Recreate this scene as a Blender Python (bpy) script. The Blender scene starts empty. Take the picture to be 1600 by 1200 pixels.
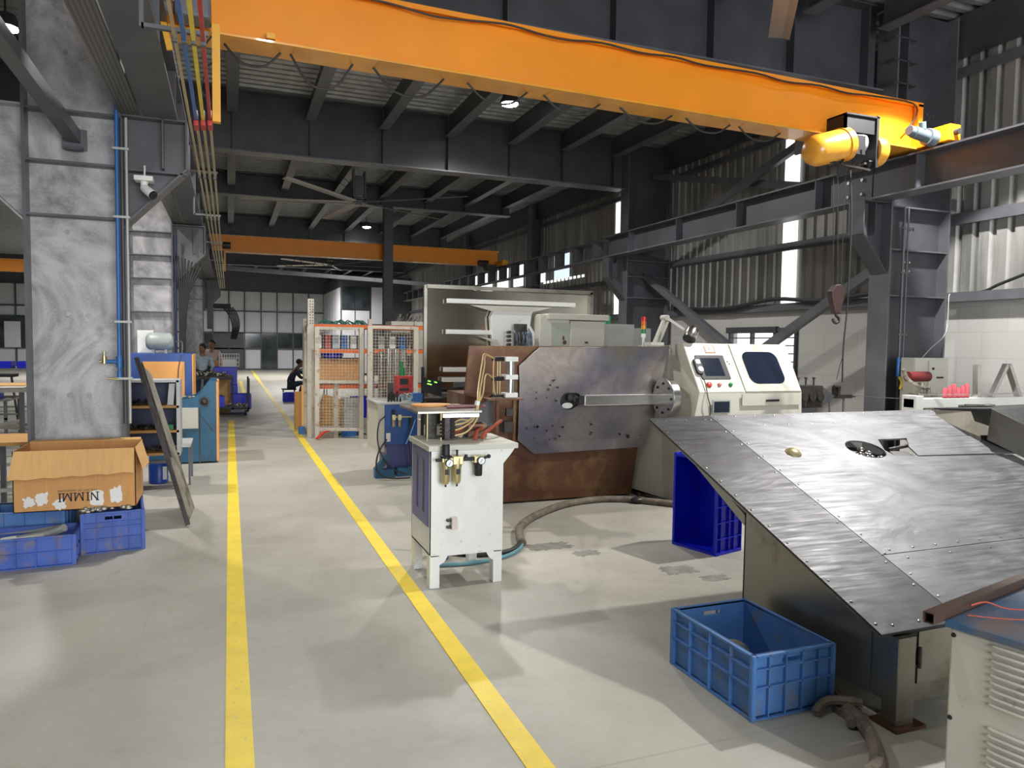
import bpy, bmesh, math, random
from mathutils import Vector, Matrix
from mathutils.geometry import tessellate_polygon
random.seed(7)
S = bpy.context.scene
C = S.collection
PI = math.pi

# ------------------------------------------------------------------ camera
cam_d = bpy.data.cameras.new('camera'); cam = bpy.data.objects.new('camera', cam_d); C.objects.link(cam)
YAW, PITCH, ROLL = math.radians(21.035), math.radians(-3.1765), math.radians(0.8)
fw = Vector((math.sin(YAW)*math.cos(PITCH), math.cos(YAW)*math.cos(PITCH), math.sin(PITCH)))
r0 = Vector((math.cos(YAW), -math.sin(YAW), 0)); u0 = r0.cross(fw)
rr = r0*math.cos(ROLL) + u0*math.sin(ROLL); uu = u0*math.cos(ROLL) - r0*math.sin(ROLL)
m3 = Matrix((rr, uu, -fw)).transposed()
cam.matrix_world = Matrix.Translation((0, 0, 1.6)) @ m3.to_4x4()
cam_d.sensor_fit = 'HORIZONTAL'; cam_d.sensor_width = 36.0; cam_d.lens = 36.0*1150/1600
cam_d.clip_start = 0.05; cam_d.clip_end = 200
S.camera = cam

# ------------------------------------------------------------------ world and exposure
w = bpy.data.worlds.new('world'); S.world = w; w.use_nodes = True
w.node_tree.nodes['Background'].inputs[0].default_value = (0.85, 0.92, 1.0, 1)
w.node_tree.nodes['Background'].inputs[1].default_value = 0.9
S.view_settings.view_transform = 'Standard'; S.view_settings.look = 'None'
S.view_settings.exposure = 0.45; S.view_settings.gamma = 1.0
try: S.view_settings.use_curve_mapping = False
except Exception: pass
S.cycles.use_denoising = True
S.cycles.max_bounces = 7; S.cycles.sample_clamp_indirect = 4.0

# ------------------------------------------------------------------ mesh builder
class MB:
    def __init__(s): s.v = []; s.f = []; s.mi = []; s.cm = 0; s.M = None; s.calls = []
    def add(s, vs, fs):
        n = len(s.v); nf = len(s.f)
        for p in vs:
            p = Vector(p)
            if s.M is not None: p = s.M @ p
            s.v.append(p)
        for f in fs: s.f.append([n+i for i in f]); s.mi.append(s.cm)
        s.calls.append((n, len(s.v), nf, len(s.f)))
        return s
    def parts(s, name, mat, parent, bevel=0, smooth=False):
        """one child object for every shape added"""
        out = []
        for k, (v0, v1, f0, f1) in enumerate(s.calls):
            q = MB(); q.v = s.v[v0:v1]; q.f = [[i-v0 for i in f] for f in s.f[f0:f1]]; q.mi = s.mi[f0:f1]
            out.append(q.build(name, mat, parent, bevel, smooth))
        return out
    def box(s, x0, x1, y0, y1, z0, z1):
        if x0 > x1: x0, x1 = x1, x0
        if y0 > y1: y0, y1 = y1, y0
        if z0 > z1: z0, z1 = z1, z0
        return s.add([(x0,y0,z0),(x1,y0,z0),(x1,y1,z0),(x0,y1,z0),(x0,y0,z1),(x1,y0,z1),(x1,y1,z1),(x0,y1,z1)],
              [(0,3,2,1),(4,5,6,7),(0,1,5,4),(1,2,6,5),(2,3,7,6),(3,0,4,7)])
    def cyl(s, p0, p1, r, r1=None, n=12):
        p0 = Vector(p0); p1 = Vector(p1); r1 = r if r1 is None else r1
        d = (p1-p0).normalized(); a = d.orthogonal().normalized(); b = d.cross(a)
        vs = []
        for p, q in ((p0, r), (p1, r1)):
            for i in range(n):
                t = 2*PI*i/n; vs.append(p + (a*math.cos(t)+b*math.sin(t))*q)
        fs = [(i, (i+1) % n, n+(i+1) % n, n+i) for i in range(n)]
        fs += [tuple(reversed(range(n))), tuple(range(n, 2*n))]
        return s.add(vs, fs)
    def bar(s, p0, p1, w, h, up=(0, 0, 1)):
        p0 = Vector(p0); p1 = Vector(p1); d = (p1-p0).normalized()
        a = d.cross(Vector(up))
        if a.length < 1e-4: a = d.orthogonal()
        a.normalize(); b = a.cross(d)
        vs = []
        for p in (p0, p1):
            for sx, sz in ((-1,-1),(1,-1),(1,1),(-1,1)): vs.append(p + a*sx*w/2 + b*sz*h/2)
        return s.add(vs, [(0,1,2,3),(7,6,5,4),(0,4,5,1),(1,5,6,2),(2,6,7,3),(3,7,4,0)])
    def tube(s, pts, r, n=8, sm=4):
        P = [Vector(p) for p in pts]
        if sm > 1 and len(P) > 2:
            Q = []
            for i in range(len(P)-1):
                a = P[max(i-1, 0)]; b = P[i]; c = P[i+1]; d = P[min(i+2, len(P)-1)]
                for k in range(sm):
                    t = k/sm
                    Q.append(0.5*((2*b)+(c-a)*t+(2*a-5*b+4*c-d)*t*t+(3*b-a-3*c+d)*t**3))
            Q.append(P[-1]); P = Q
        vs = []; fs = []; prev = None
        for i, p in enumerate(P):
            d = (P[min(i+1, len(P)-1)] - P[max(i-1, 0)])
            d = d.normalized() if d.length > 1e-9 else Vector((0, 0, 1))
            a = d.orthogonal() if prev is None else (prev - d*prev.dot(d))
            a.normalize(); prev = a; b = d.cross(a)
            for k in range(n):
                t = 2*PI*k/n; vs.append(p + (a*math.cos(t)+b*math.sin(t))*r)
        for i in range(len(P)-1):
            for k in range(n): fs.append((i*n+k, i*n+(k+1) % n, (i+1)*n+(k+1) % n, (i+1)*n+k))
        fs += [tuple(reversed(range(n))), tuple(range((len(P)-1)*n, len(P)*n))]
        return s.add(vs, fs)
    def plate(s, outer, O, ex, ey, t, holes=()):
        """2D outline (with holes) in the frame O, ex, ey, given thickness t along ex x ey"""
        O = Vector(O); ex = Vector(ex).normalized(); ey = Vector(ey).normalized(); en = ex.cross(ey)
        loops = [list(outer)] + [list(h) for h in holes]
        flat = [p for l in loops for p in l]; N = len(flat)
        tri = tessellate_polygon([[Vector((p[0], p[1], 0)) for p in l] for l in loops])
        vs = [O+ex*p[0]+ey*p[1] for p in flat] + [O+ex*p[0]+ey*p[1]+en*t for p in flat]
        fs = []
        for a, b, c in tri:
            A, B, D = flat[a], flat[b], flat[c]
            cr = (B[0]-A[0])*(D[1]-A[1])-(B[1]-A[1])*(D[0]-A[0])
            if cr < 0: a, c = c, a
            fs.append((N+a, N+b, N+c)); fs.append((c, b, a))
        k = 0
        for li, l in enumerate(loops):
            ar = sum(l[i][0]*l[(i+1) % len(l)][1]-l[(i+1) % len(l)][0]*l[i][1] for i in range(len(l)))
            ccw = (ar > 0) if li == 0 else (ar < 0)
            for i in range(len(l)):
                a = k+i; b = k+(i+1) % len(l)
                fs.append((a, b, N+b, N+a) if ccw else (b, a, N+a, N+b))
            k += len(l)
        return s.add(vs, fs)
    def lathe(s, prof, c=(0, 0, 0), ax=(0, 0, 1), n=20):
        c = Vector(c); d = Vector(ax).normalized(); a = d.orthogonal().normalized(); b = d.cross(a)
        vs = []; fs = []
        for r, z in prof:
            for i in range(n):
                t = 2*PI*i/n; vs.append(c + d*z + (a*math.cos(t)+b*math.sin(t))*max(r, 1e-4))
        for j in range(len(prof)-1):
            for i in range(n): fs.append((j*n+i, j*n+(i+1) % n, (j+1)*n+(i+1) % n, (j+1)*n+i))
        fs += [tuple(reversed(range(n))), tuple(range((len(prof)-1)*n, len(prof)*n))]
        return s.add(vs, fs)
    def ell(s, c, rx, ry, rz, n=12, m=8):
        c = Vector(c); vs = []; fs = []
        for j in range(m+1):
            ph = PI*j/m
            for i in range(n):
                t = 2*PI*i/n
                vs.append(c+Vector((rx*max(math.sin(ph), 1e-3)*math.cos(t), ry*max(math.sin(ph), 1e-3)*math.sin(t), -rz*math.cos(ph))))
        for j in range(m):
            for i in range(n): fs.append((j*n+i, j*n+(i+1) % n, (j+1)*n+(i+1) % n, (j+1)*n+i))
        return s.add(vs, fs)
    def build(s, name, mat, parent=None, bevel=0, smooth=False, loc=None, mats=None):
        o_ = Vector((0, 0, 0))
        if parent is not None: o_ = Vector(parent.get('_o', (0, 0, 0)))
        elif loc is not None: o_ = Vector(loc)
        me = bpy.data.meshes.new(name)
        me.from_pydata([tuple(p-o_) for p in s.v], [], s.f)
        for m_ in (mats or [mat]): me.materials.append(m_)
        if mats: me.polygons.foreach_set('material_index', s.mi)
        me.update()
        if smooth: me.shade_smooth(); me.set_sharp_from_angle(angle=0.7)
        ob = bpy.data.objects.new(name, me); C.objects.link(ob)
        if parent is not None: ob.parent = parent; ob['_o'] = tuple(o_)
        elif loc is not None: ob.location = loc; ob['_o'] = tuple(o_)
        if bevel:
            b = ob.modifiers.new('bevel', 'BEVEL'); b.width = bevel; b.segments = 2; b.limit_method = 'ANGLE'; b.angle_limit = 0.6
        return ob

def tag(o, label, cat, group=None, kind=None):
    o['label'] = label; o['category'] = cat
    if group: o['group'] = group
    if kind: o['kind'] = kind
    return o
def thing(name, label, cat, loc, group=None):
    o = bpy.data.objects.new(name, None); C.objects.link(o); o.location = loc; o['_o'] = tuple(loc)
    o.empty_display_size = 0.1
    return tag(o, label, cat, group)
def struct(o): o['kind'] = 'structure'; return o
def bx(x0, x1, y0, y1, z0, z1): return MB().box(x0, x1, y0, y1, z0, z1)
def copy_tree(o, parent=None):
    c = o.copy(); C.objects.link(c)
    if parent is not None: c.parent = parent
    for ch in list(o.children): copy_tree(ch, c)
    return c
def dup(o, loc, rz=0, label=None):
    c = copy_tree(o); c.location = loc; c.rotation_euler = (0, 0, rz)
    if label: c['label'] = label
    return c
def rrect(x0, y0, x1, y1, r, n=5):
    pts = []
    for cx, cy, a0 in ((x1-r, y0+r, -PI/2), (x1-r, y1-r, 0), (x0+r, y1-r, PI/2), (x0+r, y0+r, PI)):
        for i in range(n+1):
            t = a0+PI/2*i/n; pts.append((cx+r*math.cos(t), cy+r*math.sin(t)))
    return pts
def circ(cx, cy, r, n=24, ry=None): return [(cx+r*math.cos(2*PI*i/n), cy+(ry or r)*math.sin(2*PI*i/n)) for i in range(n)]

# ------------------------------------------------------------------ materials
def pm(name, col, rough=0.5, metal=0.0, var=0.12, ns=4.0, bump=0.0, bs=60.0, dirt=None, coat=0, stretch=None, rvar=0.0):
    m = bpy.data.materials.new(name); m.use_nodes = True; nt = m.node_tree; N = nt.nodes; L = nt.links
    b = N['Principled BSDF']; b.inputs['Roughness'].default_value = rough; b.inputs['Metallic'].default_value = metal
    if coat: b.inputs['Coat Weight'].default_value = coat
    tc = N.new('ShaderNodeTexCoord'); src = tc.outputs['Object']
    if stretch:
        mp = N.new('ShaderNodeMapping'); mp.inputs['Scale'].default_value = stretch; L.new(src, mp.inputs[0]); src = mp.outputs[0]
    nz = N.new('ShaderNodeTexNoise'); nz.inputs['Scale'].default_value = ns; nz.inputs['Detail'].default_value = 6
    L.new(src, nz.inputs['Vector'])
    cr = N.new('ShaderNodeValToRGB'); L.new(nz.outputs[0], cr.inputs[0])
    cr.color_ramp.elements[0].position = 0.3; cr.color_ramp.elements[1].position = 0.7
    cr.color_ramp.elements[0].color = tuple(max(0, c*(1-var)) for c in col)+(1,)
    cr.color_ramp.elements[1].color = tuple(min(1, c*(1+var)) for c in col)+(1,)
    out = cr.outputs[0]
    if dirt:
        dc, amt, dsc = dirt
        n2 = N.new('ShaderNodeTexNoise'); n2.inputs['Scale'].default_value = dsc; n2.inputs['Detail'].default_value = 9
        n2.inputs['Roughness'].default_value = 0.65
        L.new(src, n2.inputs['Vector'])
        r2 = N.new('ShaderNodeValToRGB'); L.new(n2.outputs[0], r2.inputs[0])
        r2.color_ramp.elements[0].position = 0.62-amt*0.3; r2.color_ramp.elements[1].position = 0.72-amt*0.2
        mx = N.new('ShaderNodeMixRGB'); L.new(r2.outputs[0], mx.inputs[0]); L.new(out, mx.inputs[1])
        mx.inputs[2].default_value = tuple(dc)+(1,); out = mx.outputs[0]
    L.new(out, b.inputs['Base Color'])
    if rvar:
        mr = N.new('ShaderNodeMapRange'); L.new(nz.outputs[0], mr.inputs[0])
        mr.inputs[1].default_value = 0.3; mr.inputs[2].default_value = 0.7
        mr.inputs[3].default_value = max(0.03, rough-rvar); mr.inputs[4].default_value = min(1, rough+rvar)
        L.new(mr.outputs[0], b.inputs['Roughness'])
    if bump:
        n3 = N.new('ShaderNodeTexNoise'); n3.inputs['Scale'].default_value = bs; n3.inputs['Detail'].default_value = 4
        L.new(src, n3.inputs['Vector'])
        bp = N.new('ShaderNodeBump'); bp.inputs['Strength'].default_value = bump; bp.inputs['Distance'].default_value = 0.01
        L.new(n3.outputs[0], bp.inputs['Height']); L.new(bp.outputs[0], b.inputs['Normal'])
    return m
def emis(name, col, st):
    m = bpy.data.materials.new(name); m.use_nodes = True; b = m.node_tree.nodes['Principled BSDF']
    b.inputs['Base Color'].default_value = tuple(col)+(1,); b.inputs['Emission Color'].default_value = tuple(col)+(1,)
    b.inputs['Emission Strength'].default_value = st; return m

STEEL = pm('dark_grey_steel_paint', (0.055, 0.057, 0.067), 0.45, 0.0, 0.2, 3, 0.03, 30)
STEEL_L = pm('grey_steel_paint', (0.10, 0.103, 0.115), 0.4, 0.0, 0.2, 3)
GALV = pm('galvanised_decking', (0.36, 0.38, 0.38), 0.45, 0.5, 0.2, 6)
CLAD = pm('wall_cladding', (0.36, 0.355, 0.34), 0.45, 0.35, 0.2, 3, stretch=(1, 1, 0.15), dirt=((0.2, 0.2, 0.19), 0.4, 2))
ORANGE = pm('crane_orange_paint', (0.85, 0.275, 0.004), 0.5, 0.0, 0.05, 2)
AMBER = pm('hoist_yellow_paint', (0.75, 0.33, 0.03), 0.3, 0.0, 0.15, 4, coat=0.3)
YLINE = pm('yellow_floor_paint', (0.80, 0.60, 0.05), 0.5, 0.0, 0.08, 6, dirt=((0.55, 0.47, 0.22), 0.12, 30))
WHITEW = pm('white_block_wall', (0.62, 0.61, 0.58), 0.75, 0, 0.05, 3)
WPAINT = pm('white_machine_paint', (0.76, 0.77, 0.74), 0.35, 0, 0.03, 3, dirt=((0.5, 0.46, 0.4), 0.0, 22))
CREAM = pm('cream_machine_paint', (0.55, 0.54, 0.47), 0.42, 0, 0.05, 3, dirt=((0.45, 0.41, 0.33), 0.05, 12))
GREYG = pm('grey_green_machine_paint', (0.36, 0.35, 0.29), 0.42, 0, 0.06, 3, dirt=((0.3, 0.26, 0.18), 0.2, 5))
BLACK = pm('black_plastic', (0.012, 0.012, 0.014), 0.55, 0, 0.2)
DARK = pm('dark_greasy_metal', (0.055, 0.05, 0.047), 0.45, 0.6, 0.4, 12, 0.3, 60)
BROWN = pm('brown_rusty_plate', (0.13, 0.058, 0.033), 0.35, 0.45, 0.3, 2.2, dirt=((0.20, 0.12, 0.05), 0.45, 3), rvar=0.1)
BRASS = pm('brass', (0.62, 0.54, 0.30), 0.35, 0.85, 0.1)
CHROME = pm('bright_machined_steel', (0.62, 0.61, 0.60), 0.22, 1.0, 0.1, 6, stretch=(1, 8, 8))
BLUEP = pm('blue_pipe_paint', (0.03, 0.14, 0.42), 0.4, 0, 0.12)
BLUEM = pm('blue_machine_paint', (0.012, 0.085, 0.33), 0.4, 0, 0.1, 3)
TEAL = pm('teal_machine_paint', (0.008, 0.10, 0.20), 0.4, 0, 0.15, 3, dirt=((0.02, 0.05, 0.08), 0.3, 5))
ORANGEP = pm('light_orange_panel', (0.85, 0.40, 0.11), 0.45, 0, 0.05)
CRATEB = pm('worn_blue_crate_plastic', (0.07, 0.19, 0.46), 0.5, 0, 0.2, 5, dirt=((0.14, 0.18, 0.26), 0.25, 9))
CRATEV = pm('violet_blue_crate_plastic', (0.05, 0.11, 0.42), 0.5, 0, 0.2, 5, dirt=((0.16, 0.14, 0.2), 0.3, 9))
CRATEN = pm('new_royal_blue_plastic', (0.004, 0.012, 0.62), 0.35, 0, 0.05)
CARD = pm('cardboard', (0.55, 0.28, 0.10), 0.8, 0, 0.06, 5, stretch=(6, 1, 1))
CARD2 = pm('plain_cardboard', (0.66, 0.39, 0.15), 0.8, 0, 0.06, 5, stretch=(6, 1, 1))
STAIN = pm('dull_stainless_sheet', (0.30, 0.285, 0.245), 0.32, 0.85, 0.15, 2, rvar=0.08, dirt=((0.2, 0.18, 0.14), 0.3, 3))
MIRROR = pm('polished_stainless_sheet', (0.42, 0.39, 0.33), 0.10, 1.0, 0.15, 2, 0.12, 2.5)
RED = pm('red_paint', (0.5, 0.03, 0.02), 0.4)
REDC = pm('red_rubber_cable', (0.42, 0.08, 0.05), 0.5)
GREYCAB = pm('grey_light_metal', (0.42, 0.43, 0.42), 0.4, 0.2, 0.08)
CONC_P = pm('dusty_corrugated_hose', (0.16, 0.13, 0.10), 0.75, 0, 0.4, 14, 0.6, 60)
WOOD = pm('brown_board', (0.42, 0.22, 0.06), 0.7, 0, 0.08, 3, stretch=(1, 1, 5))
HOSEY = pm('yellow_hose', (0.62, 0.45, 0.20), 0.4)
RUBBER = pm('black_rubber', (0.02, 0.02, 0.02), 0.6)
PANELW = pm('white_partition_panel', (0.50, 0.51, 0.55), 0.5, 0, 0.04)
GLASSD = pm('dark_glass', (0.03, 0.04, 0.045), 0.08, 0.0, 0.5, 2)
SCREEN = pm('dark_blue_glass', (0.012, 0.018, 0.035), 0.12, 0)
DAY = emis('daylight_pane', (1.0, 1.0, 0.98), 1.1)
DAYB = emis('cool_daylight_pane', (0.62, 0.74, 0.85), 0.9)
LED = emis('led_lens', (0.95, 0.98, 1.0), 40)
SCRAP = pm('metal_scrap', (0.35, 0.33, 0.28), 0.4, 0.7, 0.5, 30)
SKIN = pm('skin', (0.24, 0.12, 0.07), 0.5); HAIR = pm('black_hair', (0.01, 0.01, 0.01), 0.6)
NAVY = pm('navy_work_cloth', (0.03, 0.045, 0.075), 0.85, 0, 0.15, 8)
PALE = pm('pale_blue_shirt_cloth', (0.42, 0.5, 0.55), 0.85, 0, 0.2, 30); PINK = pm('pink_shirt_cloth', (0.6, 0.42, 0.4), 0.85)
PURPLE = pm('purple_blue_painted_vent_panel', (0.07, 0.075, 0.26), 0.35, 0.1, 0.2, 3)
GREENP = pm('green_paint', (0.01, 0.22, 0.06), 0.4)
CLOTHR = pm('pink_red_cloth', (0.45, 0.08, 0.10), 0.9)
FANP = pm('pale_fan_blade', (0.36, 0.33, 0.30), 0.4, 0.3, 0.05)

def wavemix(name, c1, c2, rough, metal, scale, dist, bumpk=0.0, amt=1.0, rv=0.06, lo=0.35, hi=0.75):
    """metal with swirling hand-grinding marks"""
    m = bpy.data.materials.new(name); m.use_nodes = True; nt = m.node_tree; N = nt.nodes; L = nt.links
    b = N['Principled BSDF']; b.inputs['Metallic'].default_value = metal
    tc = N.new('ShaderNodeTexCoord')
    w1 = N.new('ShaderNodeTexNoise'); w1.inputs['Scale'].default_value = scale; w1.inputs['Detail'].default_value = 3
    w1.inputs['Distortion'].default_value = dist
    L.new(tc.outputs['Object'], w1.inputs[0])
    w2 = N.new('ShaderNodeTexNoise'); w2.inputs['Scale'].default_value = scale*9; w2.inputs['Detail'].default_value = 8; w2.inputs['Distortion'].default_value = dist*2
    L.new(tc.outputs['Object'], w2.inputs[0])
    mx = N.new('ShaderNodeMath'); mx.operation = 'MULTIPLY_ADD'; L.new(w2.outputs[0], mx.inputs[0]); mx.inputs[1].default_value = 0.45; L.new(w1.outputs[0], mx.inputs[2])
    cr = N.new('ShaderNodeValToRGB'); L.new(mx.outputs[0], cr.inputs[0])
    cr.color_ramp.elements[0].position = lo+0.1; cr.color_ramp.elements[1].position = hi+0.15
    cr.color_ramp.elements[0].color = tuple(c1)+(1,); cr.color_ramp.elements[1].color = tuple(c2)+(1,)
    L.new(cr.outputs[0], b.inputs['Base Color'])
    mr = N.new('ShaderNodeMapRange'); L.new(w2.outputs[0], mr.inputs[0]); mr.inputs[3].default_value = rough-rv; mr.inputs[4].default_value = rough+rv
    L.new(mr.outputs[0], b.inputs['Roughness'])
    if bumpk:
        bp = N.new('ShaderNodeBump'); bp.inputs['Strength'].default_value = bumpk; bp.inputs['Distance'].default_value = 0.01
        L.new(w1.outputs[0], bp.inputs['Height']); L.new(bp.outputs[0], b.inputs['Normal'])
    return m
SWIRL = wavemix('rubbed_lamplit_grey_column_steel', (0.20, 0.195, 0.205), (0.50, 0.49, 0.495), 0.42, 0.2, 0.9, 7)  # rub marks over ordinary grey paint, base lightened to carry strong lamplight
def alu_mat(name, k):
    m = bpy.data.materials.new(name); m.use_nodes = True; N = m.node_tree.nodes; L = m.node_tree.links
    b = N['Principled BSDF']; b.inputs['Metallic'].default_value = 0.65
    tc = N.new('ShaderNodeTexCoord')
    def nz(sc, det, dist, st=(1, 1, 1), rot=0):
        mp = N.new('ShaderNodeMapping'); mp.inputs['Scale'].default_value = st; mp.inputs['Rotation'].default_value = (0, 0, rot); L.new(tc.outputs['Object'], mp.inputs[0])
        n = N.new('ShaderNodeTexNoise'); n.inputs['Scale'].default_value = sc; n.inputs['Detail'].default_value = det; n.inputs['Distortion'].default_value = dist; L.new(mp.outputs[0], n.inputs[0]); return n.outputs[0]
    def ramp(s, p0, p1, c0, c1):
        r = N.new('ShaderNodeValToRGB'); L.new(s, r.inputs[0]); r.color_ramp.elements[0].position = p0; r.color_ramp.elements[1].position = p1
        r.color_ramp.elements[0].color = tuple(c0)+(1,); r.color_ramp.elements[1].color = tuple(c1)+(1,); return r.outputs[0]
    big = nz(1.6, 6, 1.8, (1, 1.6, 1)); fine = nz(9, 9, 0.4, (0.5, 6, 1), 0.25); scr = nz(26, 3, 0.2, (0.25, 7, 1), 0.9)
    c = ramp(big, 0.35, 0.7, (0.30*k, 0.305*k, 0.33*k), (0.50*k, 0.51*k, 0.54*k))
    mx = N.new('ShaderNodeMixRGB'); mx.blend_type = 'OVERLAY'; mx.inputs[0].default_value = 0.5; L.new(c, mx.inputs[1]); L.new(fine, mx.inputs[2])
    m2 = N.new('ShaderNodeMixRGB'); m2.blend_type = 'MIX'; L.new(ramp(scr, 0.68, 0.72, (0, 0, 0), (0.7, 0.7, 0.7)), m2.inputs[0]); L.new(mx.outputs[0], m2.inputs[1]); m2.inputs[2].default_value = (0.8*k, 0.8*k, 0.82*k, 1)
    L.new(m2.outputs[0], b.inputs['Base Color'])
    mr = N.new('ShaderNodeMapRange'); L.new(fine, mr.inputs[0]); mr.inputs[1].default_value = 0.3; mr.inputs[2].default_value = 0.7; mr.inputs[3].default_value = 0.40; mr.inputs[4].default_value = 0.60; L.new(mr.outputs[0], b.inputs['Roughness'])
    bp = N.new('ShaderNodeBump'); bp.inputs['Strength'].default_value = 0.3; bp.inputs['Distance'].default_value = 0.015; L.new(nz(2.2, 3, 1.5, (1, 1.8, 1)), bp.inputs['Height']); L.new(bp.outputs[0], b.inputs['Normal'])
    return m
ALU = alu_mat('scratched_aluminium_sheet', 0.42)
ALUD = alu_mat('dull_aluminium_sheet', 0.16)
def plate_mat():
    m = bpy.data.materials.new('bare_burnished_steel_plate'); m.use_nodes = True; N = m.node_tree.nodes; L = m.node_tree.links
    b = N['Principled BSDF']; b.inputs['Metallic'].default_value = 0.8
    tc = N.new('ShaderNodeTexCoord'); n1 = N.new('ShaderNodeTexNoise'); n1.inputs['Scale'].default_value = 0.9; n1.inputs['Detail'].default_value = 2; n1.inputs['Distortion'].default_value = 0.6
    mp = N.new('ShaderNodeMapping'); mp.inputs['Location'].default_value = (0.3, 0, 0.2); L.new(tc.outputs['Object'], mp.inputs[0]); L.new(mp.outputs[0], n1.inputs[0])
    cr = N.new('ShaderNodeValToRGB'); L.new(n1.outputs[0], cr.inputs[0]); e = cr.color_ramp.elements
    e[0].position = 0.32; e[0].color = (0.20, 0.185, 0.155, 1); e[1].position = 0.68; e[1].color = (0.42, 0.345, 0.29, 1)
    k = e.new(0.45); k.color = (0.175, 0.165, 0.20, 1); k = e.new(0.56); k.color = (0.30, 0.27, 0.26, 1)
    n2 = N.new('ShaderNodeTexNoise'); n2.inputs['Scale'].default_value = 7; n2.inputs['Detail'].default_value = 8; n2.inputs['Distortion'].default_value = 2; L.new(tc.outputs['Object'], n2.inputs[0])
    mx = N.new('ShaderNodeMixRGB'); mx.blend_type = 'OVERLAY'; mx.inputs[0].default_value = 0.22; L.new(cr.outputs[0], mx.inputs[1]); L.new(n2.outputs[0], mx.inputs[2]); L.new(mx.outputs[0], b.inputs['Base Color'])
    mr = N.new('ShaderNodeMapRange'); L.new(n2.outputs[0], mr.inputs[0]); mr.inputs[3].default_value = 0.24; mr.inputs[4].default_value = 0.42; L.new(mr.outputs[0], b.inputs['Roughness'])
    return m
SPRINGP = plate_mat()

def floor_mat():
    m = bpy.data.materials.new('polished_concrete'); m.use_nodes = True; nt = m.node_tree; N = nt.nodes; L = nt.links
    b = N['Principled BSDF']; tc = N.new('ShaderNodeTexCoord')
    def noise(s, d=6, r=0.6, dist=0):
        n = N.new('ShaderNodeTexNoise'); n.inputs['Scale'].default_value = s; n.inputs['Detail'].default_value = d
        n.inputs['Roughness'].default_value = r; n.inputs['Distortion'].default_value = dist; L.new(tc.outputs['Object'], n.inputs[0]); return n
    def ramp(src, p0, p1, c0, c1):
        r = N.new('ShaderNodeValToRGB'); L.new(src, r.inputs[0]); r.color_ramp.elements[0].position = p0; r.color_ramp.elements[1].position = p1
        r.color_ramp.elements[0].color = c0+(1,); r.color_ramp.elements[1].color = c1+(1,); return r.outputs[0]
    def mix(f, a, c, mode='MIX'):
        x = N.new('ShaderNodeMixRGB'); x.blend_type = mode
        if isinstance(f, float): x.inputs[0].default_value = f
        else: L.new(f, x.inputs[0])
        L.new(a, x.inputs[1])
        if isinstance(c, tuple): x.inputs[2].default_value = c+(1,)
        else: L.new(c, x.inputs[2])
        return x.outputs[0]
    base = ramp(noise(0.9, 8, 0.65, 0.5).outputs[0], 0.3, 0.7, (0.29, 0.275, 0.23), (0.43, 0.415, 0.36))
    c = mix(ramp(noise(14, 8, 0.7).outputs[0], 0.35, 0.7, (0, 0, 0), (0.25, 0.25, 0.25)), base, (0.50, 0.48, 0.44))
    c = mix(ramp(noise(1.7, 9, 0.72, 1.5).outputs[0], 0.63, 0.70, (0, 0, 0), (0.45, 0.45, 0.45)), c, (0.2, 0.185, 0.16))
    c = mix(ramp(noise(5, 10, 0.75, 2.5).outputs[0], 0.60, 0.68, (0, 0, 0), (0.22, 0.22, 0.22)), c, (0.56, 0.54, 0.48))
    c = mix(ramp(noise(60, 2, 0.5).outputs[0], 0.74, 0.78, (0, 0, 0), (0.5, 0.5, 0.5)), c, (0.14, 0.12, 0.1))
    # saw-cut joints every 6 m in Y and a few in X
    sp = N.new('ShaderNodeSeparateXYZ'); L.new(tc.outputs['Object'], sp.inputs[0])
    def joint(o, period, off):
        a = N.new('ShaderNodeMath'); a.operation = 'ADD'; L.new(sp.outputs[o], a.inputs[0]); a.inputs[1].default_value = off
        p = N.new('ShaderNodeMath'); p.operation = 'PINGPONG'; L.new(a.outputs[0], p.inputs[0]); p.inputs[1].default_value = period/2
        q = N.new('ShaderNodeMath'); q.operation = 'LESS_THAN'; L.new(p.outputs[0], q.inputs[0]); q.inputs[1].default_value = 0.006
        return q.outputs[0]
    c = mix(joint(1, 3.0, 0.6), c, (0.34, 0.325, 0.28)); c = mix(joint(0, 3.0, 0.45), c, (0.36, 0.345, 0.3))
    L.new(c, b.inputs['Base Color'])
    r = ramp(noise(2.0).outputs[0], 0.3, 0.7, (0.36, 0.36, 0.36), (0.55, 0.55, 0.55)); L.new(r, b.inputs['Roughness'])
    b.inputs['Specular IOR Level'].default_value = 0.45
    return m
FLOOR = floor_mat()
def block_mat():
    m = bpy.data.materials.new('painted_blockwork'); m.use_nodes = True; nt = m.node_tree; N = nt.nodes; L = nt.links
    b = N['Principled BSDF']; b.inputs['Roughness'].default_value = 0.7
    tc = N.new('ShaderNodeTexCoord'); sp = N.new('ShaderNodeSeparateXYZ'); cb = N.new('ShaderNodeCombineXYZ')
    L.new(tc.outputs['Object'], sp.inputs[0]); L.new(sp.outputs[1], cb.inputs[0]); L.new(sp.outputs[2], cb.inputs[1])
    br = N.new('ShaderNodeTexBrick'); L.new(cb.outputs[0], br.inputs[0]); br.inputs['Scale'].default_value = 1
    br.inputs['Brick Width'].default_value = 0.6; br.inputs['Row Height'].default_value = 0.3; br.inputs['Mortar Size'].default_value = 0.004
    br.inputs['Color1'].default_value = (0.44, 0.43, 0.415, 1); br.inputs['Color2'].default_value = (0.47, 0.46, 0.445, 1); br.inputs['Mortar'].default_value = (0.38, 0.37, 0.355, 1)
    L.new(br.outputs[0], b.inputs['Base Color']); return m
BLOCK = block_mat()

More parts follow.
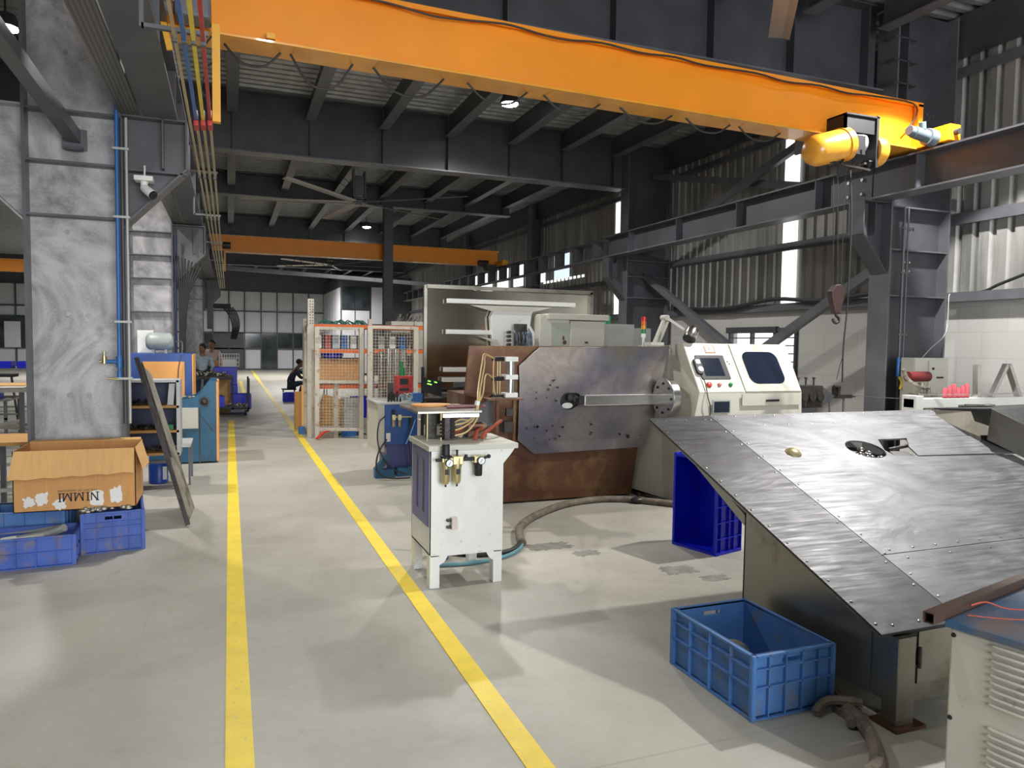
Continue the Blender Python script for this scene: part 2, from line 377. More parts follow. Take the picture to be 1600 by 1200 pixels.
# ------------------------------------------------------------------ area fill light added outside the frame
def area(name, loc, size, power, col=(1, 0.97, 0.92), rot=(0, 0, 0)):
    l = bpy.data.lights.new(name, 'AREA'); l.shape = 'DISK'; l.size = size; l.energy = power; l.color = col
    o = bpy.data.objects.new(name, l); C.objects.link(o); o.location = loc; o.rotation_euler = rot; return o
dl = area('rear_fill_light', (2.5, -5.85, 2.2), 4.2, 560, (0.95, 0.98, 1.0), (PI/2, 0, 0))  # added fill for camera-facing surfaces, set in the unseen rear opening
dl.data.shape = 'RECTANGLE'; dl.data.size = 5.8; dl.data.size_y = 4.0
# ================================================================== SETTING
struct(bx(-14, 8.3, -6, 42, -0.2, 0).build('floor', FLOOR))
def corrugate(a0, a1, pitch, depth, w_top=0.35, w_bot=0.35):
    pts = []; a = a0; s = (1-w_top-w_bot)/2*pitch
    while a < a1:
        pts += [(a, 0), (a+w_bot*pitch, 0), (a+w_bot*pitch+s, depth), (a+w_bot*pitch+s+w_top*pitch, depth)]; a += pitch
    pts.append((a, 0)); return pts
def deck(name, y0, y1):
    m = MB(); P = corrugate(y0, y1, 0.2, 0.05); n = len(P)
    m.add([(-14, p[0], 5.46+p[1]) for p in P]+[(8.3, p[0], 5.46+p[1]) for p in P], [(i, i+1, n+i+1, n+i) for i in range(n-1)])
    m.box(-14, 8.3, y0, y1, 5.52, 5.6); return struct(m.build(name, GALV))
deck('ceiling', -6, 42)
# right wall: white blockwork below, ribbed cladding above
m = MB(); m.plate([(-6, 0), (42, 0), (42, 2.18), (-6, 2.18)], (8.1, 0, 0), (0, 1, 0), (0, 0, 1), 0.2,
    holes=[[(8.93, 0.75), (10.55, 0.75), (10.55, 1.90), (8.93, 1.90)]])
struct(m.build('wall_right', BLOCK))
def clad(y0, y1, z0, z1, pitch=0.21):
    P = corrugate(y0, y1, pitch, 0.04, 0.18, 0.58); n = len(P)
    return ([(8.10+p[1]*1.0, p[0], z0) for p in P]+[(8.10+p[1], p[0], z1) for p in P], [(n+i, n+i+1, i+1, i) for i in range(n-1)])
m = MB(); m.add(*clad(-6, 42, 2.26, 5.46)); m.box(8.16, 8.26, -6, 42, 2.2, 5.5); struct(m.build('wall_right_cladding', CLAD))
m = MB(); m.box(7.98, 8.12, -6, 42, 2.16, 2.27); struct(m.build('trim_1', STEEL_L))
m = MB(); m.box(-14, 8.3, 41, 41.15, 4.15, 5.5); m.box(-14, -10.2, 41, 41.2, 0, 4.15); struct(m.build('wall_far', STEEL))
m = MB(); m.box(-14, -10.15, 41-.01, 41.1, 0, 1.0); struct(m.build('wall_far_lower', PANELW))
struct(bx(-14.2, -14, -6, 42, 0, 5.6).build('wall_left', WHITEW))
# rear wall behind the viewpoint, with a wide open roller door
m = MB(); m.plate([(-14, 0), (8.3, 0), (8.3, 5.5), (-14, 5.5)], (0, -6, 0), (1, 0, 0), (0, 0, 1), 0.1,
    holes=[[(-0.5, 0.02), (5.5, 0.02), (5.5, 4.2), (-0.5, 4.2)], [(-9, 1.2), (-4, 1.2), (-4, 3.5), (-9, 3.5)]])
struct(m.build('wall_rear', CLAD))
# translucent strips and windows in the right wall
for i, (y0, y1, z0, z1, mt) in enumerate([(9.02, 9.30, 2.28, 5.3, DAY), (14.42, 14.66, 2.28, 4.85, DAY)]):
    struct(bx(8.06, 8.10, y0, y1, z0, z1).build('window_%d' % (i+1), mt))
for i, (y0, y1, b) in enumerate([(17.1, 17.96, 0), (18.65, 19.5, 1), (20.25, 20.95, 1), (21.5, 22.4, 1), (23.0, 24.1, 1), (24.6, 25.3, 1), (15.3, 16.2, 0)]):
    if i == 6: continue
    struct(bx(8.06, 8.10, y0, y1, 3.30, 3.92).build('window_%d' % (i+3), DAY if b else DAYB))
m = MB()
for k in range(11):
    m.box(8.092, 8.10, 16.25+k*0.235, 16.25+k*0.235+0.13, 3.24, 3.30)
struct(m.build('window_9', DAY))
# barred window low in the wall
m = MB()
for (a, b_, c, d) in [(8.93, 10.55, 0.75, 0.80), (8.93, 10.55, 1.84, 1.90), (8.93, 8.97, 0.75, 1.9), (10.5, 10.55, 0.75, 1.9), (9.36, 9.44, 0.75, 1.9), (9.95, 9.99, 0.75, 1.9)]:
    m.box(8.05, 8.12, a, b_, c, d)
m.box(8.03, 8.12, 9.36, 10.6, 1.82, 1.92)
wf = struct(m.build('window_10', STEEL))
struct(bx(8.2, 8.22, 8.95, 10.5, 0.78, 1.86).build('pane', DAY, wf))
m = MB()
for k in range(8): m.box(8.09, 8.15, 8.97, 9.36, 0.86+k*0.125, 0.88+k*0.125)
for k in range(4): m.box(8.09, 8.12, 9.44, 10.5, 0.98+k*0.25, 1.0+k*0.25)
m.build('louvre_bars', STEEL_L, wf)
# far partition of white panels in a dark grid
XS = [-10.2, -9.4, -8.6, -7.8, -7.0, -6.2, -5.4, -4.6, -3.8, -3.0, -2.2, -1.5, -0.78, 0.0, 0.76, 1.58, 2.38, 3.19, 3.99, 4.78]
pw = struct(bx(-10.2, 4.8, 41.02, 41.12, 0, 4.15).build('wall_far_partition', PANELW))
m = MB()
for x in XS: m.box(x-0.03, x+0.03, 40.94, 41.03, 0, 4.15)
for z in (1.95, 3.07, 4.12, 1.12): m.box(-10.2, 4.8, 40.95, 41.03, z-0.035, z+0.035)
m.box(-10.2, 4.8, 40.95, 41.03, 0, 0.08)
m.build('dark_grid', STEEL, pw)
for i in range(len(XS)-1):
    if XS[i] < -1.6 and XS[i] > -9: continue
    MB().box(XS[i]+0.03, XS[i+1]-0.03, 40.97, 41.02, 1.16, 1.92).build('glass_pane', GLASSD, pw)
MB().box(-0.75, 0.72, 40.95, 41.02, 0.06, 1.95).build('dark_door_panel', STEEL, pw)
MB().box(1.6, 2.36, 40.93, 41.02, 0.06, 1.95).build('open_doorway', GLASSD, pw)
MB().box(-10.1, -5.4, 40.9, 41.0, 1.05, 2.6).build('dark_window', GLASSD, pw)
MB().box(-9.85, -9.2, 40.86, 40.9, 1.08, 2.3).build('curtain', PANELW, pw)
# enclosed room in front of the far wall
m = MB(); m.box(4.8, 8.1, 34.5, 34.6, 0, 4.6); m.box(4.8, 4.9, 34.6, 41, 0, 4.6)
rm = struct(m.build('wall_room', STEEL))
for x0, x1 in ((4.85, 5.42), (5.47, 6.1)):
    MB().box(x0, x1, 34.46, 34.5, 0.1, 3.0).build('white_panel', PANELW, rm)
    MB().box(x0, x1, 34.46, 34.5, 3.06, 4.1).build('dark_glass_panel', GLASSD, rm)
MB().box(6.2, 6.75, 34.45, 34.5, 2.4, 4.1).build('white_panel', PANELW, rm)
for k in range(6): MB().box(4.76, 4.8, 34.7+k*1.05, 35.6+k*1.05, 0.1, 4.05).build('white_panel', PANELW, rm)
# ------------------------------------------------------------------ painted floor lines
def fline(x, y0, y1, lab):
    tag(bx(x-0.052, x+0.052, y0, y1, 0.0, 0.004).build('floor_line', YLINE), lab, 'floor line')
fline(0.027, -1, 15.5, 'straight yellow line painted on floor along the left side of aisle')
fline(1.087, -1, 40.5, 'longer yellow line painted on floor along the right side of aisle')
fline(0.4, 20, 30, 'faint far yellow line beyond the trolley near the far doors')
fline(3.05, 31, 40.5, 'short far yellow line behind the seated worker')

# ================================================================== STEELWORK
def girder(x0, x1, y, zb, lab, zt=5.42, fl=0.15, stx=()):
    g = thing('main_girder', lab, 'girder', ((x0+x1)/2, y, zb))
    MB().box(x0, x1, y-0.008, y+0.008, zb, zt).build('web', STEEL, g)
    MB().box(x0, x1, y-fl, y+fl, zb-0.02, zb).build('bottom_flange', STEEL_L, g)
    MB().box(x0, x1, y-fl, y+fl, zt, zt+0.02).build('top_flange', STEEL, g)
    for x in stx: MB().box(x-0.006, x+0.006, y-fl+0.02, y+fl-0.02, zb, zt).build('stiffener', STEEL, g)
JX = [0.07, 1.23, 2.40, 3.52, 4.65, 5.68, 6.72]
girder(-14, 6.94, 6.60, 4.53, 'nearest deep dark girder crossing behind the big orange crane beam', stx=[-2.2]+JX)
girder(-0.78, 6.95, 12.45, 4.53, 'second deep dark girder, spanning above the large ceiling fan', stx=JX)
girder(-0.78, 6.95, 18.45, 4.95, 'shallower third girder behind the ceiling fan, carried by the thin post', stx=JX)
girder(-0.70, 6.95, 24.5, 4.75, 'far dark girder behind the second orange crane beam', stx=JX)
girder(-14, -1.4, 12.45, 4.53, 'dark girder of the left bay seen past the grey column', stx=[-2.2, -3.4])
girder(-0.78, 6.95, 31, 4.53, 'farthest girder above the far white partition', stx=[])
names = ['nearest bay overhead', 'bay above the orange crane beam', 'bay with the ceiling fan', 'bay above the second orange crane', 'far bay', 'farthest bay']
bays = [(-5, 6.28), (6.62, 12.28), (12.62, 18.28), (18.62, 24.33), (24.67, 30.83), (31.17, 40.9)]
od = ['leftmost', 'second', 'third', 'fourth', 'fifth', 'sixth', 'rightmost']
proto = {}
for bi, (y0, y1) in enumerate(bays):
    for ji, x in enumerate(JX):
        if bi == 0 and ji < 4: continue
        if bi not in proto:
            j = thing('ceiling_joist', '', 'joist', (x, y0, 5.08), 'joists in the '+names[bi])
            MB().box(x-0.005, x+0.005, y0, y1, 5.09, 5.44).build('web', STEEL, j)
            MB().box(x-0.08, x+0.08, y0, y1, 5.08, 5.095).build('bottom_flange', STEEL_L, j)
            proto[bi] = j
        else: j = dup(proto[bi], (x, y0, 5.08))
        j['label'] = 'dark steel ceiling joist, %s from left in the %s' % (od[ji], names[bi])
for k, x in enumerate((-1.3, -2.5, -3.7)):
    j = dup(proto[1], (x, 6.62, 5.08)); j['label'] = 'dark ceiling joist of the left bay, number %s from column' % ['one', 'two', 'three'][k]; j['group'] = 'joists in the left bay'
m = MB(); m.box(7.9, 8.05, -6, 41, 5.0, 5.44); tag(m.build('eaves_beam', STEEL), 'long dark eaves beam running along the top of the right wall', 'beam')

def bolts(mb, pts, y, r=0.014):
    for x, z in pts: mb.cyl((x, y, z), (x, y-0.02, z), r, n=6)
# left big column
def column(x0, x1, y, z1, lab, webm, fm, stz, d=0.14, corb=None, lower=None):
    c = thing('steel_column', lab, 'column', ((x0+x1)/2, y, 0))
    MB().box(x0+0.02, x1-0.02, y-0.008, y+0.008, 0.02, z1).build('web', webm, c)
    for x in (x0, x1-0.022): MB().box(x, x+0.022, y-d, y+d, 0.0, z1).build('flange', fm, c)
    for z in stz: MB().box(x0+0.02, x1-0.02, y-d+0.01, y-0.008, z-0.008, z+0.008).build('stiffener', fm, c)
    MB().box(x0-0.05, x1+0.05, y-d-0.04, y+d+0.04, 0, 0.025).build('base_plate', fm, c)
    return c
def corbel(c, pts, y, m, top, verts=()):
    """bracket: web outline in XZ plus a top plate and edge flange"""
    k = MB(); k.plate(pts, (0, y-0.008, 0), (1, 0, 0), (0, 0, 1), -0.016)
    cb = k.build('corbel', m, c)
    n = len(pts)
    k = MB()
    for i in range(n):
        a = pts[i]; b = pts[(i+1) % n]
        if (i in top): k.bar((a[0], y, a[1]), (b[0], y, b[1]), 0.22, 0.016, up=((1, 0, 0) if abs(a[0]-b[0]) < 1e-4 else (0, 0, 1)))
    for x, z0, z1 in verts: k.box(x-0.006, x+0.006, y-0.11, y-0.008, z0, z1)
    k.build('corbel_flange', m, cb)
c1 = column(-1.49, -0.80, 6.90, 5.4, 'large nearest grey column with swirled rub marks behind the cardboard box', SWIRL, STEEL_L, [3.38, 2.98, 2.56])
corbel(c1, [(-0.80, 3.40), (-0.80, 2.51), (-0.32, 3.01), (-0.32, 3.40)], 6.90, STEEL_L, (1, 2, 3), [(-0.50, 3.0, 3.40)])
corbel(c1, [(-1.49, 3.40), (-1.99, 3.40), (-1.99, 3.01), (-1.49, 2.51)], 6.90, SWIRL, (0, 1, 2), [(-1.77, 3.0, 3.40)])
MB().box(-0.80, -0.32, 6.79, 6.89, 2.96, 2.972).build('stiffener', STEEL_L, c1)
k = MB(); bolts(k, [(-1.21, 2.445), (-1.065, 2.44), (-1.215, 1.785), (-1.072, 1.78), (-1.215, 1.127), (-1.075, 1.127), (-1.20, 3.86), (-1.075, 3.84)], 6.89, 0.02); k.parts('bolt_head', CHROME, c1, smooth=True)
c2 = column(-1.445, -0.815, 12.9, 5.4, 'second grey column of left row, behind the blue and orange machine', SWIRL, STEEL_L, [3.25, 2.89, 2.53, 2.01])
corbel(c2, [(-0.815, 3.38), (-0.815, 2.48), (-0.35, 2.95), (-0.35, 3.38)], 12.9, STEEL_L, (1, 2, 3), [(-0.51, 2.95, 3.38)])
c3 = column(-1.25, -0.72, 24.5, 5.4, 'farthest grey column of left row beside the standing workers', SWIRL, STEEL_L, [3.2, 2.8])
corbel(c3, [(-0.72, 3.38), (-0.72, 2.45), (-0.24, 2.91), (-0.24, 3.38)], 24.5, STEEL_L, (1, 2, 3))
# right columns
r1 = column(6.95, 7.87, 6.42, 5.4, 'nearest dark column of right row, beside the hanging crane hook', STEEL, STEEL_L, [3.2, 2.72, 2.2])
corbel(r1, [(6.95, 3.24), (6.58, 3.24), (6.58, 2.87), (6.95, 2.45)], 6.42, STEEL, (0, 1, 2), [(6.75, 2.87, 3.24)])
k = MB(); bolts(k, [(7.3+dx, 2.5+dz) for dx in (0, 0.08) for dz in (0, 0.1)]+[(7.38+dx, 3.0) for dx in (0, 0.05)]+[(7.55+dx, 4.15+dz) for dx in (0, 0.1) for dz in (0, 0.15)], 6.41); k.parts('bolt_head', CHROME, r1)
k = MB()
for z in (4.25, 4.55, 4.8, 5.05): k.box(6.9, 7.25, 6.28, 6.41, z, z+0.012)
k.box(7.1, 7.12, 6.28, 6.41, 4.1, 5.4); k.build('end_plate_ribs', STEEL, r1)
r2 = column(7.05, 8.0, 12.5, 5.4, 'second dark column of right row, behind the machine signal tower', STEEL, STEEL_L, [3.2, 2.9, 2.5])
corbel(r2, [(7.05, 3.24), (6.68, 3.24), (6.68, 2.87), (7.05, 2.45)], 12.5, STEEL, (0, 1, 2), [(6.85, 2.87, 3.24)])
r3 = column(7.72, 8.02, 18.9, 5.4, 'third dark column of right row, beyond the lit wall vents', STEEL, STEEL_L, [3.2])
r4 = column(7.72, 8.02, 24.9, 5.4, 'farthest dark column of right row by the second crane end', STEEL, STEEL_L, [3.2])
tag(bx(3.58, 3.80, 18.2, 18.42, 0, 4.93).build('steel_post', STEEL), 'thin dark free standing post crossing in front of second orange beam', 'post')

# runway beams
def runway(xc, y0, y1, zb, zt, lab, web=True, st=1.5, hw=0.13, plate=None):
    g = thing('runway_beam', lab, 'beam', (xc, y0, zb))
    if web: MB().box(xc-0.006, xc+0.006, y0, y1, zb, zt).build('web', STEEL, g)
    MB().box(xc-hw, xc+hw, y0, y1, zb-0.018, zb).build('bottom_flange', STEEL_L, g)
    MB().box(xc-hw, xc+hw, y0, y1, zt-0.018, zt).build('top_flange', STEEL, g)
    MB().box(xc-0.025, xc+0.025, y0, y1, zt, zt+0.035).build('crane_rail', DARK, g)
    y = y0+st/2
    while y < y1:
        MB().box(xc-hw+0.01, xc+hw-0.01, y-(0.008 if web else 0.05), y+(0.008 if web else 0.05), zb, zt-0.018).build('stiffener', STEEL, g); y += st
    if plate:
        MB().box(plate[0], plate[1], y0, y1, zb-0.015, zb-0.005).build('ribbed_plate', RIBP, g)
    return g
def rib_mat():
    m = bpy.data.materials.new('embossed_ribbed_plate'); m.use_nodes = True; N = m.node_tree.nodes; L = m.node_tree.links
    b = N['Principled BSDF']; b.inputs['Metallic'].default_value = 0.5; b.inputs['Roughness'].default_value = 0.4
    tc = N.new('ShaderNodeTexCoord'); wv = N.new('ShaderNodeTexWave'); wv.bands_direction = 'X'; wv.inputs['Scale'].default_value = 11; wv.inputs['Distortion'].default_value = 0
    L.new(tc.outputs['Object'], wv.inputs[0])
    w2 = N.new('ShaderNodeTexWave'); w2.bands_direction = 'Y'; w2.inputs['Scale'].default_value = 14; L.new(tc.outputs['Object'], w2.inputs[0])
    mt = N.new('ShaderNodeMath'); mt.operation = 'MULTIPLY'; L.new(wv.outputs[1], mt.inputs[0]); L.new(w2.outputs[1], mt.inputs[1])
    cr = N.new('ShaderNodeValToRGB'); L.new(mt.outputs[0], cr.inputs[0]); cr.color_ramp.elements[0].color = (0.10, 0.095, 0.085, 1); cr.color_ramp.elements[1].color = (0.34, 0.31, 0.25, 1)
    L.new(cr.outputs[0], b.inputs['Base Color']); return m
RIBP = rib_mat()
runway(-0.515, -3, 6.88, 3.42, 3.80, 'near dark runway beam of left crane rail, ribbed plate beneath', plate=(-0.82, -0.66))
runway(-0.515, 6.90, 12.88, 3.42, 3.80, 'middle dark runway beam of left crane rail behind the security camera', plate=(-0.82, -0.66))
runway(-0.515, 12.90, 24.6, 3.42, 3.80, 'far dark runway beam of left crane rail', plate=(-0.82, -0.66))
runway(-1.79, -3, 6.88, 3.42, 3.80, 'near dark runway beam left of the big grey column', plate=(-2.1, -1.93))
runway(6.8, -1, 6.4, 3.27, 3.64, 'near dark runway beam on right side, under the orange end truck')
rb = runway(6.8, 6.42, 12.6, 3.27, 3.64, 'middle dark runway beam on right side, above the white console')
runway(6.8, 12.62, 30, 3.27, 3.60, 'far open framed runway beam on right side before the lit wall vents', web=False, st=0.9, hw=0.11)
k = MB(); bolts(k, [], 0)
for yy in (6.55, 6.75):
    for zz in (3.36, 3.52): k.cyl((6.794, yy, zz), (6.77, yy, zz), 0.02, n=6)
k.parts('bolt_head', CHROME, rb)
# wall girts, braces
def piece(name, p0, p1, w_, h_, lab, cat, m=STEEL_L, up=(0, 0, 1)):
    return tag(MB().bar(p0, p1, w_, h_, up).build(name, m), lab, cat)
piece('wall_girt', (8.03, -5, 3.15), (8.03, 6.4, 3.13), 0.06, 0.13, 'lower horizontal rail on ribbed wall right of nearest right column', 'wall rail')
piece('wall_girt', (8.03, -5, 4.85), (8.03, 6.4, 4.83), 0.06, 0.10, 'upper horizontal rail on ribbed wall right of nearest right column', 'wall rail')
piece('wall_girt', (8.03, 6.5, 3.12), (8.03, 12.5, 3.16), 0.06, 0.12, 'lower horizontal rail on ribbed wall between the two near right columns', 'wall rail')
piece('wall_girt', (8.03, 6.5, 4.88), (8.03, 12.5, 4.80), 0.06, 0.10, 'upper horizontal rail on ribbed wall between the two near right columns', 'wall rail')
piece('wall_girt', (8.03, 12.6, 4.78), (8.03, 41, 4.90), 0.06, 0.10, 'horizontal rail high on far ribbed wall beyond second right column', 'wall rail')
piece('wall_girt', (8.03, 12.6, 3.0), (8.03, 41, 3.0), 0.06, 0.10, 'horizontal rail low on far ribbed wall under the lit vents', 'wall rail')
piece('cross_brace', (7.35, 6.57, 2.70), (7.35, 11.6, 0.15), 0.09, 0.12, 'lower cross brace rising right to the nearest right column', 'brace')
piece('cross_brace', (7.5, 12.4, 2.92), (7.5, 7.0, 0.15), 0.09, 0.12, 'lower cross brace falling right from the second right column', 'brace')
piece('cross_brace', (7.5, 6.5, 4.95), (7.5, 12.4, 3.35), 0.08, 0.11, 'upper cross brace rising right behind the hoist', 'brace')
piece('cross_brace', (7.64, 12.4, 4.83), (7.64, 6.6, 3.45), 0.08, 0.11, 'upper cross brace falling right from second right column', 'brace')
piece('tie_beam', (-0.86, 24.2, 3.80), (8.0, 24.2, 3.46), 0.12, 0.12, 'long pale tie beam crossing the hall behind the second crane', 'beam')
k = thing('diagonal_brace', 'grey box diagonal brace bolted to the nearest left column web', 'brace', (-1.15, 6.89, 3.18))
MB().bar((-1.15, 6.86, 3.20), (-1.40, 3.8, 3.6), 0.10, 0.10).build('box_tube', STEEL_L, k)
MB().box(-1.23, -1.06, 6.85, 6.89, 3.10, 3.26).build('end_plate', STEEL_L, k)
MB().box(-1.2, -1.08, 6.78, 6.85, 3.085, 3.11).build('gusset', STEEL, k)
tag(MB().tube([(8.0, 6.6, 2.24), (8.0, 6.0, 2.25), (8.0, 5.75, 2.33), (7.98, 5.45, 2.42)], 0.018).build('loose_cable_end', RUBBER), 'black cable with loose end curling off the wall ledge', 'cable')
tag(MB().tube([(7.9, 12, 2.30), (7.9, 10.5, 2.24), (7.92, 9.3, 2.34), (7.9, 8.3, 2.27), (7.9, 7.2, 2.33), (7.9, 6.6, 2.36)], 0.03).build('cable_bundle', RUBBER), 'black cable bundle lying along the ledge above the white wall', 'cable')

# ================================================================== LAMPS
def lamp(loc, lab, power, cone=165, blend=0.6):
    x, y, z = loc
    t = thing('high_bay_lamp', lab, 'lamp', loc, 'high bay lamps')
    k = MB(); k.lathe([(0.06, 0.16), (0.10, 0.14), (0.13, 0.06), (0.15, 0.02), (0.15, 0.0)], (x, y, z), n=20); k.build('housing', STEEL, t, smooth=True)
    k = MB(); k.lathe([(0.125, 0.0), (0.12, -0.012), (0.06, -0.03), (0.001, -0.035)], (x, y, z), n=20); k.build('lens', LED, t, smooth=True)
    k = MB(); k.cyl((x, y, z+0.16), (x, y, 5.46), 0.012, n=6); k.build('hanger', STEEL, t)
    l = bpy.data.lights.new('lamp_light', 'SPOT'); l.energy = power; l.color = (1.0, 0.97, 0.93); l.shadow_soft_size = 0.09
    l.spot_size = math.radians(cone); l.spot_blend = blend
    o = bpy.data.objects.new('lamp_light', l); C.objects.link(o); o.location = (0, 0, -0.06); o.parent = t
    return t
LP = 420
lamp((3.92, 10.45, 5.15), 'round lit lamp above the middle of the orange crane beam', LP*1.3)
lamp((4.03, 23.3, 5.15), 'small far lit lamp seen under the ceiling fan', LP)
lamp((4.2, 32.5, 4.4), 'far lamp glowing over the enclosed room', LP*0.9)
lamp((-2.27, 9.75, 4.98), 'bright lamp at the top left edge behind the diagonal brace', LP)
lamp((6.4, 4.75, 4.98), 'overhead lamp above the aluminium table', LP*2.3, 102, 0.12)
lamp((0.4, 2.7, 5.0), 'overhead lamp above the near aisle', LP*0.22)
lamp((0.6, 8.2, 5.1), 'added fill lamp hidden behind the orange crane beam', LP*1.1)  # fill lamp added to brighten the machines left of the aisle
lamp((2.2, -3.0, 5.0), 'overhead lamp behind the viewpoint', LP*0.3)
lamp((-3.5, -1.5, 5.0), 'overhead lamp behind the viewpoint on left', LP*1.1)
lamp((-6.0, 22, 5.0), 'overhead lamp in the far left bay', LP)
lamp((2.2, 33.5, 5.0), 'added fill lamp before the far partition', LP*3)  # strong fill lamp added to lift the far partition panels
lamp((-6, 34, 5.0), 'overhead lamp before the far left windows', LP*3)
# ================================================================== SLOPED ALUMINIUM TABLE MACHINE (right foreground)
TO = Vector((2.5, 2.219, 0.422)); TEX = Vector((1, 0, 0)); TEY = (Vector((2.5, 4.047, 1.128))-TO).normalized(); TEN = TEX.cross(TEY)
def TP(u, v, h=0.0): return TO+TEX*u+TEY*v+TEN*h
tb = thing('sloped_table_machine', 'large machine with sloping scratched aluminium sheet top in right foreground', 'machine', (3.7, 3.2, 0))
MB().plate([(0, 0), (0.47, 0), (0.47, 1.99), (0, 1.97)], TP(0, 0, -0.012), TEX, TEY, 0.012).build('side_sheet', ALUD, tb, bevel=0.002)
slotL, slotR = 1.30, 2.49
hole = [(1.33+0.135*math.cos(2*PI*i/28), 1.465+0.115*math.sin(2*PI*i/28)) for i in range(28)]
MB().plate([(0.474, 0.472), (2.49, 0.472), (2.49, 1.30), (1.68, 1.34), (1.48, 1.37), (1.47, 1.44), (1.55, 1.58), (2.49, 1.58), (2.49, 1.99), (0.474, 1.99)],
    TP(0, 0, -0.012), TEX, TEY, 0.012, holes=[hole]).build('main_sheet', ALU, tb, bevel=0.0015)
MB().plate([(0.474, 0.0), (2.49, 0.0), (2.49, 0.468), (0.474, 0.468)], TP(0, 0, -0.012), TEX, TEY, 0.012).build('front_sheet', ALU, tb, bevel=0.002)
MB().plate([(1.66, 1.345), (2.75, 1.30), (2.9, 1.45), (2.62, 1.56), (1.80, 1.575), (1.70, 1.46)], TP(0, 0, -0.004), TEX, TEY, 0.01).build('slide_plate', ALU, tb, bevel=0.002)
MB().plate([(1.50, 1.375), (1.66, 1.36), (1.645, 1.43), (1.52, 1.44)], TP(0, 0, -0.03), TEX, TEY, 0.02).build('cutter_block', CHROME, tb)
k = MB()
for i in range(9):
    a = i*0.7; k.ell(TP(1.33+0.08*math.cos(a)*(i % 3)*0.6, 1.44+0.06*math.sin(a)*(i % 3)*0.6, -0.035), 0.024, 0.024, 0.02)
k.parts('steel_ball', CHROME, tb, smooth=True); k = MB(); k.cyl(TP(1.33, 1.465, -0.18), TP(1.33, 1.465, -0.055), 0.125, n=24); k.build('spindle', DARK, tb, smooth=True)
k = MB(); k.cyl(TP(1.58, 1.5, -0.035), TP(1.74, 1.5, -0.012), 0.012); k.box(3.95, 4.2, 3.5, 3.75, 0.80, 0.88); k.build('tool_arm', DARK, tb)
MB().plate([(0.02, 0.02), (2.47, 0.02), (2.47, 1.97), (0.02, 1.97)], TP(0, 0, -0.035), TEX, TEY, 0.012, holes=[[(1.1, 1.30), (1.85, 1.30), (1.85, 1.65), (1.1, 1.65)]]).build('under_frame', STAIN, tb)
k = MB(); k.lathe([(0.05, 0), (0.05, 0.006), (0.03, 0.022), (0.001, 0.025)], TP(0.74, 1.46, 0), TEN, 14); k.build('boss', BRASS, tb, smooth=True)
k = MB()
def scr(u, v): k.lathe([(0.0065, 0), (0.006, 0.003), (0.001, 0.004)], TP(u, v, 0), TEN, 8)
for i in range(14): scr(0.025, 0.06+i*0.143)
for i in range(12): scr(0.445, 0.08+i*0.168); scr(0.50, 0.16+i*0.16)
for i in range(13): scr(0.55+i*0.158, 0.50); scr(0.5+i*0.162, 1.965)
for i in range(7): scr(0.6+i*0.29, 0.43); scr(0.8+i*0.2, 1.83)
for u in (0.1, 0.25, 0.4): scr(u, 0.04); scr(u, 1.93)
k.parts('screw', STAIN, tb)
# body below
def zt(y): return 0.422+0.3862*(y-2.219)-0.04
m = MB(); m.plate([(2.36, 0.10), (3.22, 0.10), (3.22, zt(3.22)), (2.36, zt(2.36))], (2.60, 0, 0), (0, 1, 0), (0, 0, 1), 0.006); m.build('side_panel', STAIN, tb)
m = MB(); m.plate([(2.27, 0.10), (2.35, 0.10), (2.35, zt(2.35)), (2.27, zt(2.27))], (2.602, 0, 0), (0, 1, 0), (0, 0, 1), 0.006); m.build('corner_strip', STAIN, tb)
m = MB(); m.box(2.60, 2.70, 2.22, 2.30, 0.012, zt(2.24)); m.build('leg', STAIN, tb, bevel=0.004)
m = MB(); m.box(2.57, 2.74, 2.19, 2.33, 0.0, 0.014); m.build('foot_plate', BROWN, tb)
m = MB(); m.box(2.73, 3.6, 2.235, 2.245, 0.17, 0.40); m.box(3.62, 4.7, 2.235, 2.245, 0.17, 0.40); m.build('front_door', STAIN, tb, bevel=0.002)
m = MB(); m.box(2.72, 4.8, 2.25, 2.27, 0.09, 0.17); m.build('kick_strip', STAIN, tb)
m = MB(); m.box(2.716, 2.728, 2.215, 2.235, 0.26, 0.33); m.cyl((2.72, 2.22, 0.25), (2.72, 2.22, 0.34), 0.008); m.build('hinge', DARK, tb)
m = MB(); m.plate([(2.3, 0.10), (3.22, 0.10), (3.22, zt(3.22)), (2.3, zt(2.3))], (4.93, 0, 0), (0, 1, 0), (0, 0, 1), 0.006); m.box(2.6, 4.93, 3.21, 3.22, 0.1, zt(3.22)); m.build('back_panel', STAIN, tb)
for x, y in ((4.85, 2.24), (2.61, 3.13), (4.85, 3.13)):
    MB().box(x, x+0.08, y, y+0.08, 0, 0.3).build('leg', STAIN, tb)
for x in (2.55, 4.8):
    MB().bar((x+0.1, 3.2, 0.62), (x+0.1, 4.0, 1.06), 0.05, 0.05).build('support_arm', STAIN, tb)
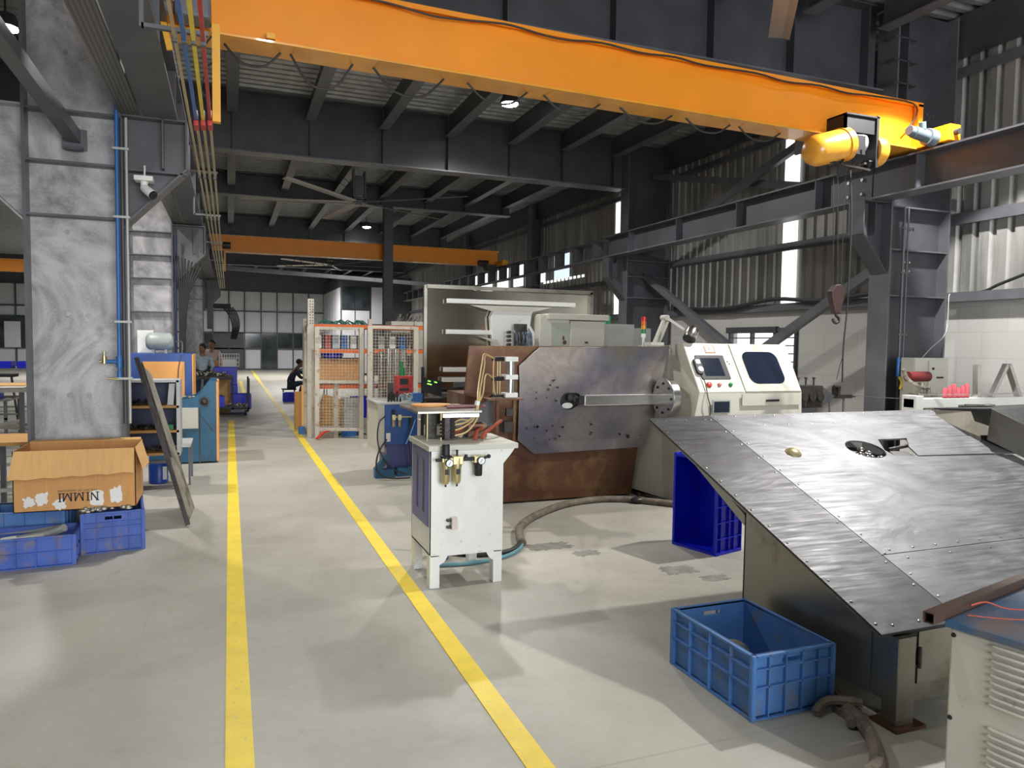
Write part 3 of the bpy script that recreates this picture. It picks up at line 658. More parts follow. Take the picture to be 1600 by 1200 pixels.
# raised hood to the right of the table
hd = thing('folded_sheet_hood', 'dark folded stainless hood rising at right edge of the aluminium table', 'hood', (5.4, 3.8, 0))
A = (4.99, 4.02, 1.05); B = (5.10, 3.62, 0.93); Cc = (5.10, 3.79, 1.16)
m = MB(); m.add([(4.95, 4.05, 1.10), (4.90, 3.60, 0.99), (4.95, 3.72, 1.16), (5.02, 4.07, 1.135), (4.90, 3.60, 0.60), (4.95, 4.05, 0.60)], [(0, 1, 2), (0, 2, 3), (0, 5, 4, 1)])
m.build('triangular_side', STAIN, hd)
m = MB(); m.plate([(0, 0), (0.75, -0.34), (0.75, -0.12), (0.02, 0.215)], (4.94, 3.58, 0.975), (0.35, -0.93, 0), (0, 0, 1), 0.012); m.build('long_side', STAIN, hd, bevel=0.002)
m = MB(); m.add([(4.96, 3.58, 1.19), (5.22, 2.88, 0.86), (6.3, 2.88, 0.86), (6.5, 4.05, 1.17), (5.02, 4.07, 1.15),
                 (4.96, 3.58, 1.18), (5.22, 2.88, 0.85), (6.3, 2.88, 0.85), (6.5, 4.05, 1.16), (5.02, 4.07, 1.14)],
                [(0, 1, 2, 3, 4), (9, 8, 7, 6, 5), (0, 5, 6, 1), (1, 6, 7, 2), (2, 7, 8, 3), (3, 8, 9, 4), (4, 9, 5, 0)]); m.build('top_sheet', ALUD, hd)
m = MB(); m.cyl((5.12, 3.95, 1.175), (5.27, 3.80, 1.19), 0.012); m.cyl((5.06, 3.85, 1.19), (5.33, 3.82, 1.185), 0.009); m.build('clip', CHROME, hd)
for x, y in ((5.3, 3.1), (6.2, 3.1), (6.2, 3.95), (5.1, 4.0)): MB().box(x, x+0.05, y, y+0.05, 0, 0.84 if y < 3.5 else 1.1).build('leg', STAIN, hd)

# louvred cabinet, bottom right corner
bd = thing('louvred_cabinet', 'off white louvred cabinet with worn blue top, bottom right corner', 'cabinet', (2.4, 1.5, 0))
KO = Vector((2.10, 1.63, 0)); KX = Vector((0.972, 0.235, 0)); KY = Vector((0.235, -0.972, 0)); KM = Matrix((KX, -KY, Vector((0, 0, 1)))).transposed().to_4x4(); KM.translation = KO
def kmb(): m = MB(); m.M = KM; return m
OFFW = pm('off_white_cabinet_paint', (0.56, 0.54, 0.47), 0.5, 0, 0.04, 4, dirt=((0.3, 0.25, 0.18), 0.08, 9))
BLUEW = pm('worn_blue_top', (0.05, 0.14, 0.27), 0.35, 0.3, 0.2, 4, dirt=((0.20, 0.16, 0.15), 0.6, 3))
m = kmb(); m.box(0.012, 0.7, -0.62, -0.012, 0.04, 0.725); m.build('body', OFFW, bd, bevel=0.006)
m = kmb(); m.box(-0.004, 0.72, -0.63, 0.0, 0.727, 0.75); m.build('top', BLUEW, bd, bevel=0.004)
m = kmb(); m.box(0.06, 0.64, -0.56, -0.06, 0, 0.04); m.build('plinth', BLACK, bd)
m = kmb()
for g0 in (0.53, 0.275):
    for i in range(9): m.tube([(0.010, -0.135, g0+i*0.0225), (0.002, -0.15, g0+i*0.0225), (0.002, -0.255, g0+i*0.0225), (0.010, -0.27, g0+i*0.0225)], 0.0052, 6, 2)
m.parts('louvre', OFFW, bd, smooth=True)
m = kmb(); m.lathe([(0.008, 0), (0.007, 0.004), (0.001, 0.005)], (0.012, -0.022, 0.705), (-1, 0, 0), 8); m.lathe([(0.008, 0), (0.007, 0.004), (0.001, 0.005)], (0.012, -0.022, 0.44), (-1, 0, 0), 8); m.parts('screw', DARK, bd)
m = kmb(); b_ = 0.02
m.plate([(0, 0), (0.036, 0), (0.036, 0.036), (0, 0.036)], (-0.07, 0.0, 0.745), (0, 1, 0), (0, 0, 1), 0.75, holes=[[(0.004, 0.004), (0.032, 0.004), (0.032, 0.032), (0.004, 0.032)]])
m.build('square_tube', pm('dark_brown_tube', (0.10, 0.06, 0.045), 0.35, 0.4), bd, bevel=0.002)
m = kmb(); m.tube([(0.52, -0.42, 0.76), (0.38, -0.29, 0.78), (0.33, -0.20, 0.87), (0.37, -0.14, 0.94), (0.5, -0.16, 1.0)], 0.012); tag(m.build('air_hose', BLUEP, loc=(2.4, 1.5, 0.75)), 'bright blue air hose looping on top of the louvred cabinet', 'hose')
m = kmb(); m.tube([(0.10, -0.03, 0.785), (0.16, -0.05, 0.79), (0.24, -0.08, 0.762), (0.35, -0.15, 0.757), (0.55, -0.3, 0.757)], 0.0025, 6); m.tube([(0.08, -0.03, 0.757), (0.2, -0.15, 0.756), (0.5, -0.3, 0.756)], 0.002, 6)
tag(m.build('signal_wires', REDC, loc=(2.4, 1.5, 0.75)), 'thin red wires on the worn blue cabinet top', 'wire')
m = kmb(); m.M = KM; m.tube([(0.02, 0.01, 0.2), (-0.06, 0.03, 0.15), (-0.1, 0.05, 0.06), (-0.09, 0.0, 0.01), (-0.05, -0.2, 0.01)], 0.005, 6)
tag(m.build('power_lead', RUBBER, loc=(2.1, 1.6, 0)), 'thin black lead hanging beside the louvred cabinet', 'cable')

# ================================================================== CRATES
def crate(name, lab, L, W, H, mat, loc, rz=0, nx=4, ny=3, rows=(0.42, 0.72), slot=True, group=None, rx=None, t=0.006, vr=0.017, taper=0.0):
    """open plastic crate, outside ribs, origin at its base centre"""
    t_ = thing(name, lab, 'crate', loc, group)
    t_['_o'] = (0, 0, 0)
    def side(m, a, b, n, hole):
        a = Vector(a); b = Vector(b); d = (b-a).normalized(); Ln = (b-a).length; nrm = Vector((d.y, -d.x, 0))
        hl = [[(Ln/2-0.055, H*0.80), (Ln/2+0.055, H*0.80), (Ln/2+0.055, H*0.88), (Ln/2-0.055, H*0.88)]] if hole else []
        m.plate([(0, 0), (Ln, 0), (Ln, H), (0, H)], a-nrm*vr, d, (0, 0, 1), -t, holes=hl)
        for i in range(n+1):
            p = a+d*(Ln*i/n); m.bar(p-nrm*vr/2+Vector((0, 0, 0.004)), p-nrm*vr/2+Vector((0, 0, H-0.004)), 0.006, vr, up=tuple(nrm))
        for r in rows: m.bar(a-nrm*vr/2+Vector((0, 0, H*r)), b-nrm*vr/2+Vector((0, 0, H*r)), vr, 0.006)
    m = MB(); x, y = L/2, W/2
    side(m, (-x, -y, 0), (x, -y, 0), nx, False); side(m, (x, -y, 0), (x, y, 0), ny, slot)
    side(m, (x, y, 0), (-x, y, 0), nx, False); side(m, (-x, y, 0), (-x, -y, 0), ny, slot)
    m.box(-x+vr, x-vr, -y+vr, y-vr, 0.004, 0.012)
    m.build('walls', mat, t_)
    m = MB(); m.plate([(-x, -y), (x, -y), (x, y), (-x, y)], (0, 0, H-0.012), (1, 0, 0), (0, 1, 0), 0.012, holes=[[(-x+vr+t, -y+vr+t), (x-vr-t, -y+vr+t), (x-vr-t, y-vr-t), (-x+vr+t, y-vr-t)]])
    m.plate([(-x, -y), (x, -y), (x, y), (-x, y)], (0, 0, 0), (1, 0, 0), (0, 1, 0), 0.008, holes=[[(-x+vr+t, -y+vr+t), (x-vr-t, -y+vr+t), (x-vr-t, y-vr-t), (-x+vr+t, y-vr-t)]])
    m.parts('rim', mat, t_, bevel=0.002)
    t_.rotation_euler = rx or (0, 0, rz)
    return t_
cr = crate('plastic_crate', 'worn blue ribbed crate holding a metal coil, on floor before aluminium table', 0.62, 0.45, 0.285, CRATEB, (2.29, 2.785, 0), math.radians(90), 4, 5, rows=(0.5, 0.78))
m = MB(); m.lathe([(0.05, -0.06), (0.085, -0.06), (0.085, 0.06), (0.05, 0.06), (0.05, -0.06)], (2.22, 2.80, 0.105), (0.5, 0.8, 0.25), 28); tag(m.build('wire_coil', SCRAP, loc=(2.22, 2.8, 0.1), smooth=True), 'shiny wrapped metal coil lying inside the worn blue crate', 'coil')
m = MB(); m.lathe([(0.045, -0.04), (0.09, -0.04), (0.09, 0.04), (0.045, 0.04), (0.045, -0.04)], (2.19, 2.93, 0.105), (0.3, 0.9, 0.2), 24); tag(m.build('wire_coil', DARK, loc=(2.19, 2.93, 0.1), smooth=True), 'dark dull metal coil lying behind the shiny one in the blue crate', 'coil')
# royal blue crate standing on its end behind the table
cr2 = crate('plastic_crate', 'clean royal blue crate standing on end behind aluminium table, open side facing left', 0.74, 0.43, 0.32, CRATEN, (3.69, 4.88, 0.371), 0, 6, 5, rows=(0.3, 0.5, 0.8))
cr2.rotation_mode = 'QUATERNION'
# local X (length) -> up ; local Z (opening) -> left
q = Matrix((Vector((0, 0, 1)), Vector((-0.268, 0.963, 0)), Vector((-0.963, -0.268, 0)))).transposed()
cr2.rotation_quaternion = q.to_quaternion()
# left group
cr3 = crate('plastic_crate', 'violet blue crate with oval handle slot under the cardboard box right end', 0.56, 0.42, 0.305, CRATEV, (-0.85, 6.40, 0), math.radians(97), 6, 4, rows=(0.35, 0.62, 0.74), slot=True)
cr4 = crate('plastic_crate', 'lowest blue crate at left edge with a bent sheet inside', 0.60, 0.40, 0.215, CRATEV, (-1.33, 6.04, 0), math.radians(4), 5, 3, rows=(0.5,), slot=False)
cr5 = crate('plastic_crate', 'light blue crate behind the lowest crate, under the cardboard box left end', 0.52, 0.40, 0.31, CRATEB, (-1.42, 6.48, 0), 0.0, 4, 3, rows=(0.4,), slot=False)
m = MB(); m.tube([(-1.52, 6.1, 0.14), (-1.25, 6.1, 0.17), (-1.12, 6.05, 0.225)], 0.03, 8); m.plate([(0, 0), (0.42, 0), (0.42, 0.06), (0.2, 0.02)], (-1.55, 6.18, 0.18), (1, 0, 0), (0, -0.5, 0.8), 0.004)
tag(m.build('scrap_sheet', GREYCAB, loc=(-1.3, 6.1, 0.2)), 'curled grey metal sheet lying in the lowest blue crate', 'scrap')
m = MB()
for i in range(26):
    x = -1.04+random.random()*0.33; y = 6.14+random.random()*0.06; m.ell((x, y, 0.31+random.random()*0.03), 0.02+random.random()*0.01, 0.02, 0.012+random.random()*0.01, 7, 5)
tag(m.build('metal_shavings', SCRAP, loc=(-0.85, 6.17, 0.3)), 'pile of grey metal shavings at the violet crate rim', 'shavings', kind='stuff')

# ================================================================== CARDBOARD BOX
cb = thing('cardboard_box', 'long open cardboard box with torn white labels resting across blue crates', 'box', (-1.06, 6.3, 0.32))
CX0, CX1, CY0, CY1, CZ0, CZ1 = -1.455, -0.665, 6.15, 6.65, 0.33, 0.775
m = MB()
m.box(CX0, CX1, CY0, CY0+0.006, CZ0, CZ1); m.box(CX0, CX1, CY1-0.006, CY1, CZ0, CZ1); m.box(CX0, CX0+0.006, CY0, CY1, CZ0, CZ1); m.box(CX1-0.006, CX1, CY0, CY1, CZ0, CZ1); m.box(CX0, CX1, CY0, CY1, CZ0, CZ0+0.006)
m.build('box_body', CARD, cb)
m = MB()
N_ = 14; top = []; bot = []
for i in range(N_+1):
    f = i/N_; top.append((CX0+0.01+f*(CX1-CX0-0.02), CY0-0.002, CZ1)); bot.append((CX0-0.02+f*(CX1-CX0+0.012), CY0-0.055, CZ1-0.20+0.025*f+0.006*math.sin(i*2.1)))
vs = [Vector(p) for p in top+bot]; n = len(vs); vs += [p+Vector((0, 0.005, 0.001)) for p in vs]
fs = [(i, i+N_+1, i+N_+2, i+1) for i in range(N_)]; fs += [tuple(reversed([q_+n for q_ in f_])) for f_ in fs[:N_]]
fs += [(i+N_+1, i+N_+1+n, i+N_+2+n, i+N_+2) for i in range(N_)]
m.add(vs, fs); m.build('front_flap', CARD2, cb)
m = MB(); m.plate([(0, 0), (0.45, 0), (0.42, 0.19), (0.03, 0.17)], (CX1, CY0+0.01, CZ1), (0, 1, 0), (0.28, 0, -0.96), 0.005); m.build('side_flap', CARD2, cb)
m = MB(); m.plate([(0, 0), (0.78, 0), (0.77, 0.09), (0.0, 0.09)], (CX0, CY1, CZ1), (1, 0, 0), (0, 1, 0.05), 0.005); m.build('rear_flap', CARD2, cb)
PAPER = pm('torn_white_paper', (0.72, 0.71, 0.69), 0.7, 0, 0.05)
INK = pm('dark_print_ink', (0.03, 0.025, 0.025), 0.7)
rnd = random.Random(3)
def torn(x, z, w_, h_, n=22, k=0.28):
    p = []
    for i in range(n):
        a = 2*PI*i/n; r = 1-k*rnd.random(); p.append((x+w_/2*max(-1, min(1, 1.25*math.cos(a)))*r, z+h_/2*max(-1, min(1, 1.25*math.sin(a)))*r))
    return p
for (x, z, w_, h_, kk) in [(-1.36, 0.40, 0.09, 0.09, .5), (-1.28, 0.425, 0.10, 0.11, .4), (-1.17, 0.38, 0.10, 0.11, .5), (-0.925, 0.41, 0.095, 0.12, .12), (-0.80, 0.425, 0.095, 0.15, .4)]:
    MB().plate(torn(x, z, w_, h_, k=kk), (0, CY0-0.0012, 0), (1, 0, 0), (0, 0, 1), -0.0008).build('torn_label', PAPER, cb)
def text(body, size, loc, rot, mat, parent, name='lettering', ext=0.0006, font_w=1.0, off=0.0):
    c = bpy.data.curves.new(name, 'FONT'); c.space_character = 1.15; c.body = body; c.size = size; c.extrude = ext; c.align_x = 'CENTER'; c.align_y = 'CENTER'; c.offset = off
    tmp = bpy.data.objects.new(name, c); C.objects.link(tmp); bpy.context.view_layer.update()
    me = bpy.data.meshes.new_from_object(tmp.evaluated_get(bpy.context.evaluated_depsgraph_get())); bpy.data.objects.remove(tmp)
    me.materials.clear(); me.materials.append(mat); o = bpy.data.objects.new(name, me); C.objects.link(o)
    o.rotation_euler = rot; po = Vector(parent.get('_o', (0, 0, 0))); o.location = Vector(loc)-po; o.parent = parent; o.scale = (font_w, 1, 1); return o
m = MB()
def stroke(x0, z0, x1, z1, w_):
    """letter stroke, drawn upside down on the box front"""
    cx, cz = -1.045, 0.425
    m.bar((cx-x0, CY0-0.0012, cz-z0), (cx-x1, CY0-0.0012, cz-z1), 0.0012, w_, up=(1, 0, 0) if abs(x0-x1) < 1e-6 else (0, 0, 1))
def serif(x, z): m.box(-1.045-x-0.011, -1.045-x+0.011, CY0-0.0018, CY0-0.0006, 0.425-z-0.003, 0.425-z+0.003)
hL = 0.03
for x0, ch in ((-0.125, 'N'), (-0.062, 'I'), (-0.03, 'M'), (0.045, 'M'), (0.118, 'I')):
    if ch == 'I': stroke(x0, -hL, x0, hL, 0.010); serif(x0, hL); serif(x0, -hL)
    if ch == 'N': stroke(x0, -hL, x0, hL, 0.008); stroke(x0+0.04, -hL, x0+0.04, hL, 0.008); stroke(x0, hL, x0+0.04, -hL, 0.010); serif(x0, hL); serif(x0, -hL)
    if ch == 'M': stroke(x0, -hL, x0, hL, 0.009); stroke(x0+0.05, -hL, x0+0.05, hL, 0.009); stroke(x0, hL, x0+0.025, -hL, 0.009); stroke(x0+0.025, -hL, x0+0.05, hL, 0.009); serif(x0, -hL); serif(x0+0.05, -hL)
m.build('lettering', INK, cb)
text('THE ART OF HARDWARE', 0.021, (-1.05, CY0-0.0015, 0.475), (PI/2, PI, 0), INK, cb, font_w=0.95)
for k_ in (-0.93, -1.245): MB().box(k_-0.001, k_+0.001, CY0-0.001, CY0, CZ0+0.03, CZ0+0.24).build('crease', CARD2, cb)
# ================================================================== WHITE PNEUMATIC CABINET WITH WELDING RIG
wc = thing('white_control_cabinet', 'white cabinet on four legs with air regulators on its front', 'cabinet', (1.45, 4.85, 0))
m = MB(); m.plate([(1.20, 0.21), (1.275, 0.21), (1.275, 0.21), (1.62, 0.21), (1.70, 0.21), (1.70, 0.80), (1.76, 0.87), (1.78, 0.90), (1.20, 0.90)], (0, 4.56, 0), (1, 0, 0), (0, 0, 1), -0.004); m.build('front_panel', WPAINT, wc, bevel=0.002)
m = MB(); m.box(1.20, 1.206, 4.56, 5.07, 0.22, 0.90); m.box(1.694, 1.70, 4.57, 5.07, 0.22, 0.86); m.box(1.2, 1.7, 5.06, 5.07, 0.22, 0.9); m.box(1.2, 1.7, 4.57, 5.06, 0.22, 0.23); m.build('casing', WPAINT, wc)
m = MB(); m.box(1.185, 1.80, 4.545, 5.10, 0.90, 0.935); m.build('cabinet_top', CREAM, wc, bevel=0.003)
m = MB(); m.box(1.193, 1.2, 4.60, 5.02, 0.40, 0.885); m.build('purple_vent_door', PURPLE, wc, bevel=0.001)['label'] = 'purple blue slotted side door'
m = MB()
for c_ in range(2):
    for i in range(22): m.bar((1.191, 4.69+c_*0.17, 0.48+i*0.016), (1.191, 4.735+c_*0.17, 0.488+i*0.016), 0.003, 0.004)
m.build('vent_slots', SCREEN, bpy.data.objects['purple_vent_door'])
for (x0, x1, y0, y1) in [(1.195, 1.28, 4.56, 4.64), (1.63, 1.71, 4.56, 4.64), (1.195, 1.275, 5.0, 5.075), (1.60, 1.68, 5.0, 5.075)]:
    m = MB(); m.box(x0+.006, x1-.012, y0, y1, 0.0, 0.22); l_ = m.build('leg', WPAINT, wc, bevel=0.004)
m = MB(); m.plate([(1.262, 0.215), (1.325, 0.215), (1.30, 0.17), (1.262, 0.15)], (0, 4.562, 0), (1, 0, 0), (0, 0, 1), -0.004); m.plate([(1.64, 0.215), (1.64, 0.15), (1.61, 0.17), (1.585, 0.215)], (0, 4.562, 0), (1, 0, 0), (0, 0, 1), -0.004); m.parts('leg_gusset', WPAINT, wc)
# filter-regulator-lubricator set
fr = thing('air_regulator_set', 'brass and black filter regulator set with two dial gauges on white cabinet front', 'regulator', (1.38, 4.55, 0.8))
def bowl(x, z0=0.815, name='filter_bowl'):
    m = MB(); m.lathe([(0.008, -0.125), (0.018, -0.12), (0.026, -0.105), (0.028, -0.02), (0.032, 0.0), (0.032, 0.045), (0.026, 0.05)], (x, 4.50, z0), (0, 0, 1), 16); f = m.build(name, BRASS, fr, smooth=True)
    m = MB(); m.box(x-0.011, x+0.011, 4.465, 4.474, z0-0.055, z0-0.022); m.build('sight_glass', BLACK, f)
    m = MB(); m.lathe([(0.006, 0), (0.007, -0.016), (0.001, -0.018)], (x, 4.50, z0-0.122), (0, 0, 1), 8); m.build('drain', BLACK, f)
bowl(1.285); bowl(1.36)
m = MB(); m.box(1.255, 1.395, 4.475, 4.53, 0.835, 0.865); m.box(1.325, 1.395, 4.47, 4.53, 0.82, 0.875); m.box(1.47, 1.535, 4.475, 4.535, 0.825, 0.87); m.parts('valve_body', BRASS, fr, bevel=0.004)
m = MB(); m.cyl((1.22, 4.5, 0.85), (1.26, 4.5, 0.85), 0.010); m.cyl((1.39, 4.5, 0.85), (1.475, 4.5, 0.85), 0.012); m.cyl((1.535, 4.5, 0.85), (1.575, 4.5, 0.862), 0.009); m.ell((1.575, 4.5, 0.862), 0.014, 0.014, 0.014); m.cyl((1.42, 4.5, 0.85), (1.42, 4.5, 0.88), 0.011); m.cyl((1.36, 4.5, 0.875), (1.36, 4.5, 0.905), 0.007); m.ell((1.36, 4.5, 0.905), 0.009, 0.009, 0.009)
m.cyl((1.29, 4.5, 0.85), (1.29, 4.555, 0.85), 0.012); m.cyl((1.5, 4.5, 0.85), (1.5, 4.555, 0.85), 0.012); m.parts('fitting', BLACK, fr, smooth=True)
m = MB(); m.lathe([(0.034, 0), (0.036, 0.015), (0.026, 0.02), (0.025, 0.085), (0.021, 0.09), (0.001, 0.09)], (1.285, 4.5, 0.862), (0, 0, 1), 18); m.build('black_knob', BLACK, fr, smooth=True)
m = MB(); m.lathe([(0.034, 0), (0.034, -0.012), (0.026, -0.02), (0.025, -0.085), (0.021, -0.09), (0.001, -0.09)], (1.505, 4.5, 0.828), (0, 0, 1), 18); m.build('black_knob', BLACK, fr, smooth=True)
def gauge(x, z, par, y=4.475, r=0.024):
    m = MB(); m.lathe([(r*0.9, 0), (r*1.1, 0.004), (r*1.1, 0.02), (r*0.95, 0.022), (r*0.95, 0.018), (0.001, 0.018)], (x, y, z), (0, -1, 0), 20); g = m.build('gauge', BLACK, par, smooth=True)
    m = MB(); m.cyl((x, y-0.0185, z), (x, y-0.0195, z), r*0.93, n=20); m.build('dial_face', pm('white_dial', (0.85, 0.86, 0.88), 0.3), g)
    m = MB(); m.bar((x-r*0.3, y-0.0205, z-r*0.5), (x+r*0.2, y-0.0205, z+r*0.4), 0.003, 0.002); m.build('needle', SCREEN, g)
gauge(1.298, 0.835, fr, 4.472); gauge(1.512, 0.842, fr, 4.475)
m = MB(); m.box(1.335, 1.375, 4.515, 4.556, 0.39, 0.465); sw = m.build('terminal_block', pm('pinkish_white_plastic', (0.6, 0.52, 0.48), 0.5), loc=(1.355, 4.54, 0.42), bevel=0.003)
tag(sw, 'small pinkish white terminal block low on the white cabinet front', 'switch')
m = MB(); m.box(1.31, 1.335, 4.53, 4.556, 0.44, 0.455); m.box(1.308, 1.335, 4.53, 4.556, 0.395, 0.41); m.cyl((1.305, 4.535, 0.448), (1.312, 4.535, 0.448), 0.006); m.parts('contact_screw', DARK, sw)
# welding rig on the cabinet
rg = thing('electrode_press_rig', 'dark press rig with flat table plate standing on the white cabinet', 'press', (1.4, 4.9, 0.94))
m = MB(); m.box(1.36, 1.41, 4.80, 4.86, 0.935, 1.12); m.box(1.27, 1.34, 4.92, 4.98, 0.935, 1.12); m.parts('pillar_block', DARK, rg, bevel=0.003)
m = MB()
for x, y in ((1.25, 4.84), (1.335, 4.80), (1.34, 4.95)): m.cyl((x, y, 0.935), (x, y, 1.12), 0.007)
m.parts('guide_rod', BRASS, rg, smooth=True)
m = MB(); m.box(1.17, 1.62, 4.78, 5.35, 1.12, 1.135); m.build('table_plate', STAIN, rg, bevel=0.001)
m = MB(); m.box(1.34, 1.60, 4.775, 4.80, 1.09, 1.118); m.build('front_rail', CHROME, rg, bevel=0.002)
m = MB(); m.plate(circ(0, 0, 0.15, 20, 0.10), (1.37, 5.2, 1.137), (1, 0, 0), (0, 1, 0), 0.012); m.build('copper_plate', ORANGEP, rg)['label'] = 'round copper orange plate'
m = MB(); m.plate([(0, 0), (0.3, 0.02), (0.33, 0.16), (0.05, 0.2)], (1.42, 4.95, 1.137), (1, 0, 0), (0, 1, 0), 0.01); m.build('dark_red_pad', pm('dark_red_pad', (0.16, 0.04, 0.05), 0.7), rg)
m = MB()
for i in range(7): m.cyl((1.43+0.0, 4.79, 0.96+i*0.022), (1.40, 4.79, 0.955+i*0.022), 0.009, n=8)
for i in range(5): m.cyl((1.355, 4.80, 0.97+i*0.024), (1.33, 4.79, 0.965+i*0.024), 0.010, n=8)
m.parts('valve', BLACK, rg)
m = MB(); m.box(1.56, 1.70, 4.90, 5.02, 0.936, 1.03); m.box(1.60, 1.66, 4.895, 4.90, 0.975, 1.01); m.build('copper_clamp', BROWN, rg, bevel=0.004)
m = MB()
m.tube([(1.66, 4.9, 1.0), (1.60, 4.82, 0.99), (1.57, 4.76, 0.955), (1.55, 4.74, 0.945)], 0.012); m.tube([(1.86, 5.05, 1.03), (1.75, 4.9, 1.01), (1.66, 4.82, 0.975), (1.62, 4.78, 0.945)], 0.012)
m.tube([(1.45, 4.95, 0.96), (1.50, 4.93, 0.98), (1.54, 4.93, 1.01)], 0.012)
tag(m.build('welding_cable', REDC, loc=(1.65, 4.85, 0.95)), 'red welding cables bending over the white cabinet top', 'cable')
# cylinder bracket on the brown plate, white cylinder above it
br_ = thing('cylinder_bracket', 'rust brown bracket frame holding the white air cylinder', 'bracket', (2.35, 6.4, 0.9))
m = MB(); m.bar((1.84, 6.22, 0.92), (2.20, 6.25, 1.125), 0.05, 0.016); m.box(2.12, 2.45, 6.08, 6.74, 1.095, 1.11); m.box(2.22, 2.245, 6.15, 6.18, 0.60, 1.095); m.box(2.38, 2.405, 6.15, 6.18, 0.60, 1.095); m.box(2.10, 2.43, 6.15, 6.74, 0.585, 0.60); m.parts('angle_frame', BROWN, br_)
m = MB(); m.plate([(0, 0), (0.38, 0.0), (0.38, 0.26), (0.14, 0.15)], (1.86, 6.30, 0.84), (1, 0, 0), (0, 0, 1), -0.014); m.build('gusset', STEEL_L, br_)
m = MB(); m.box(2.28, 2.37, 6.10, 6.25, 0.80, 0.90); m.box(2.29, 2.36, 6.08, 6.12, 0.95, 1.02); m.parts('slide_block', DARK, br_, bevel=0.004)
cy = thing('air_cylinder', 'white and silver upright air cylinder above the brown bracket', 'cylinder', (2.36, 6.2, 1.11))
m = MB()
for z in (1.112, 1.275, 1.435): m.box(2.30, 2.42, 6.14, 6.26, z, z+0.042)
m.parts('end_block', WPAINT, cy, bevel=0.003)
m = MB(); m.cyl((2.365, 6.2, 1.154), (2.365, 6.2, 1.275), 0.043, n=20); m.cyl((2.365, 6.2, 1.317), (2.365, 6.2, 1.435), 0.043, n=20); m.parts('barrel', CHROME, cy, smooth=True)
m = MB()
for x in (2.20, 2.24, 2.262): m.cyl((x, 6.19, 1.11), (x, 6.19, 1.47), 0.006)
m.parts('guide_rod', BRASS, cy)
m = MB()
for z in (1.13, 1.275, 1.29, 1.45, 1.465): m.cyl((2.18, 6.16, z), (2.30, 6.19, z), 0.013, n=8)
m.parts('fitting', BLACK, cy)
m = MB()
m.tube([(2.20, 6.16, 1.46), (2.06, 6.0, 1.49), (1.88, 5.5, 1.42), (1.68, 5.0, 1.27), (1.62, 4.85, 1.17), (1.57, 4.82, 1.07), (1.49, 4.8, 1.02), (1.43, 4.8, 1.0)], 0.0065, 8)
m.tube([(2.19, 6.16, 1.465), (2.05, 6.0, 1.505), (1.86, 5.5, 1.44), (1.665, 5.0, 1.28), (1.61, 4.85, 1.17), (1.60, 4.82, 1.08), (1.52, 4.8, 0.99), (1.43, 4.8, 0.965)], 0.0065, 8)
m.tube([(2.19, 6.16, 1.285), (2.08, 6.0, 1.33), (1.92, 5.6, 1.32), (1.70, 5.0, 1.235), (1.615, 4.86, 1.17), (1.58, 4.82, 1.10), (1.5, 4.8, 1.05), (1.43, 4.8, 1.04)], 0.0065, 8)
m.tube([(2.19, 6.15, 1.45), (2.175, 6.12, 1.34), (2.19, 6.14, 1.20), (2.21, 6.16, 1.14)], 0.006, 8)
m.tube([(1.43, 4.8, 1.055), (1.47, 4.79, 1.075), (1.53, 4.80, 1.07), (1.58, 4.84, 1.09)], 0.005, 8)
hs = m.build('air_hose', HOSEY, loc=(1.6, 5, 1.2), smooth=True); tag(hs, 'bundle of yellow air hoses arching to the white air cylinder', 'hose')
MB().cyl((1.607, 4.855, 1.165), (1.614, 4.855, 1.195), 0.018).build('hose_clip', WPAINT, hs)

# ================================================================== SPRING MACHINE : big plates and white console
sm = thing('spring_forming_machine', 'big white machine with burnished steel front plate and slanted console', 'machine', (4.2, 6.6, 0))
m = MB(); m.plate([(2.6, 0.02), (3.98, 0.02), (4.05, 0.5), (4.38, 1.585), (2.16, 1.57), (2.08, 0.62), (2.1, 0.02)], (0, 6.78, 0), (1, 0, 0), (0, 0, 1), -0.03); m.box(2.12, 4.0, 6.80, 7.4, 0.02, 1.1); m.build('brown_base_plate', BROWN, sm)['label'] = 'rust brown base plate'
sl = [(3.20+0.085*math.cos(a), 1.02+0.085*math.sin(a)) for a in [PI/2+PI*i/10 for i in range(11)]]+[(3.24, 0.935), (3.33, 0.99), (3.33, 1.09), (3.28, 1.105)]
m = MB(); m.plate([(2.66, 0.64), (2.83, 0.50), (2.86, 0.495), (4.08, 0.52), (4.22, 0.86), (4.385, 1.585), (2.88, 1.565), (2.66, 1.38), (2.67, 1.2)], (0, 6.735, 0), (1, 0, 0), (0, 0, 1), -0.012, holes=[sl])
m.build('steel_front_plate', SPRINGP, sm, bevel=0.003)
m = MB(); m.box(3.1, 3.4, 6.76, 6.77, 0.9, 1.14); m.build('recess', BLACK, sm)
m = MB(); m.cyl((3.21, 6.745, 1.06), (3.21, 6.70, 1.06), 0.03, n=16); m.cyl((3.27, 6.745, 1.045), (3.27, 6.69, 1.045), 0.035, n=14); m.box(3.27, 3.40, 6.62, 6.70, 0.99, 1.06); m.parts('chuck', DARK, sm)
m = MB(); m.ell((3.20, 6.748, 0.975), 0.06, 0.004, 0.03); m.build('white_stop', WPAINT, sm)
m = MB(); m.box(3.30, 4.22, 6.56, 6.70, 0.985, 1.095); m.build('mandrel_arm', CHROME, sm, bevel=0.01)
m = MB(); m.cyl((4.18, 6.52, 1.055), (4.27, 6.52, 1.055), 0.205, n=36); m.build('flange_ring', CHROME, sm, bevel=0.006, smooth=True)
m = MB()
for i in range(8):
    a = 2*PI*i/8; m.cyl((4.185, 6.52+0.15*math.cos(a), 1.055+0.15*math.sin(a)), (4.172, 6.52+0.15*math.cos(a), 1.055+0.15*math.sin(a)), 0.014, n=8)
m.parts('ring_bolt', BLACK, sm)
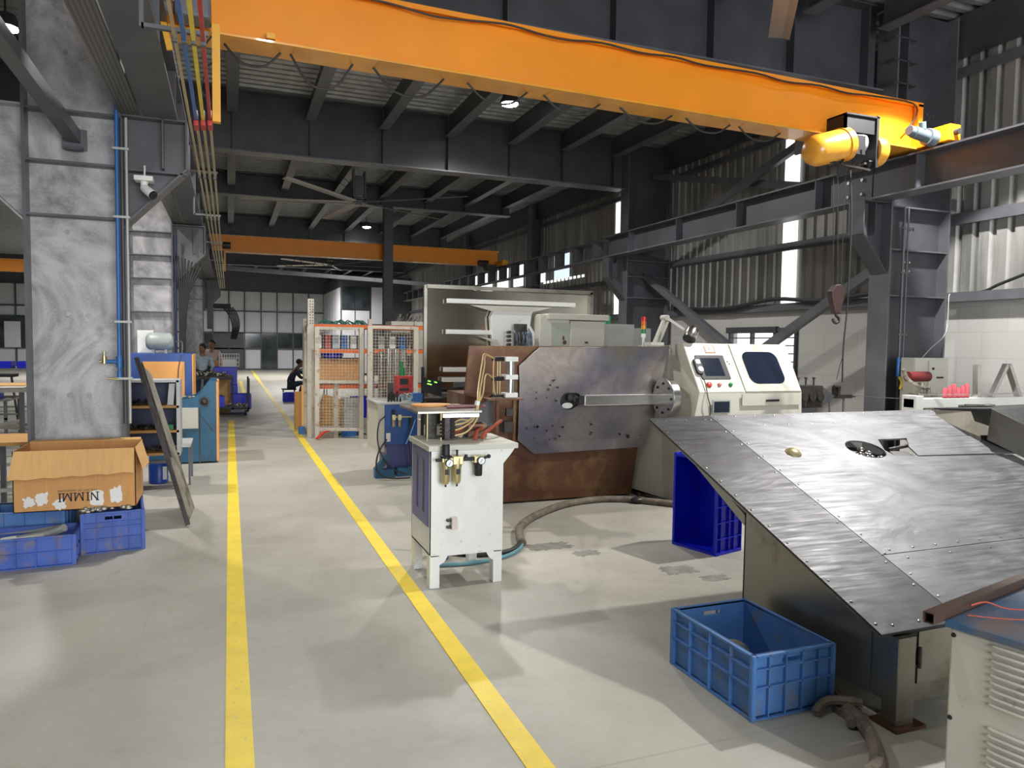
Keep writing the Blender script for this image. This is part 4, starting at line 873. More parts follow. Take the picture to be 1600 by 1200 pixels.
# rivets/dents on plate
m = MB(); r_ = random.Random(5)
for (x, z) in [(2.84+r_.random()*0.25, 1.0+r_.random()*0.25) for i in range(9)]+[(2.75+r_.random()*0.4, 0.62+r_.random()*0.16) for i in range(12)]+[(3.45+r_.random()*0.05, 0.66+r_.random()*0.2) for i in range(3)]+[(3.8+r_.random()*0.3, 0.6+r_.random()*0.1) for i in range(4)]:
    m.cyl((x, 6.722, z), (x, 6.7195, z), 0.007+0.006*r_.random(), n=8)
m.parts('weld_pit', DARK, sm)
# casing : left face flares, front slants
LT = [(4.40, 6.82, 1.60), (4.40, 6.52, 1.625), (4.40, 6.20, 1.13), (4.30, 6.18, 0.72), (4.12, 6.2, 0.05), (4.02, 6.66, 0.05), (4.02, 7.4, 0.05), (4.40, 7.4, 1.60)]
RT = [(5.73, 6.82, 1.60), (5.73, 6.52, 1.625), (5.69, 6.20, 1.13), (5.69, 6.18, 0.72), (5.69, 6.2, 0.05), (5.69, 6.66, 0.05), (5.69, 7.4, 0.05), (5.73, 7.4, 1.60)]
m = MB(); m.cm = 0
m.add(LT+RT, []); m.f = [[0, 7, 6, 5, 4, 3, 2, 1]]; m.mi = [1]
for i in range(8):
    j = (i+1) % 8; m.f.append([i, j, 8+j, 8+i]); m.mi.append(0)
m.f.append([8, 9, 10, 11, 12, 13, 14, 15]); m.mi.append(0)
m.build('casing', CREAM, sm, mats=[CREAM, GREYG])
FO = Vector((4.4, 6.2, 1.13)); FX = Vector((1, 0, 0)); FY = Vector((0, 0.32, 0.495)).normalized(); FN = FX.cross(FY)
def FP(u, v, h=0.0): return FO+FX*u+FY*v+FN*h
m = MB(); m.plate([(0.005, -0.0), (0.55, 0), (0.55, 0.585), (0.005, 0.585)], FP(0, 0, 0.001), FX, FY, 0.004); m.build('control_panel', CREAM, sm, bevel=0.002)
dr = MB().plate([(0.565, -0.0), (1.28, 0.0), (1.30, 0.55), (0.565, 0.58)], FP(0, 0, 0.001), FX, FY, 0.012).build('console_door', CREAM, sm, bevel=0.003)
MB().plate(rrect(0.67, 0.09, 1.125, 0.48, 0.09), FP(0, 0, 0.014), FX, FY, 0.006).build('door_window', SCREEN, dr, bevel=0.002)
k_ = MB().plate(rrect(0.085, 0.15, 0.435, 0.435, 0.008, 2), FP(0, 0, 0.006), FX, FY, 0.008).build('display_bezel', BLACK, sm)
MB().plate(rrect(0.135, 0.185, 0.375, 0.40, 0.004, 2), FP(0, 0, 0.0145), FX, FY, 0.001).build('display', SCREEN, k_)
k_ = MB().plate(rrect(0.237, 0.467, 0.365, 0.556, 0.004, 2), FP(0, 0, 0.006), FX, FY, 0.003).build('notice_frame', BROWN, sm)
MB().plate(rrect(0.252, 0.478, 0.35, 0.546, 0.002, 2), FP(0, 0, 0.0095), FX, FY, 0.001).build('white_notice', PAPER, k_)
m = MB()
for i in range(3): m.plate([(0.272, 0.525-i*0.013), (0.33-(i % 2)*0.02, 0.525-i*0.013), (0.33-(i % 2)*0.02, 0.530-i*0.013), (0.272, 0.530-i*0.013)], FP(0, 0, 0.0107), FX, FY, 0.0004)
m.build('notice_print', INK, k_)
for u, mt_, nm, rr_ in ((0.138, RED, 'red_button', 0.026), (0.265, pm('pink_button', (0.5, 0.22, 0.17), 0.4), 'pink_button', 0.018), (0.402, GREENP, 'green_button', 0.018)):
    m = MB(); m.lathe([(rr_*1.2, 0.0), (rr_*1.2, 0.006), (rr_, 0.01), (rr_, 0.022), (rr_*0.7, 0.026), (0.001, 0.026)], FP(u, 0.083, 0.005), FN, 16); m.build(nm, mt_, sm, smooth=True)
m = MB()
for u, v in ((0.47, 0.36), (0.485, 0.335)): m.lathe([(0.008, 0), (0.007, 0.006), (0.001, 0.007)], FP(u, v, 0.005), FN, 8)
m.parts('panel_screw', DARK, sm)
hw = thing('hand_pendant', 'black handheld pendant with white dial beside the console display', 'pendant', tuple(FP(0.06, 0.28, 0.02)))
MB().plate(rrect(0.035, 0.20, 0.115, 0.385, 0.03), FP(0, 0, 0.012), FX, FY, 0.03).build('body', BLACK, hw, bevel=0.006)
MB().lathe([(0.03, 0), (0.03, 0.008), (0.001, 0.009)], FP(0.078, 0.25, 0.042), FN, 18).build('dial', WPAINT, hw)
MB().plate(rrect(0.05, 0.315, 0.10, 0.365, 0.01), FP(0, 0, 0.042), FX, FY, 0.003).build('button_field', GREYCAB, hw)
m = MB(); m.tube([FP(0.075, 0.20, 0.02), FP(0.085, 0.1, 0.03), (4.475, 6.16, 1.08), (4.50, 6.15, 0.95), (4.47, 6.15, 0.6)], 0.006, 6); m.build('cord', RUBBER, hw)
m = MB(); m.box(4.54, 4.755, 6.165, 6.176, 0.92, 1.055); k_ = m.build('meter_frame', GREYCAB, sm, bevel=0.002)
MB().box(4.555, 4.74, 6.162, 6.166, 0.93, 1.04).build('meter_glass', SCREEN, k_)
m = MB(); m.box(4.905, 5.66, 6.172, 6.182, 0.99, 1.115); m.build('lower_door', CREAM, sm, bevel=0.002)
m = MB(); m.box(5.20, 5.37, 6.16, 6.174, 1.03, 1.052); m.build('door_handle', BLACK, sm, bevel=0.004)
m = MB(); m.box(4.03, 5.68, 6.22, 7.38, 0.0, 0.05); m.build('plinth', DARK, sm)
# things on the console
tw = thing('signal_tower', 'slim red amber green signal tower light on white machine', 'signal light', (4.16, 6.9, 1.6))
MB().cyl((4.16, 6.9, 1.58), (4.16, 6.9, 1.68), 0.014).build('stem', WPAINT, tw)
for i, (nm, mt_) in enumerate((('white_base', WPAINT), ('green_lens', GREENP), ('amber_lens', pm('amber_plastic', (0.7, 0.3, 0.01), 0.3)), ('orange_lens', pm('orange_plastic', (0.75, 0.12, 0.01), 0.3)), ('red_lens', pm('red_plastic', (0.6, 0.01, 0.01), 0.3)))):
    MB().cyl((4.16, 6.9, 1.68+i*0.045), (4.16, 6.9, 1.722+i*0.045), 0.026, n=16).build(nm, mt_, tw, smooth=True)
wl = thing('work_lamp', 'silver can shaped work lamp on bent arm above the console', 'lamp', (4.45, 6.6, 1.63))
m = MB(); m.lathe([(0.001, 0.0), (0.05, 0.0), (0.065, 0.02), (0.065, 0.13), (0.06, 0.14), (0.001, 0.14)], (4.55, 6.55, 1.78), (-0.55, -0.3, -0.75), 20); m.build('lamp_shade', CHROME, wl, smooth=True)
m = MB(); m.cyl(Vector((4.55, 6.55, 1.78))+Vector((-0.55, -0.3, -0.75)).normalized()*0.135, Vector((4.55, 6.55, 1.78))+Vector((-0.55, -0.3, -0.75)).normalized()*0.15, 0.068, n=20); m.build('rim', BLACK, wl)
m = MB(); m.bar((4.17, 6.7, 1.62), (4.30, 6.72, 1.88), 0.028, 0.028); m.bar((4.30, 6.70, 1.90), (4.52, 6.6, 1.74), 0.028, 0.028); m.cyl((4.30, 6.66, 1.89), (4.30, 6.76, 1.89), 0.03); m.box(4.10, 4.26, 6.65, 6.78, 1.6, 1.63); m.bar((4.34, 6.9, 1.6), (4.34, 6.72, 1.86), 0.03, 0.03); m.parts('arm_piece', CREAM, wl)
# wire straightener to the right of the console
ws = thing('wire_straightener', 'dark roller straightener block jutting right of the white console', 'straightener', (6.0, 6.4, 0.9))
m = MB(); m.box(5.75, 6.10, 6.32, 6.5, 0.94, 1.18); m.build('roller_block', DARK, ws, bevel=0.004)
m = MB()
for i in range(3):
    m.cyl((5.82+i*0.11, 6.32, 1.06), (5.82+i*0.11, 6.28, 1.06), 0.045, n=14); m.cyl((5.82+i*0.11, 6.4, 1.18), (5.82+i*0.11, 6.4, 1.26), 0.010, n=8); m.cyl((5.82+i*0.11, 6.4, 1.25), (5.82+i*0.11, 6.4, 1.27), 0.018, n=8)
m.parts('roller', DARK, ws)
m = MB(); m.plate([(0, 0), (0.18, 0.09), (0.18, 0.13), (0, 0.24)], (6.10, 6.40, 0.94), (1, 0, 0), (0, 0, 1), 0.05); m.build('cone_guide', STEEL, ws)
m = MB(); m.bar((6.25, 6.42, 1.05), (6.60, 6.42, 1.05), 0.05, 0.04); m.cyl((6.58, 6.42, 1.05), (6.66, 6.42, 1.05), 0.012); m.box(6.35, 6.38, 6.35, 6.45, 1.06, 1.16); m.cyl((6.33, 6.4, 1.16), (6.42, 6.4, 1.16), 0.02); m.build('wire_guide', DARK, ws)
m = MB()
for x in (6.3, 6.5): m.cyl((x, 6.42, 1.04), (x, 6.42, 0.0), 0.012)
m.box(5.78, 6.05, 6.34, 6.48, 0.0, 0.94); m.build('stand', STEEL_L, ws)
tag(MB().tube([(6.6, 6.40, 1.06), (6.85, 6.15, 1.05), (7.1, 5.93, 1.05), (7.8, 5.4, 1.10)], 0.004, 6).build('spring_wire', CHROME), 'taut steel wire running right from straightener past the column', 'wire')
# small white machine frame at right
fw_ = thing('white_uncoiler_frame', 'long white steel frame behind the table at right edge', 'frame', (6.8, 5.2, 0))
m = MB(); m.box(6.12, 7.9, 5.18, 5.30, 1.03, 1.12); m.box(6.12, 6.22, 5.16, 5.32, 0, 1.15); m.box(7.6, 7.7, 5.16, 5.32, 0, 1.03); m.parts('frame_rail', WPAINT, fw_, bevel=0.004)
m = MB(); m.plate([(6.25, 0.72), (7.5, 0.72), (7.5, 1.0), (6.3, 1.0)], (0, 5.3, 0), (1, 0, 0), (0, 0, 1), -0.01); m.build('grey_panel', GREYG, fw_)
m = MB(); m.bar((7.05, 5.24, 1.12), (7.03, 5.24, 1.45), 0.055, 0.055); m.bar((7.25, 5.24, 1.12), (7.45, 5.24, 1.45), 0.05, 0.04); m.bar((7.66, 5.24, 1.12), (7.48, 5.24, 1.45), 0.06, 0.04); m.parts('upright', CHROME, fw_)
m = MB()
for i in range(6): m.tube([(6.55+i*0.06, 5.2, 1.125), (6.60+i*0.06, 5.24, 1.20+0.02*(i % 3)), (6.66+i*0.05, 5.28, 1.13)], 0.022, 8)
tag(m.build('rag', CLOTHR, loc=(6.7, 5.24, 1.12), smooth=True), 'crumpled pink red rag lying on the white frame rail', 'cloth')
tag(MB().tube([(6.2, 5.2, 1.16), (7.0, 5.1, 1.16), (7.9, 4.95, 1.2)], 0.004, 6).build('spring_wire', CHROME), 'taut steel wire running right above the white frame rail', 'wire')
bxk = thing('electrical_box', 'beige metal electrical box standing against the nearest right column', 'electrical box', (7.2, 6.2, 0))
m = MB(); m.box(7.12, 7.62, 6.02, 6.22, 0.75, 1.50); m.build('box_body', CREAM, bxk, bevel=0.004)
m = MB(); m.box(7.30, 7.58, 6.005, 6.02, 0.80, 1.47); k_ = m.build('box_door', CREAM, bxk, bevel=0.003)
MB().cyl((7.36, 6.005, 1.38), (7.36, 5.995, 1.38), 0.014).build('lock', DARK, k_); MB().box(7.42, 7.52, 5.997, 6.005, 1.27, 1.29).build('handle', DARK, k_)
MB().box(7.15, 7.6, 6.1, 6.2, 0, 0.75).build('stand', STEEL, bxk)
mo = thing('red_motor', 'dark red motor with pipe fittings in front of the beige electrical box', 'motor', (6.95, 5.8, 1.2))
m = MB(); m.cyl((6.80, 5.85, 1.30), (7.10, 5.85, 1.30), 0.055, n=16); m.build('motor_body', pm('dark_red_paint', (0.17, 0.02, 0.02), 0.4), mo, smooth=True)
m = MB(); m.tube([(6.68, 5.8, 1.38), (6.74, 5.8, 1.28), (6.85, 5.75, 1.20), (7.0, 5.75, 1.18)], 0.02); m.cyl((6.95, 5.8, 1.12), (6.95, 5.8, 1.24), 0.03); m.cyl((7.05, 5.8, 1.12), (7.05, 5.8, 1.2), 0.025); m.box(6.85, 7.12, 5.74, 5.88, 0, 1.12); m.build('fittings', SCRAP, mo)
# blue valve on the right column
bv = thing('blue_valve', 'blue air valve with yellow tag hose on nearest right column', 'valve', (7.1, 6.25, 1.4))
m = MB(); m.cyl((7.10, 6.24, 1.28), (7.10, 6.24, 1.50), 0.018); m.cyl((7.10, 6.24, 1.46), (7.20, 6.24, 1.48), 0.02); m.build('valve_body', BLUEP, bv)
MB().tube([(7.10, 6.22, 1.28), (7.12, 6.2, 1.22), (7.10, 6.2, 1.14)], 0.014).build('yellow_tag', YLINE, bv)
MB().tube([(7.10, 6.24, 1.16), (7.11, 6.22, 0.9), (7.14, 6.2, 0.4), (7.1, 6.2, 0.02)], 0.008).build('hose', RUBBER, bv)
# conduits on the right column
m = MB(); m.cyl((7.14, 6.27, 0.1), (7.14, 6.27, 3.2), 0.014); m.cyl((7.20, 6.27, 0.1), (7.20, 6.27, 3.2), 0.010)
for z in (1.75, 2.45, 2.95): m.box(7.10, 7.24, 6.255, 6.27, z, z+0.02)
tag(m.build('conduit', STEEL_L, loc=(7.16, 6.27, 0)), 'pair of thin conduits clipped up the nearest right column', 'conduit')
tag(MB().tube([(7.3, 6.1, 1.5), (7.5, 6.15, 1.62), (7.78, 6.2, 1.8), (7.86, 6.25, 2.2), (7.88, 6.25, 2.24)], 0.006).build('wire', GREYCAB), 'thin wire curving from the beige electrical box up the column', 'wire')

# ================================================================== MACHINE BEHIND WITH REFLECTIVE SHEET
mb_ = thing('mirror_sheet_machine', 'tall machine behind with leaning polished sheet and white cross bars', 'machine', (3.7, 9.8, 0))
m = MB(); m.plate([(2.43, 0.5), (4.80, 0.5), (4.87, 2.30), (2.46, 2.31)], (0, 9.55, 0), (1, 0, 0), (0, 0, 1), -0.01); m.build('polished_sheet', MIRROR, mb_)
m = MB(); m.box(2.43, 4.88, 9.50, 9.56, 2.31, 2.36); m.box(2.40, 2.44, 9.50, 9.56, 0.5, 2.35); m.box(4.84, 4.89, 9.5, 9.56, 1.5, 2.34); m.build('sheet_frame', STAIN, mb_)
m = MB()
for x0, x1, z in ((2.70, 4.58, 2.15), (2.69, 3.50, 1.74), (2.66, 3.45, 1.235), (2.64, 3.4, 1.10), (3.88, 4.1, 1.72)): m.box(x0, x1, 9.44, 9.49, z-0.03, z+0.03)
m.parts('white_bar', WPAINT, mb_, bevel=0.004)
m = MB(); m.plate([(3.36, 0.9), (3.62, 0.9), (3.66, 1.3), (3.95, 1.3), (3.95, 1.75), (3.88, 1.85), (3.90, 2.0), (3.95, 2.08), (3.36, 2.08), (3.30, 1.95), (3.34, 1.5)], (0, 9.42, 0), (1, 0, 0), (0, 0, 1), -0.10); m.build('white_arm', WPAINT, mb_, bevel=0.006)
m = MB(); m.plate([(3.0, 2.1), (4.2, 2.1), (3.9, 2.03), (3.3, 2.03)], (0, 9.40, 0), (1, 0, 0), (0, 0, 1), -0.02); m.plate([(3.15, 1.68), (3.4, 1.64), (3.4, 1.58)], (0, 9.40, 0), (1, 0, 0), (0, 0, 1), -0.02); m.parts('gusset_plate', CREAM, mb_)
m = MB(); r_ = random.Random(9)
for i in range(16):
    x = 3.55+r_.random()*0.28; m.tube([(x, 9.28, 1.80-r_.random()*0.1), (x+0.02, 9.22, 1.70), (x+0.05*r_.random(), 9.24, 1.50), (x-0.03, 9.28, 1.35)], 0.008, 5, 3)
m.build('cable_cluster', pm('grey_blue_cables', (0.10, 0.14, 0.19), 0.5, 0, 0.6, 20), mb_)
m = MB()
for i in range(8):
    m.cyl((3.50, 9.29, 1.36+i*0.055), (3.50, 9.20, 1.36+i*0.055), 0.022, n=8)
    if i % 2 == 0: m.box(3.62, 3.74, 9.22, 9.30, 1.35+i*0.055, 1.39+i*0.055)
m.box(3.60, 3.76, 9.24, 9.32, 1.32, 1.86); m.build('valve_stack', DARK, mb_)
m = MB(); m.box(3.95, 4.40, 9.25, 9.9, 0.1, 2.0); m.box(4.40, 4.93, 9.22, 9.9, 0.1, 1.92); k_ = m.build('cream_cabinet', CREAM, mb_, bevel=0.012)
m = MB(); m.box(4.12, 4.40, 9.235, 9.25, 1.3, 1.88); m.build('green_grey_door', pm('pale_green_grey', (0.40, 0.44, 0.38), 0.4), k_, bevel=0.003)
m = MB(); m.ell((4.32, 9.235, 1.62), 0.03, 0.004, 0.03); m.ell((4.30, 9.235, 1.68), 0.018, 0.004, 0.03); m.build('red_brown_stain', BROWN, k_)
m = MB(); m.box(4.62, 4.67, 9.21, 9.222, 1.61, 1.635); m.build('latch', DARK, k_)
m = MB(); m.box(4.05, 4.98, 9.18, 9.6, 1.93, 2.01); m.build('top_rail', CREAM, k_, bevel=0.01)
m = MB(); m.box(4.93, 5.42, 9.24, 9.9, 0.1, 1.89); m.box(5.42, 5.72, 9.28, 9.9, 0.1, 1.84); m.parts('grey_white_cabinet', GREYCAB, mb_, bevel=0.006)
m = MB(); m.box(2.5, 4.9, 9.56, 10.3, 0.0, 0.5); m.box(2.6, 2.7, 9.6, 9.7, 0.5, 2.2); m.box(4.7, 4.8, 9.6, 9.7, 0.5, 2.2); m.build('base_frame', CREAM, mb_)
m = MB(); m.box(2.40, 3.2, 9.0, 9.3, 0.9, 0.95); m.bar((2.72, 9.1, 0.9), (2.72, 9.1, 0.0), 0.06, 0.06); m.bar((3.05, 9.1, 1.03), (3.05, 9.1, 0.0), 0.06, 0.06); m.bar((2.7, 9.1, 1.05), (3.07, 9.1, 1.08), 0.06, 0.06); m.build('lower_support', STEEL_L, mb_)
tag(bx(5.55, 5.64, 10.35, 10.4, 0, 2.05).build('green_notice', pm('green_notice_board', (0.05, 0.3, 0.15), 0.5)), 'small green notice just behind the grey white machine cabinet', 'notice')

# ================================================================== BLUE MACHINE WITH REGULATORS, SCREEN
bm = thing('blue_air_machine', 'small blue welding machine with regulators left of the brown plate', 'machine', (1.95, 8.8, 0))
m = MB(); m.box(1.70, 2.10, 8.6, 9.2, 0.38, 0.86); m.build('blue_body', BLUEM, bm, bevel=0.004)
m = MB(); m.box(1.62, 1.70, 8.58, 9.22, 0.30, 0.86); m.build('cream_side', CREAM, bm, bevel=0.004)
m = MB(); m.box(1.60, 2.12, 8.55, 9.25, 0.86, 0.885); m.build('machine_top', GREYCAB, bm, bevel=0.003)
m = MB(); m.box(1.75, 2.06, 8.7, 9.15, 0.0, 0.38); m.build('lower_body', PURPLE, bm)
m = MB(); m.box(1.58, 1.80, 8.50, 8.62, 0.0, 0.10); m.bar((1.60, 8.56, 0.08), (1.74, 8.56, 0.26), 0.1, 0.07); m.box(1.85, 2.1, 8.55, 8.65, 0, 0.1); m.parts('teal_foot', TEAL, bm)
m = MB()
for x in (1.80, 1.87): m.cyl((x, 8.54, 0.68), (x, 8.54, 0.60), 0.018, n=10); m.box(x-0.02, x+0.02, 8.52, 8.57, 0.68, 0.74)
m.cyl((1.78, 8.55, 0.71), (2.02, 8.55, 0.71), 0.008); m.parts('regulator', BRASS, bm)
m = MB(); m.cyl((2.0, 8.54, 0.70), (2.0, 8.54, 0.60), 0.016); m.cyl((1.80, 8.54, 0.74), (1.80, 8.54, 0.80), 0.016)
for i in range(5): m.cyl((1.76+i*0.035, 8.65, 0.885), (1.76+i*0.035, 8.65, 0.98+0.03*(i % 2)), 0.012)
m.parts('black_valve', BLACK, bm)
m = MB(); m.box(1.72, 1.77, 8.575, 8.6, 0.42, 0.52); m.build('switch', WPAINT, bm)
m = MB(); m.tube([(1.70, 8.56, 0.72), (1.62, 8.5, 0.65), (1.60, 8.48, 0.45), (1.66, 8.45, 0.25), (1.8, 8.4, 0.1), (1.95, 8.4, 0.05)], 0.008); m.tube([(1.72, 8.55, 0.45), (1.60, 8.45, 0.3), (1.58, 8.4, 0.12), (1.7, 8.35, 0.03), (1.95, 8.3, 0.03)], 0.010)
m.tube([(2.02, 8.5, 0.72), (1.97, 8.48, 0.5), (1.99, 8.46, 0.2), (2.05, 8.4, 0.04)], 0.009); tag(m.build('air_hose', RUBBER, loc=(1.8, 8.45, 0)), 'dark hoses drooping down the front of the small blue machine', 'hose')
tag(MB().tube([(2.05, 8.5, 0.68), (2.0, 8.48, 0.55), (1.93, 8.46, 0.40)], 0.005).build('thin_hose', pm('light_blue_hose', (0.2, 0.4, 0.7), 0.4)), 'thin light blue hose across the small blue machine front', 'hose')
rd = thing('red_welder_head', 'red welding head with green top on blue machine', 'welding head', (1.98, 8.9, 0.89))
m = MB(); m.box(1.90, 2.10, 8.85, 9.0, 0.92, 1.18); m.build('red_box', RED, rd, bevel=0.004)
m = MB(); m.box(1.94, 2.04, 8.835, 8.85, 1.08, 1.15); m.box(1.93, 2.05, 8.84, 8.85, 1.0, 1.03); m.parts('dark_socket', BLACK, rd)
m = MB(); m.cyl((1.98, 8.9, 1.18), (1.98, 8.9, 1.28), 0.03); m.cyl((1.97, 8.9, 1.28), (1.97, 8.9, 1.36), 0.018); m.parts('cap', GREENP, rd, smooth=True)
m = MB(); m.box(1.8, 1.86, 8.85, 8.91, 0.885, 1.1); m.build('riser', DARK, rd)
tag(bx(2.04, 2.15, 8.55, 8.68, 0.885, 0.99).build('small_bin', BLUEP), 'small blue plastic bin on top of the blue machine', 'bin')
m = MB(); r_ = random.Random(2)
for i in range(12): m.tube([(1.86+r_.random()*0.25, 8.6, 0.9), (1.9+r_.random()*0.25, 8.62, 0.95+r_.random()*0.05), (1.95+r_.random()*0.25, 8.68, 0.9)], 0.008, 5, 3)
tag(m.build('wire_tangle', pm('pale_cyan_wires', (0.25, 0.4, 0.42), 0.5, 0, 0.6, 30), loc=(2, 8.6, 0.9)), 'tangle of pale cyan wires on the blue machine top', 'wires', kind='stuff')
sc = thing('tilted_screen', 'small tilted black screen glowing with green readouts', 'screen', (2.25, 8.6, 1.1))
SX = Vector((0.97, 0, -0.24)).normalized(); SY = Vector((0.24, 0.15, 0.97)).normalized(); SX = (SX-SY*SX.dot(SY)).normalized()
SO = Vector((2.13, 8.55, 1.015))
m = MB(); m.plate([(0, 0), (0.25, 0), (0.24, 0.17), (0.01, 0.17)], SO, SX, SY, 0.02); m.plate([(0, 0), (0.25, 0), (0.24, 0.17), (0.01, 0.17)], SO, SX, SY, -0.02); m.build('screen_case', BLACK, sc)
GL = emis('green_led_readout', (0.25, 0.9, 0.08), 1.3)
m = MB()
for u, v, w_ in ((0.05, 0.13, 0.035), (0.13, 0.135, 0.035), (0.05, 0.095, 0.055)): m.plate([(u, v), (u+w_, v), (u+w_, v+0.014), (u, v+0.014)], SO+SX.cross(SY)*0.0205, SX, SY, 0.001)
m.parts('green_readout', GL, sc)
m = MB(); m.box(2.14, 2.17, 8.56, 8.60, 0.0, 1.30); m.build('screen_post', BLACK, sc)
tag(bx(2.16, 2.40, 8.5, 8.8, 0.9, 0.93).build('dark_shelf', DARK), 'dark shelf plate between the blue machine and brown plate', 'shelf')
# floor hoses
m = MB(); m.tube([(4.2, 6.05, 0.03), (3.97, 6.3, 0.03), (3.75, 6.5, 0.03), (3.45, 6.57, 0.03), (3.05, 6.46, 0.03), (2.6, 6.12, 0.03), (2.32, 5.78, 0.03), (2.19, 5.47, 0.03), (2.14, 5.3, 0.03)], 0.035, 10)
tag(m.build('conduit_hose', CONC_P, loc=(3, 6, 0), smooth=True), 'thick dusty corrugated hose curving over floor to the brown plate', 'hose')
m = MB(); m.tube([(1.45, 5.5, 0.25), (1.5, 5.35, 0.06), (1.62, 5.2, 0.02), (1.80, 5.13, 0.02), (2.0, 5.17, 0.02), (2.14, 5.32, 0.03)], 0.018, 8); m.tube([(1.5, 5.4, 0.2), (1.56, 5.5, 0.03), (1.75, 5.55, 0.06), (1.8, 5.4, 0.2)], 0.006, 6)
tag(m.build('power_cable', RUBBER, loc=(1.8, 5.2, 0), smooth=True), 'black cable coiled on the floor beneath the white cabinet', 'cable')
m = MB(); m.tube([(1.35, 5.02, 0.015), (1.6, 4.97, 0.015), (1.9, 5.05, 0.015), (2.08, 5.2, 0.015), (2.16, 5.34, 0.02)], 0.014, 8)
tag(m.build('water_hose', pm('pale_teal_hose', (0.12, 0.28, 0.32), 0.5), loc=(1.8, 5.1, 0), smooth=True), 'pale teal hose lying on floor under the white cabinet', 'hose')
m = MB(); m.box(1.40, 1.50, 5.15, 5.3, 0, 0.14); tag(m.build('teal_pedal', TEAL, bevel=0.01), 'teal foot pedal block under the white cabinet', 'pedal')
m = MB(); m.tube([(2.42, 2.28, 0.03), (2.52, 2.42, 0.03), (2.62, 2.6, 0.03)], 0.02, 8); m.tube([(2.05, 1.95, 0.02), (2.25, 2.0, 0.03), (2.4, 2.15, 0.03), (2.48, 2.3, 0.03), (2.5, 2.38, 0.03)], 0.03, 8)
tag(m.build('conduit_hose', CONC_P, loc=(2.4, 2.2, 0), smooth=True), 'dusty conduit lying by the foot of the aluminium table', 'hose')
m = MB(); m.tube([(2.36, 2.42, 0.02), (2.45, 2.44, 0.05), (2.56, 2.36, 0.06)], 0.02, 7); m.box(2.47, 2.56, 2.36, 2.44, 0.0, 0.03); tag(m.build('foot_switch', CONC_P, loc=(2.45, 2.4, 0)), 'dusty foot switch on floor between blue crate and table leg', 'switch')
m = MB(); m.ell((3.86, 6.42, 0.03), 0.09, 0.06, 0.04); m.cyl((3.86, 6.42, 0.05), (3.86, 6.42, 0.11), 0.008); tag(m.build('rubber_foot', DARK, loc=(3.86, 6.42, 0), smooth=True), 'round dark levelling foot on floor below the brown plate', 'machine foot')
# ================================================================== CRANES
ORD = pm('yellow_orange_bracket_paint', (0.75, 0.36, 0.02), 0.4, 0, 0.08)  # yellower orange for crane arms, clips and far end trucks
cn = thing('overhead_crane', 'huge orange single girder crane beam crossing the top of the view', 'crane', (3.2, 5.95, 3.7))
def inc(m, x0, x1, y0, y1, za0, za1, zb0, zb1):
    """beam piece from x0 (z za0..zb0) to x1 (z za1..zb1)"""
    m.add([(x0, y0, za0), (x1, y0, za1), (x1, y1, za1), (x0, y1, za0), (x0, y0, zb0), (x1, y0, zb1), (x1, y1, zb1), (x0, y1, zb0)],
          [(0,3,2,1),(4,5,6,7),(0,1,5,4),(1,2,6,5),(2,3,7,6),(3,0,4,7)])
m = MB(); inc(m, -0.44, 6.72, 5.86, 6.04, 3.80, 3.70, 4.25, 4.15); m.build('web', ORANGE, cn)
m = MB(); inc(m, -0.44, 6.84, 5.80, 6.10, 3.785, 3.685, 3.80, 3.70); m.build('bottom_flange', AMBER, cn)
m = MB(); inc(m, -0.44, 6.80, 5.80, 6.10, 4.25, 4.15, 4.265, 4.165); m.build('top_flange', ORANGE, cn)
m = MB(); inc(m, -0.44, 6.80, 5.80, 5.812, 4.225, 4.125, 4.25, 4.15); inc(m, 6.735, 6.80, 5.80, 6.10, 3.70, 3.70, 4.15, 4.15); m.parts('edge_plate', ORANGE, cn)
for k_, (x, y0, y1, z) in enumerate(((6.80, 5.42, 6.62, 3.69), (-0.515, 5.42, 6.5, 3.85))):
    m = MB(); m.box(x-0.075, x+0.075, y0, y1, z, z+0.16); et = m.build('end_truck', ORANGE, cn, bevel=0.004)
    m = MB(); m.cyl((x, y0+0.002, z+0.08), (x, y0-0.05, z+0.08), 0.03); m.parts('buffer', RUBBER, et)
    m = MB(); m.cyl((x-0.05, y0+0.15, z+0.03), (x+0.05, y0+0.15, z+0.03), 0.045); m.cyl((x-0.05, y1-0.15, z+0.03), (x+0.05, y1-0.15, z+0.03), 0.045); m.parts('wheel', DARK, et)
m = MB(); m.cyl((6.42, 5.58, 3.77), (6.60, 5.58, 3.745), 0.06, n=20); m.cyl((6.60, 5.58, 3.745), (6.70, 5.58, 3.735), 0.085, n=20); m.cyl((6.36, 5.58, 3.78), (6.42, 5.58, 3.77), 0.05, n=20); m.cyl((6.52, 5.56, 3.80), (6.50, 5.55, 3.87), 0.035, n=12)
m.parts('travel_motor', pm('blue_grey_motor_paint', (0.10, 0.13, 0.15), 0.35), cn, bevel=0.003, smooth=True)
m = MB(); m.box(-0.33, -0.10, 5.55, 5.75, 3.78, 3.93); m.cyl((-0.42, 5.65, 3.85), (-0.33, 5.65, 3.85), 0.05); m.parts('travel_motor', STEEL_L, cn, bevel=0.02)
m = MB(); m.box(-0.098, -0.045, 5.68, 5.74, 3.13, 3.80); m.build('collector_arm', ORD, cn)
m = MB(); m.box(0.27, 0.33, 5.79, 5.86, 3.80, 3.84); m.build('rail_clip', ORD, cn)
m = MB(); m.bar((-0.44, 5.75, 3.93), (-0.37, 5.75, 3.60), 0.02, 0.04); m.build('stop_bracket', ORD, cn)
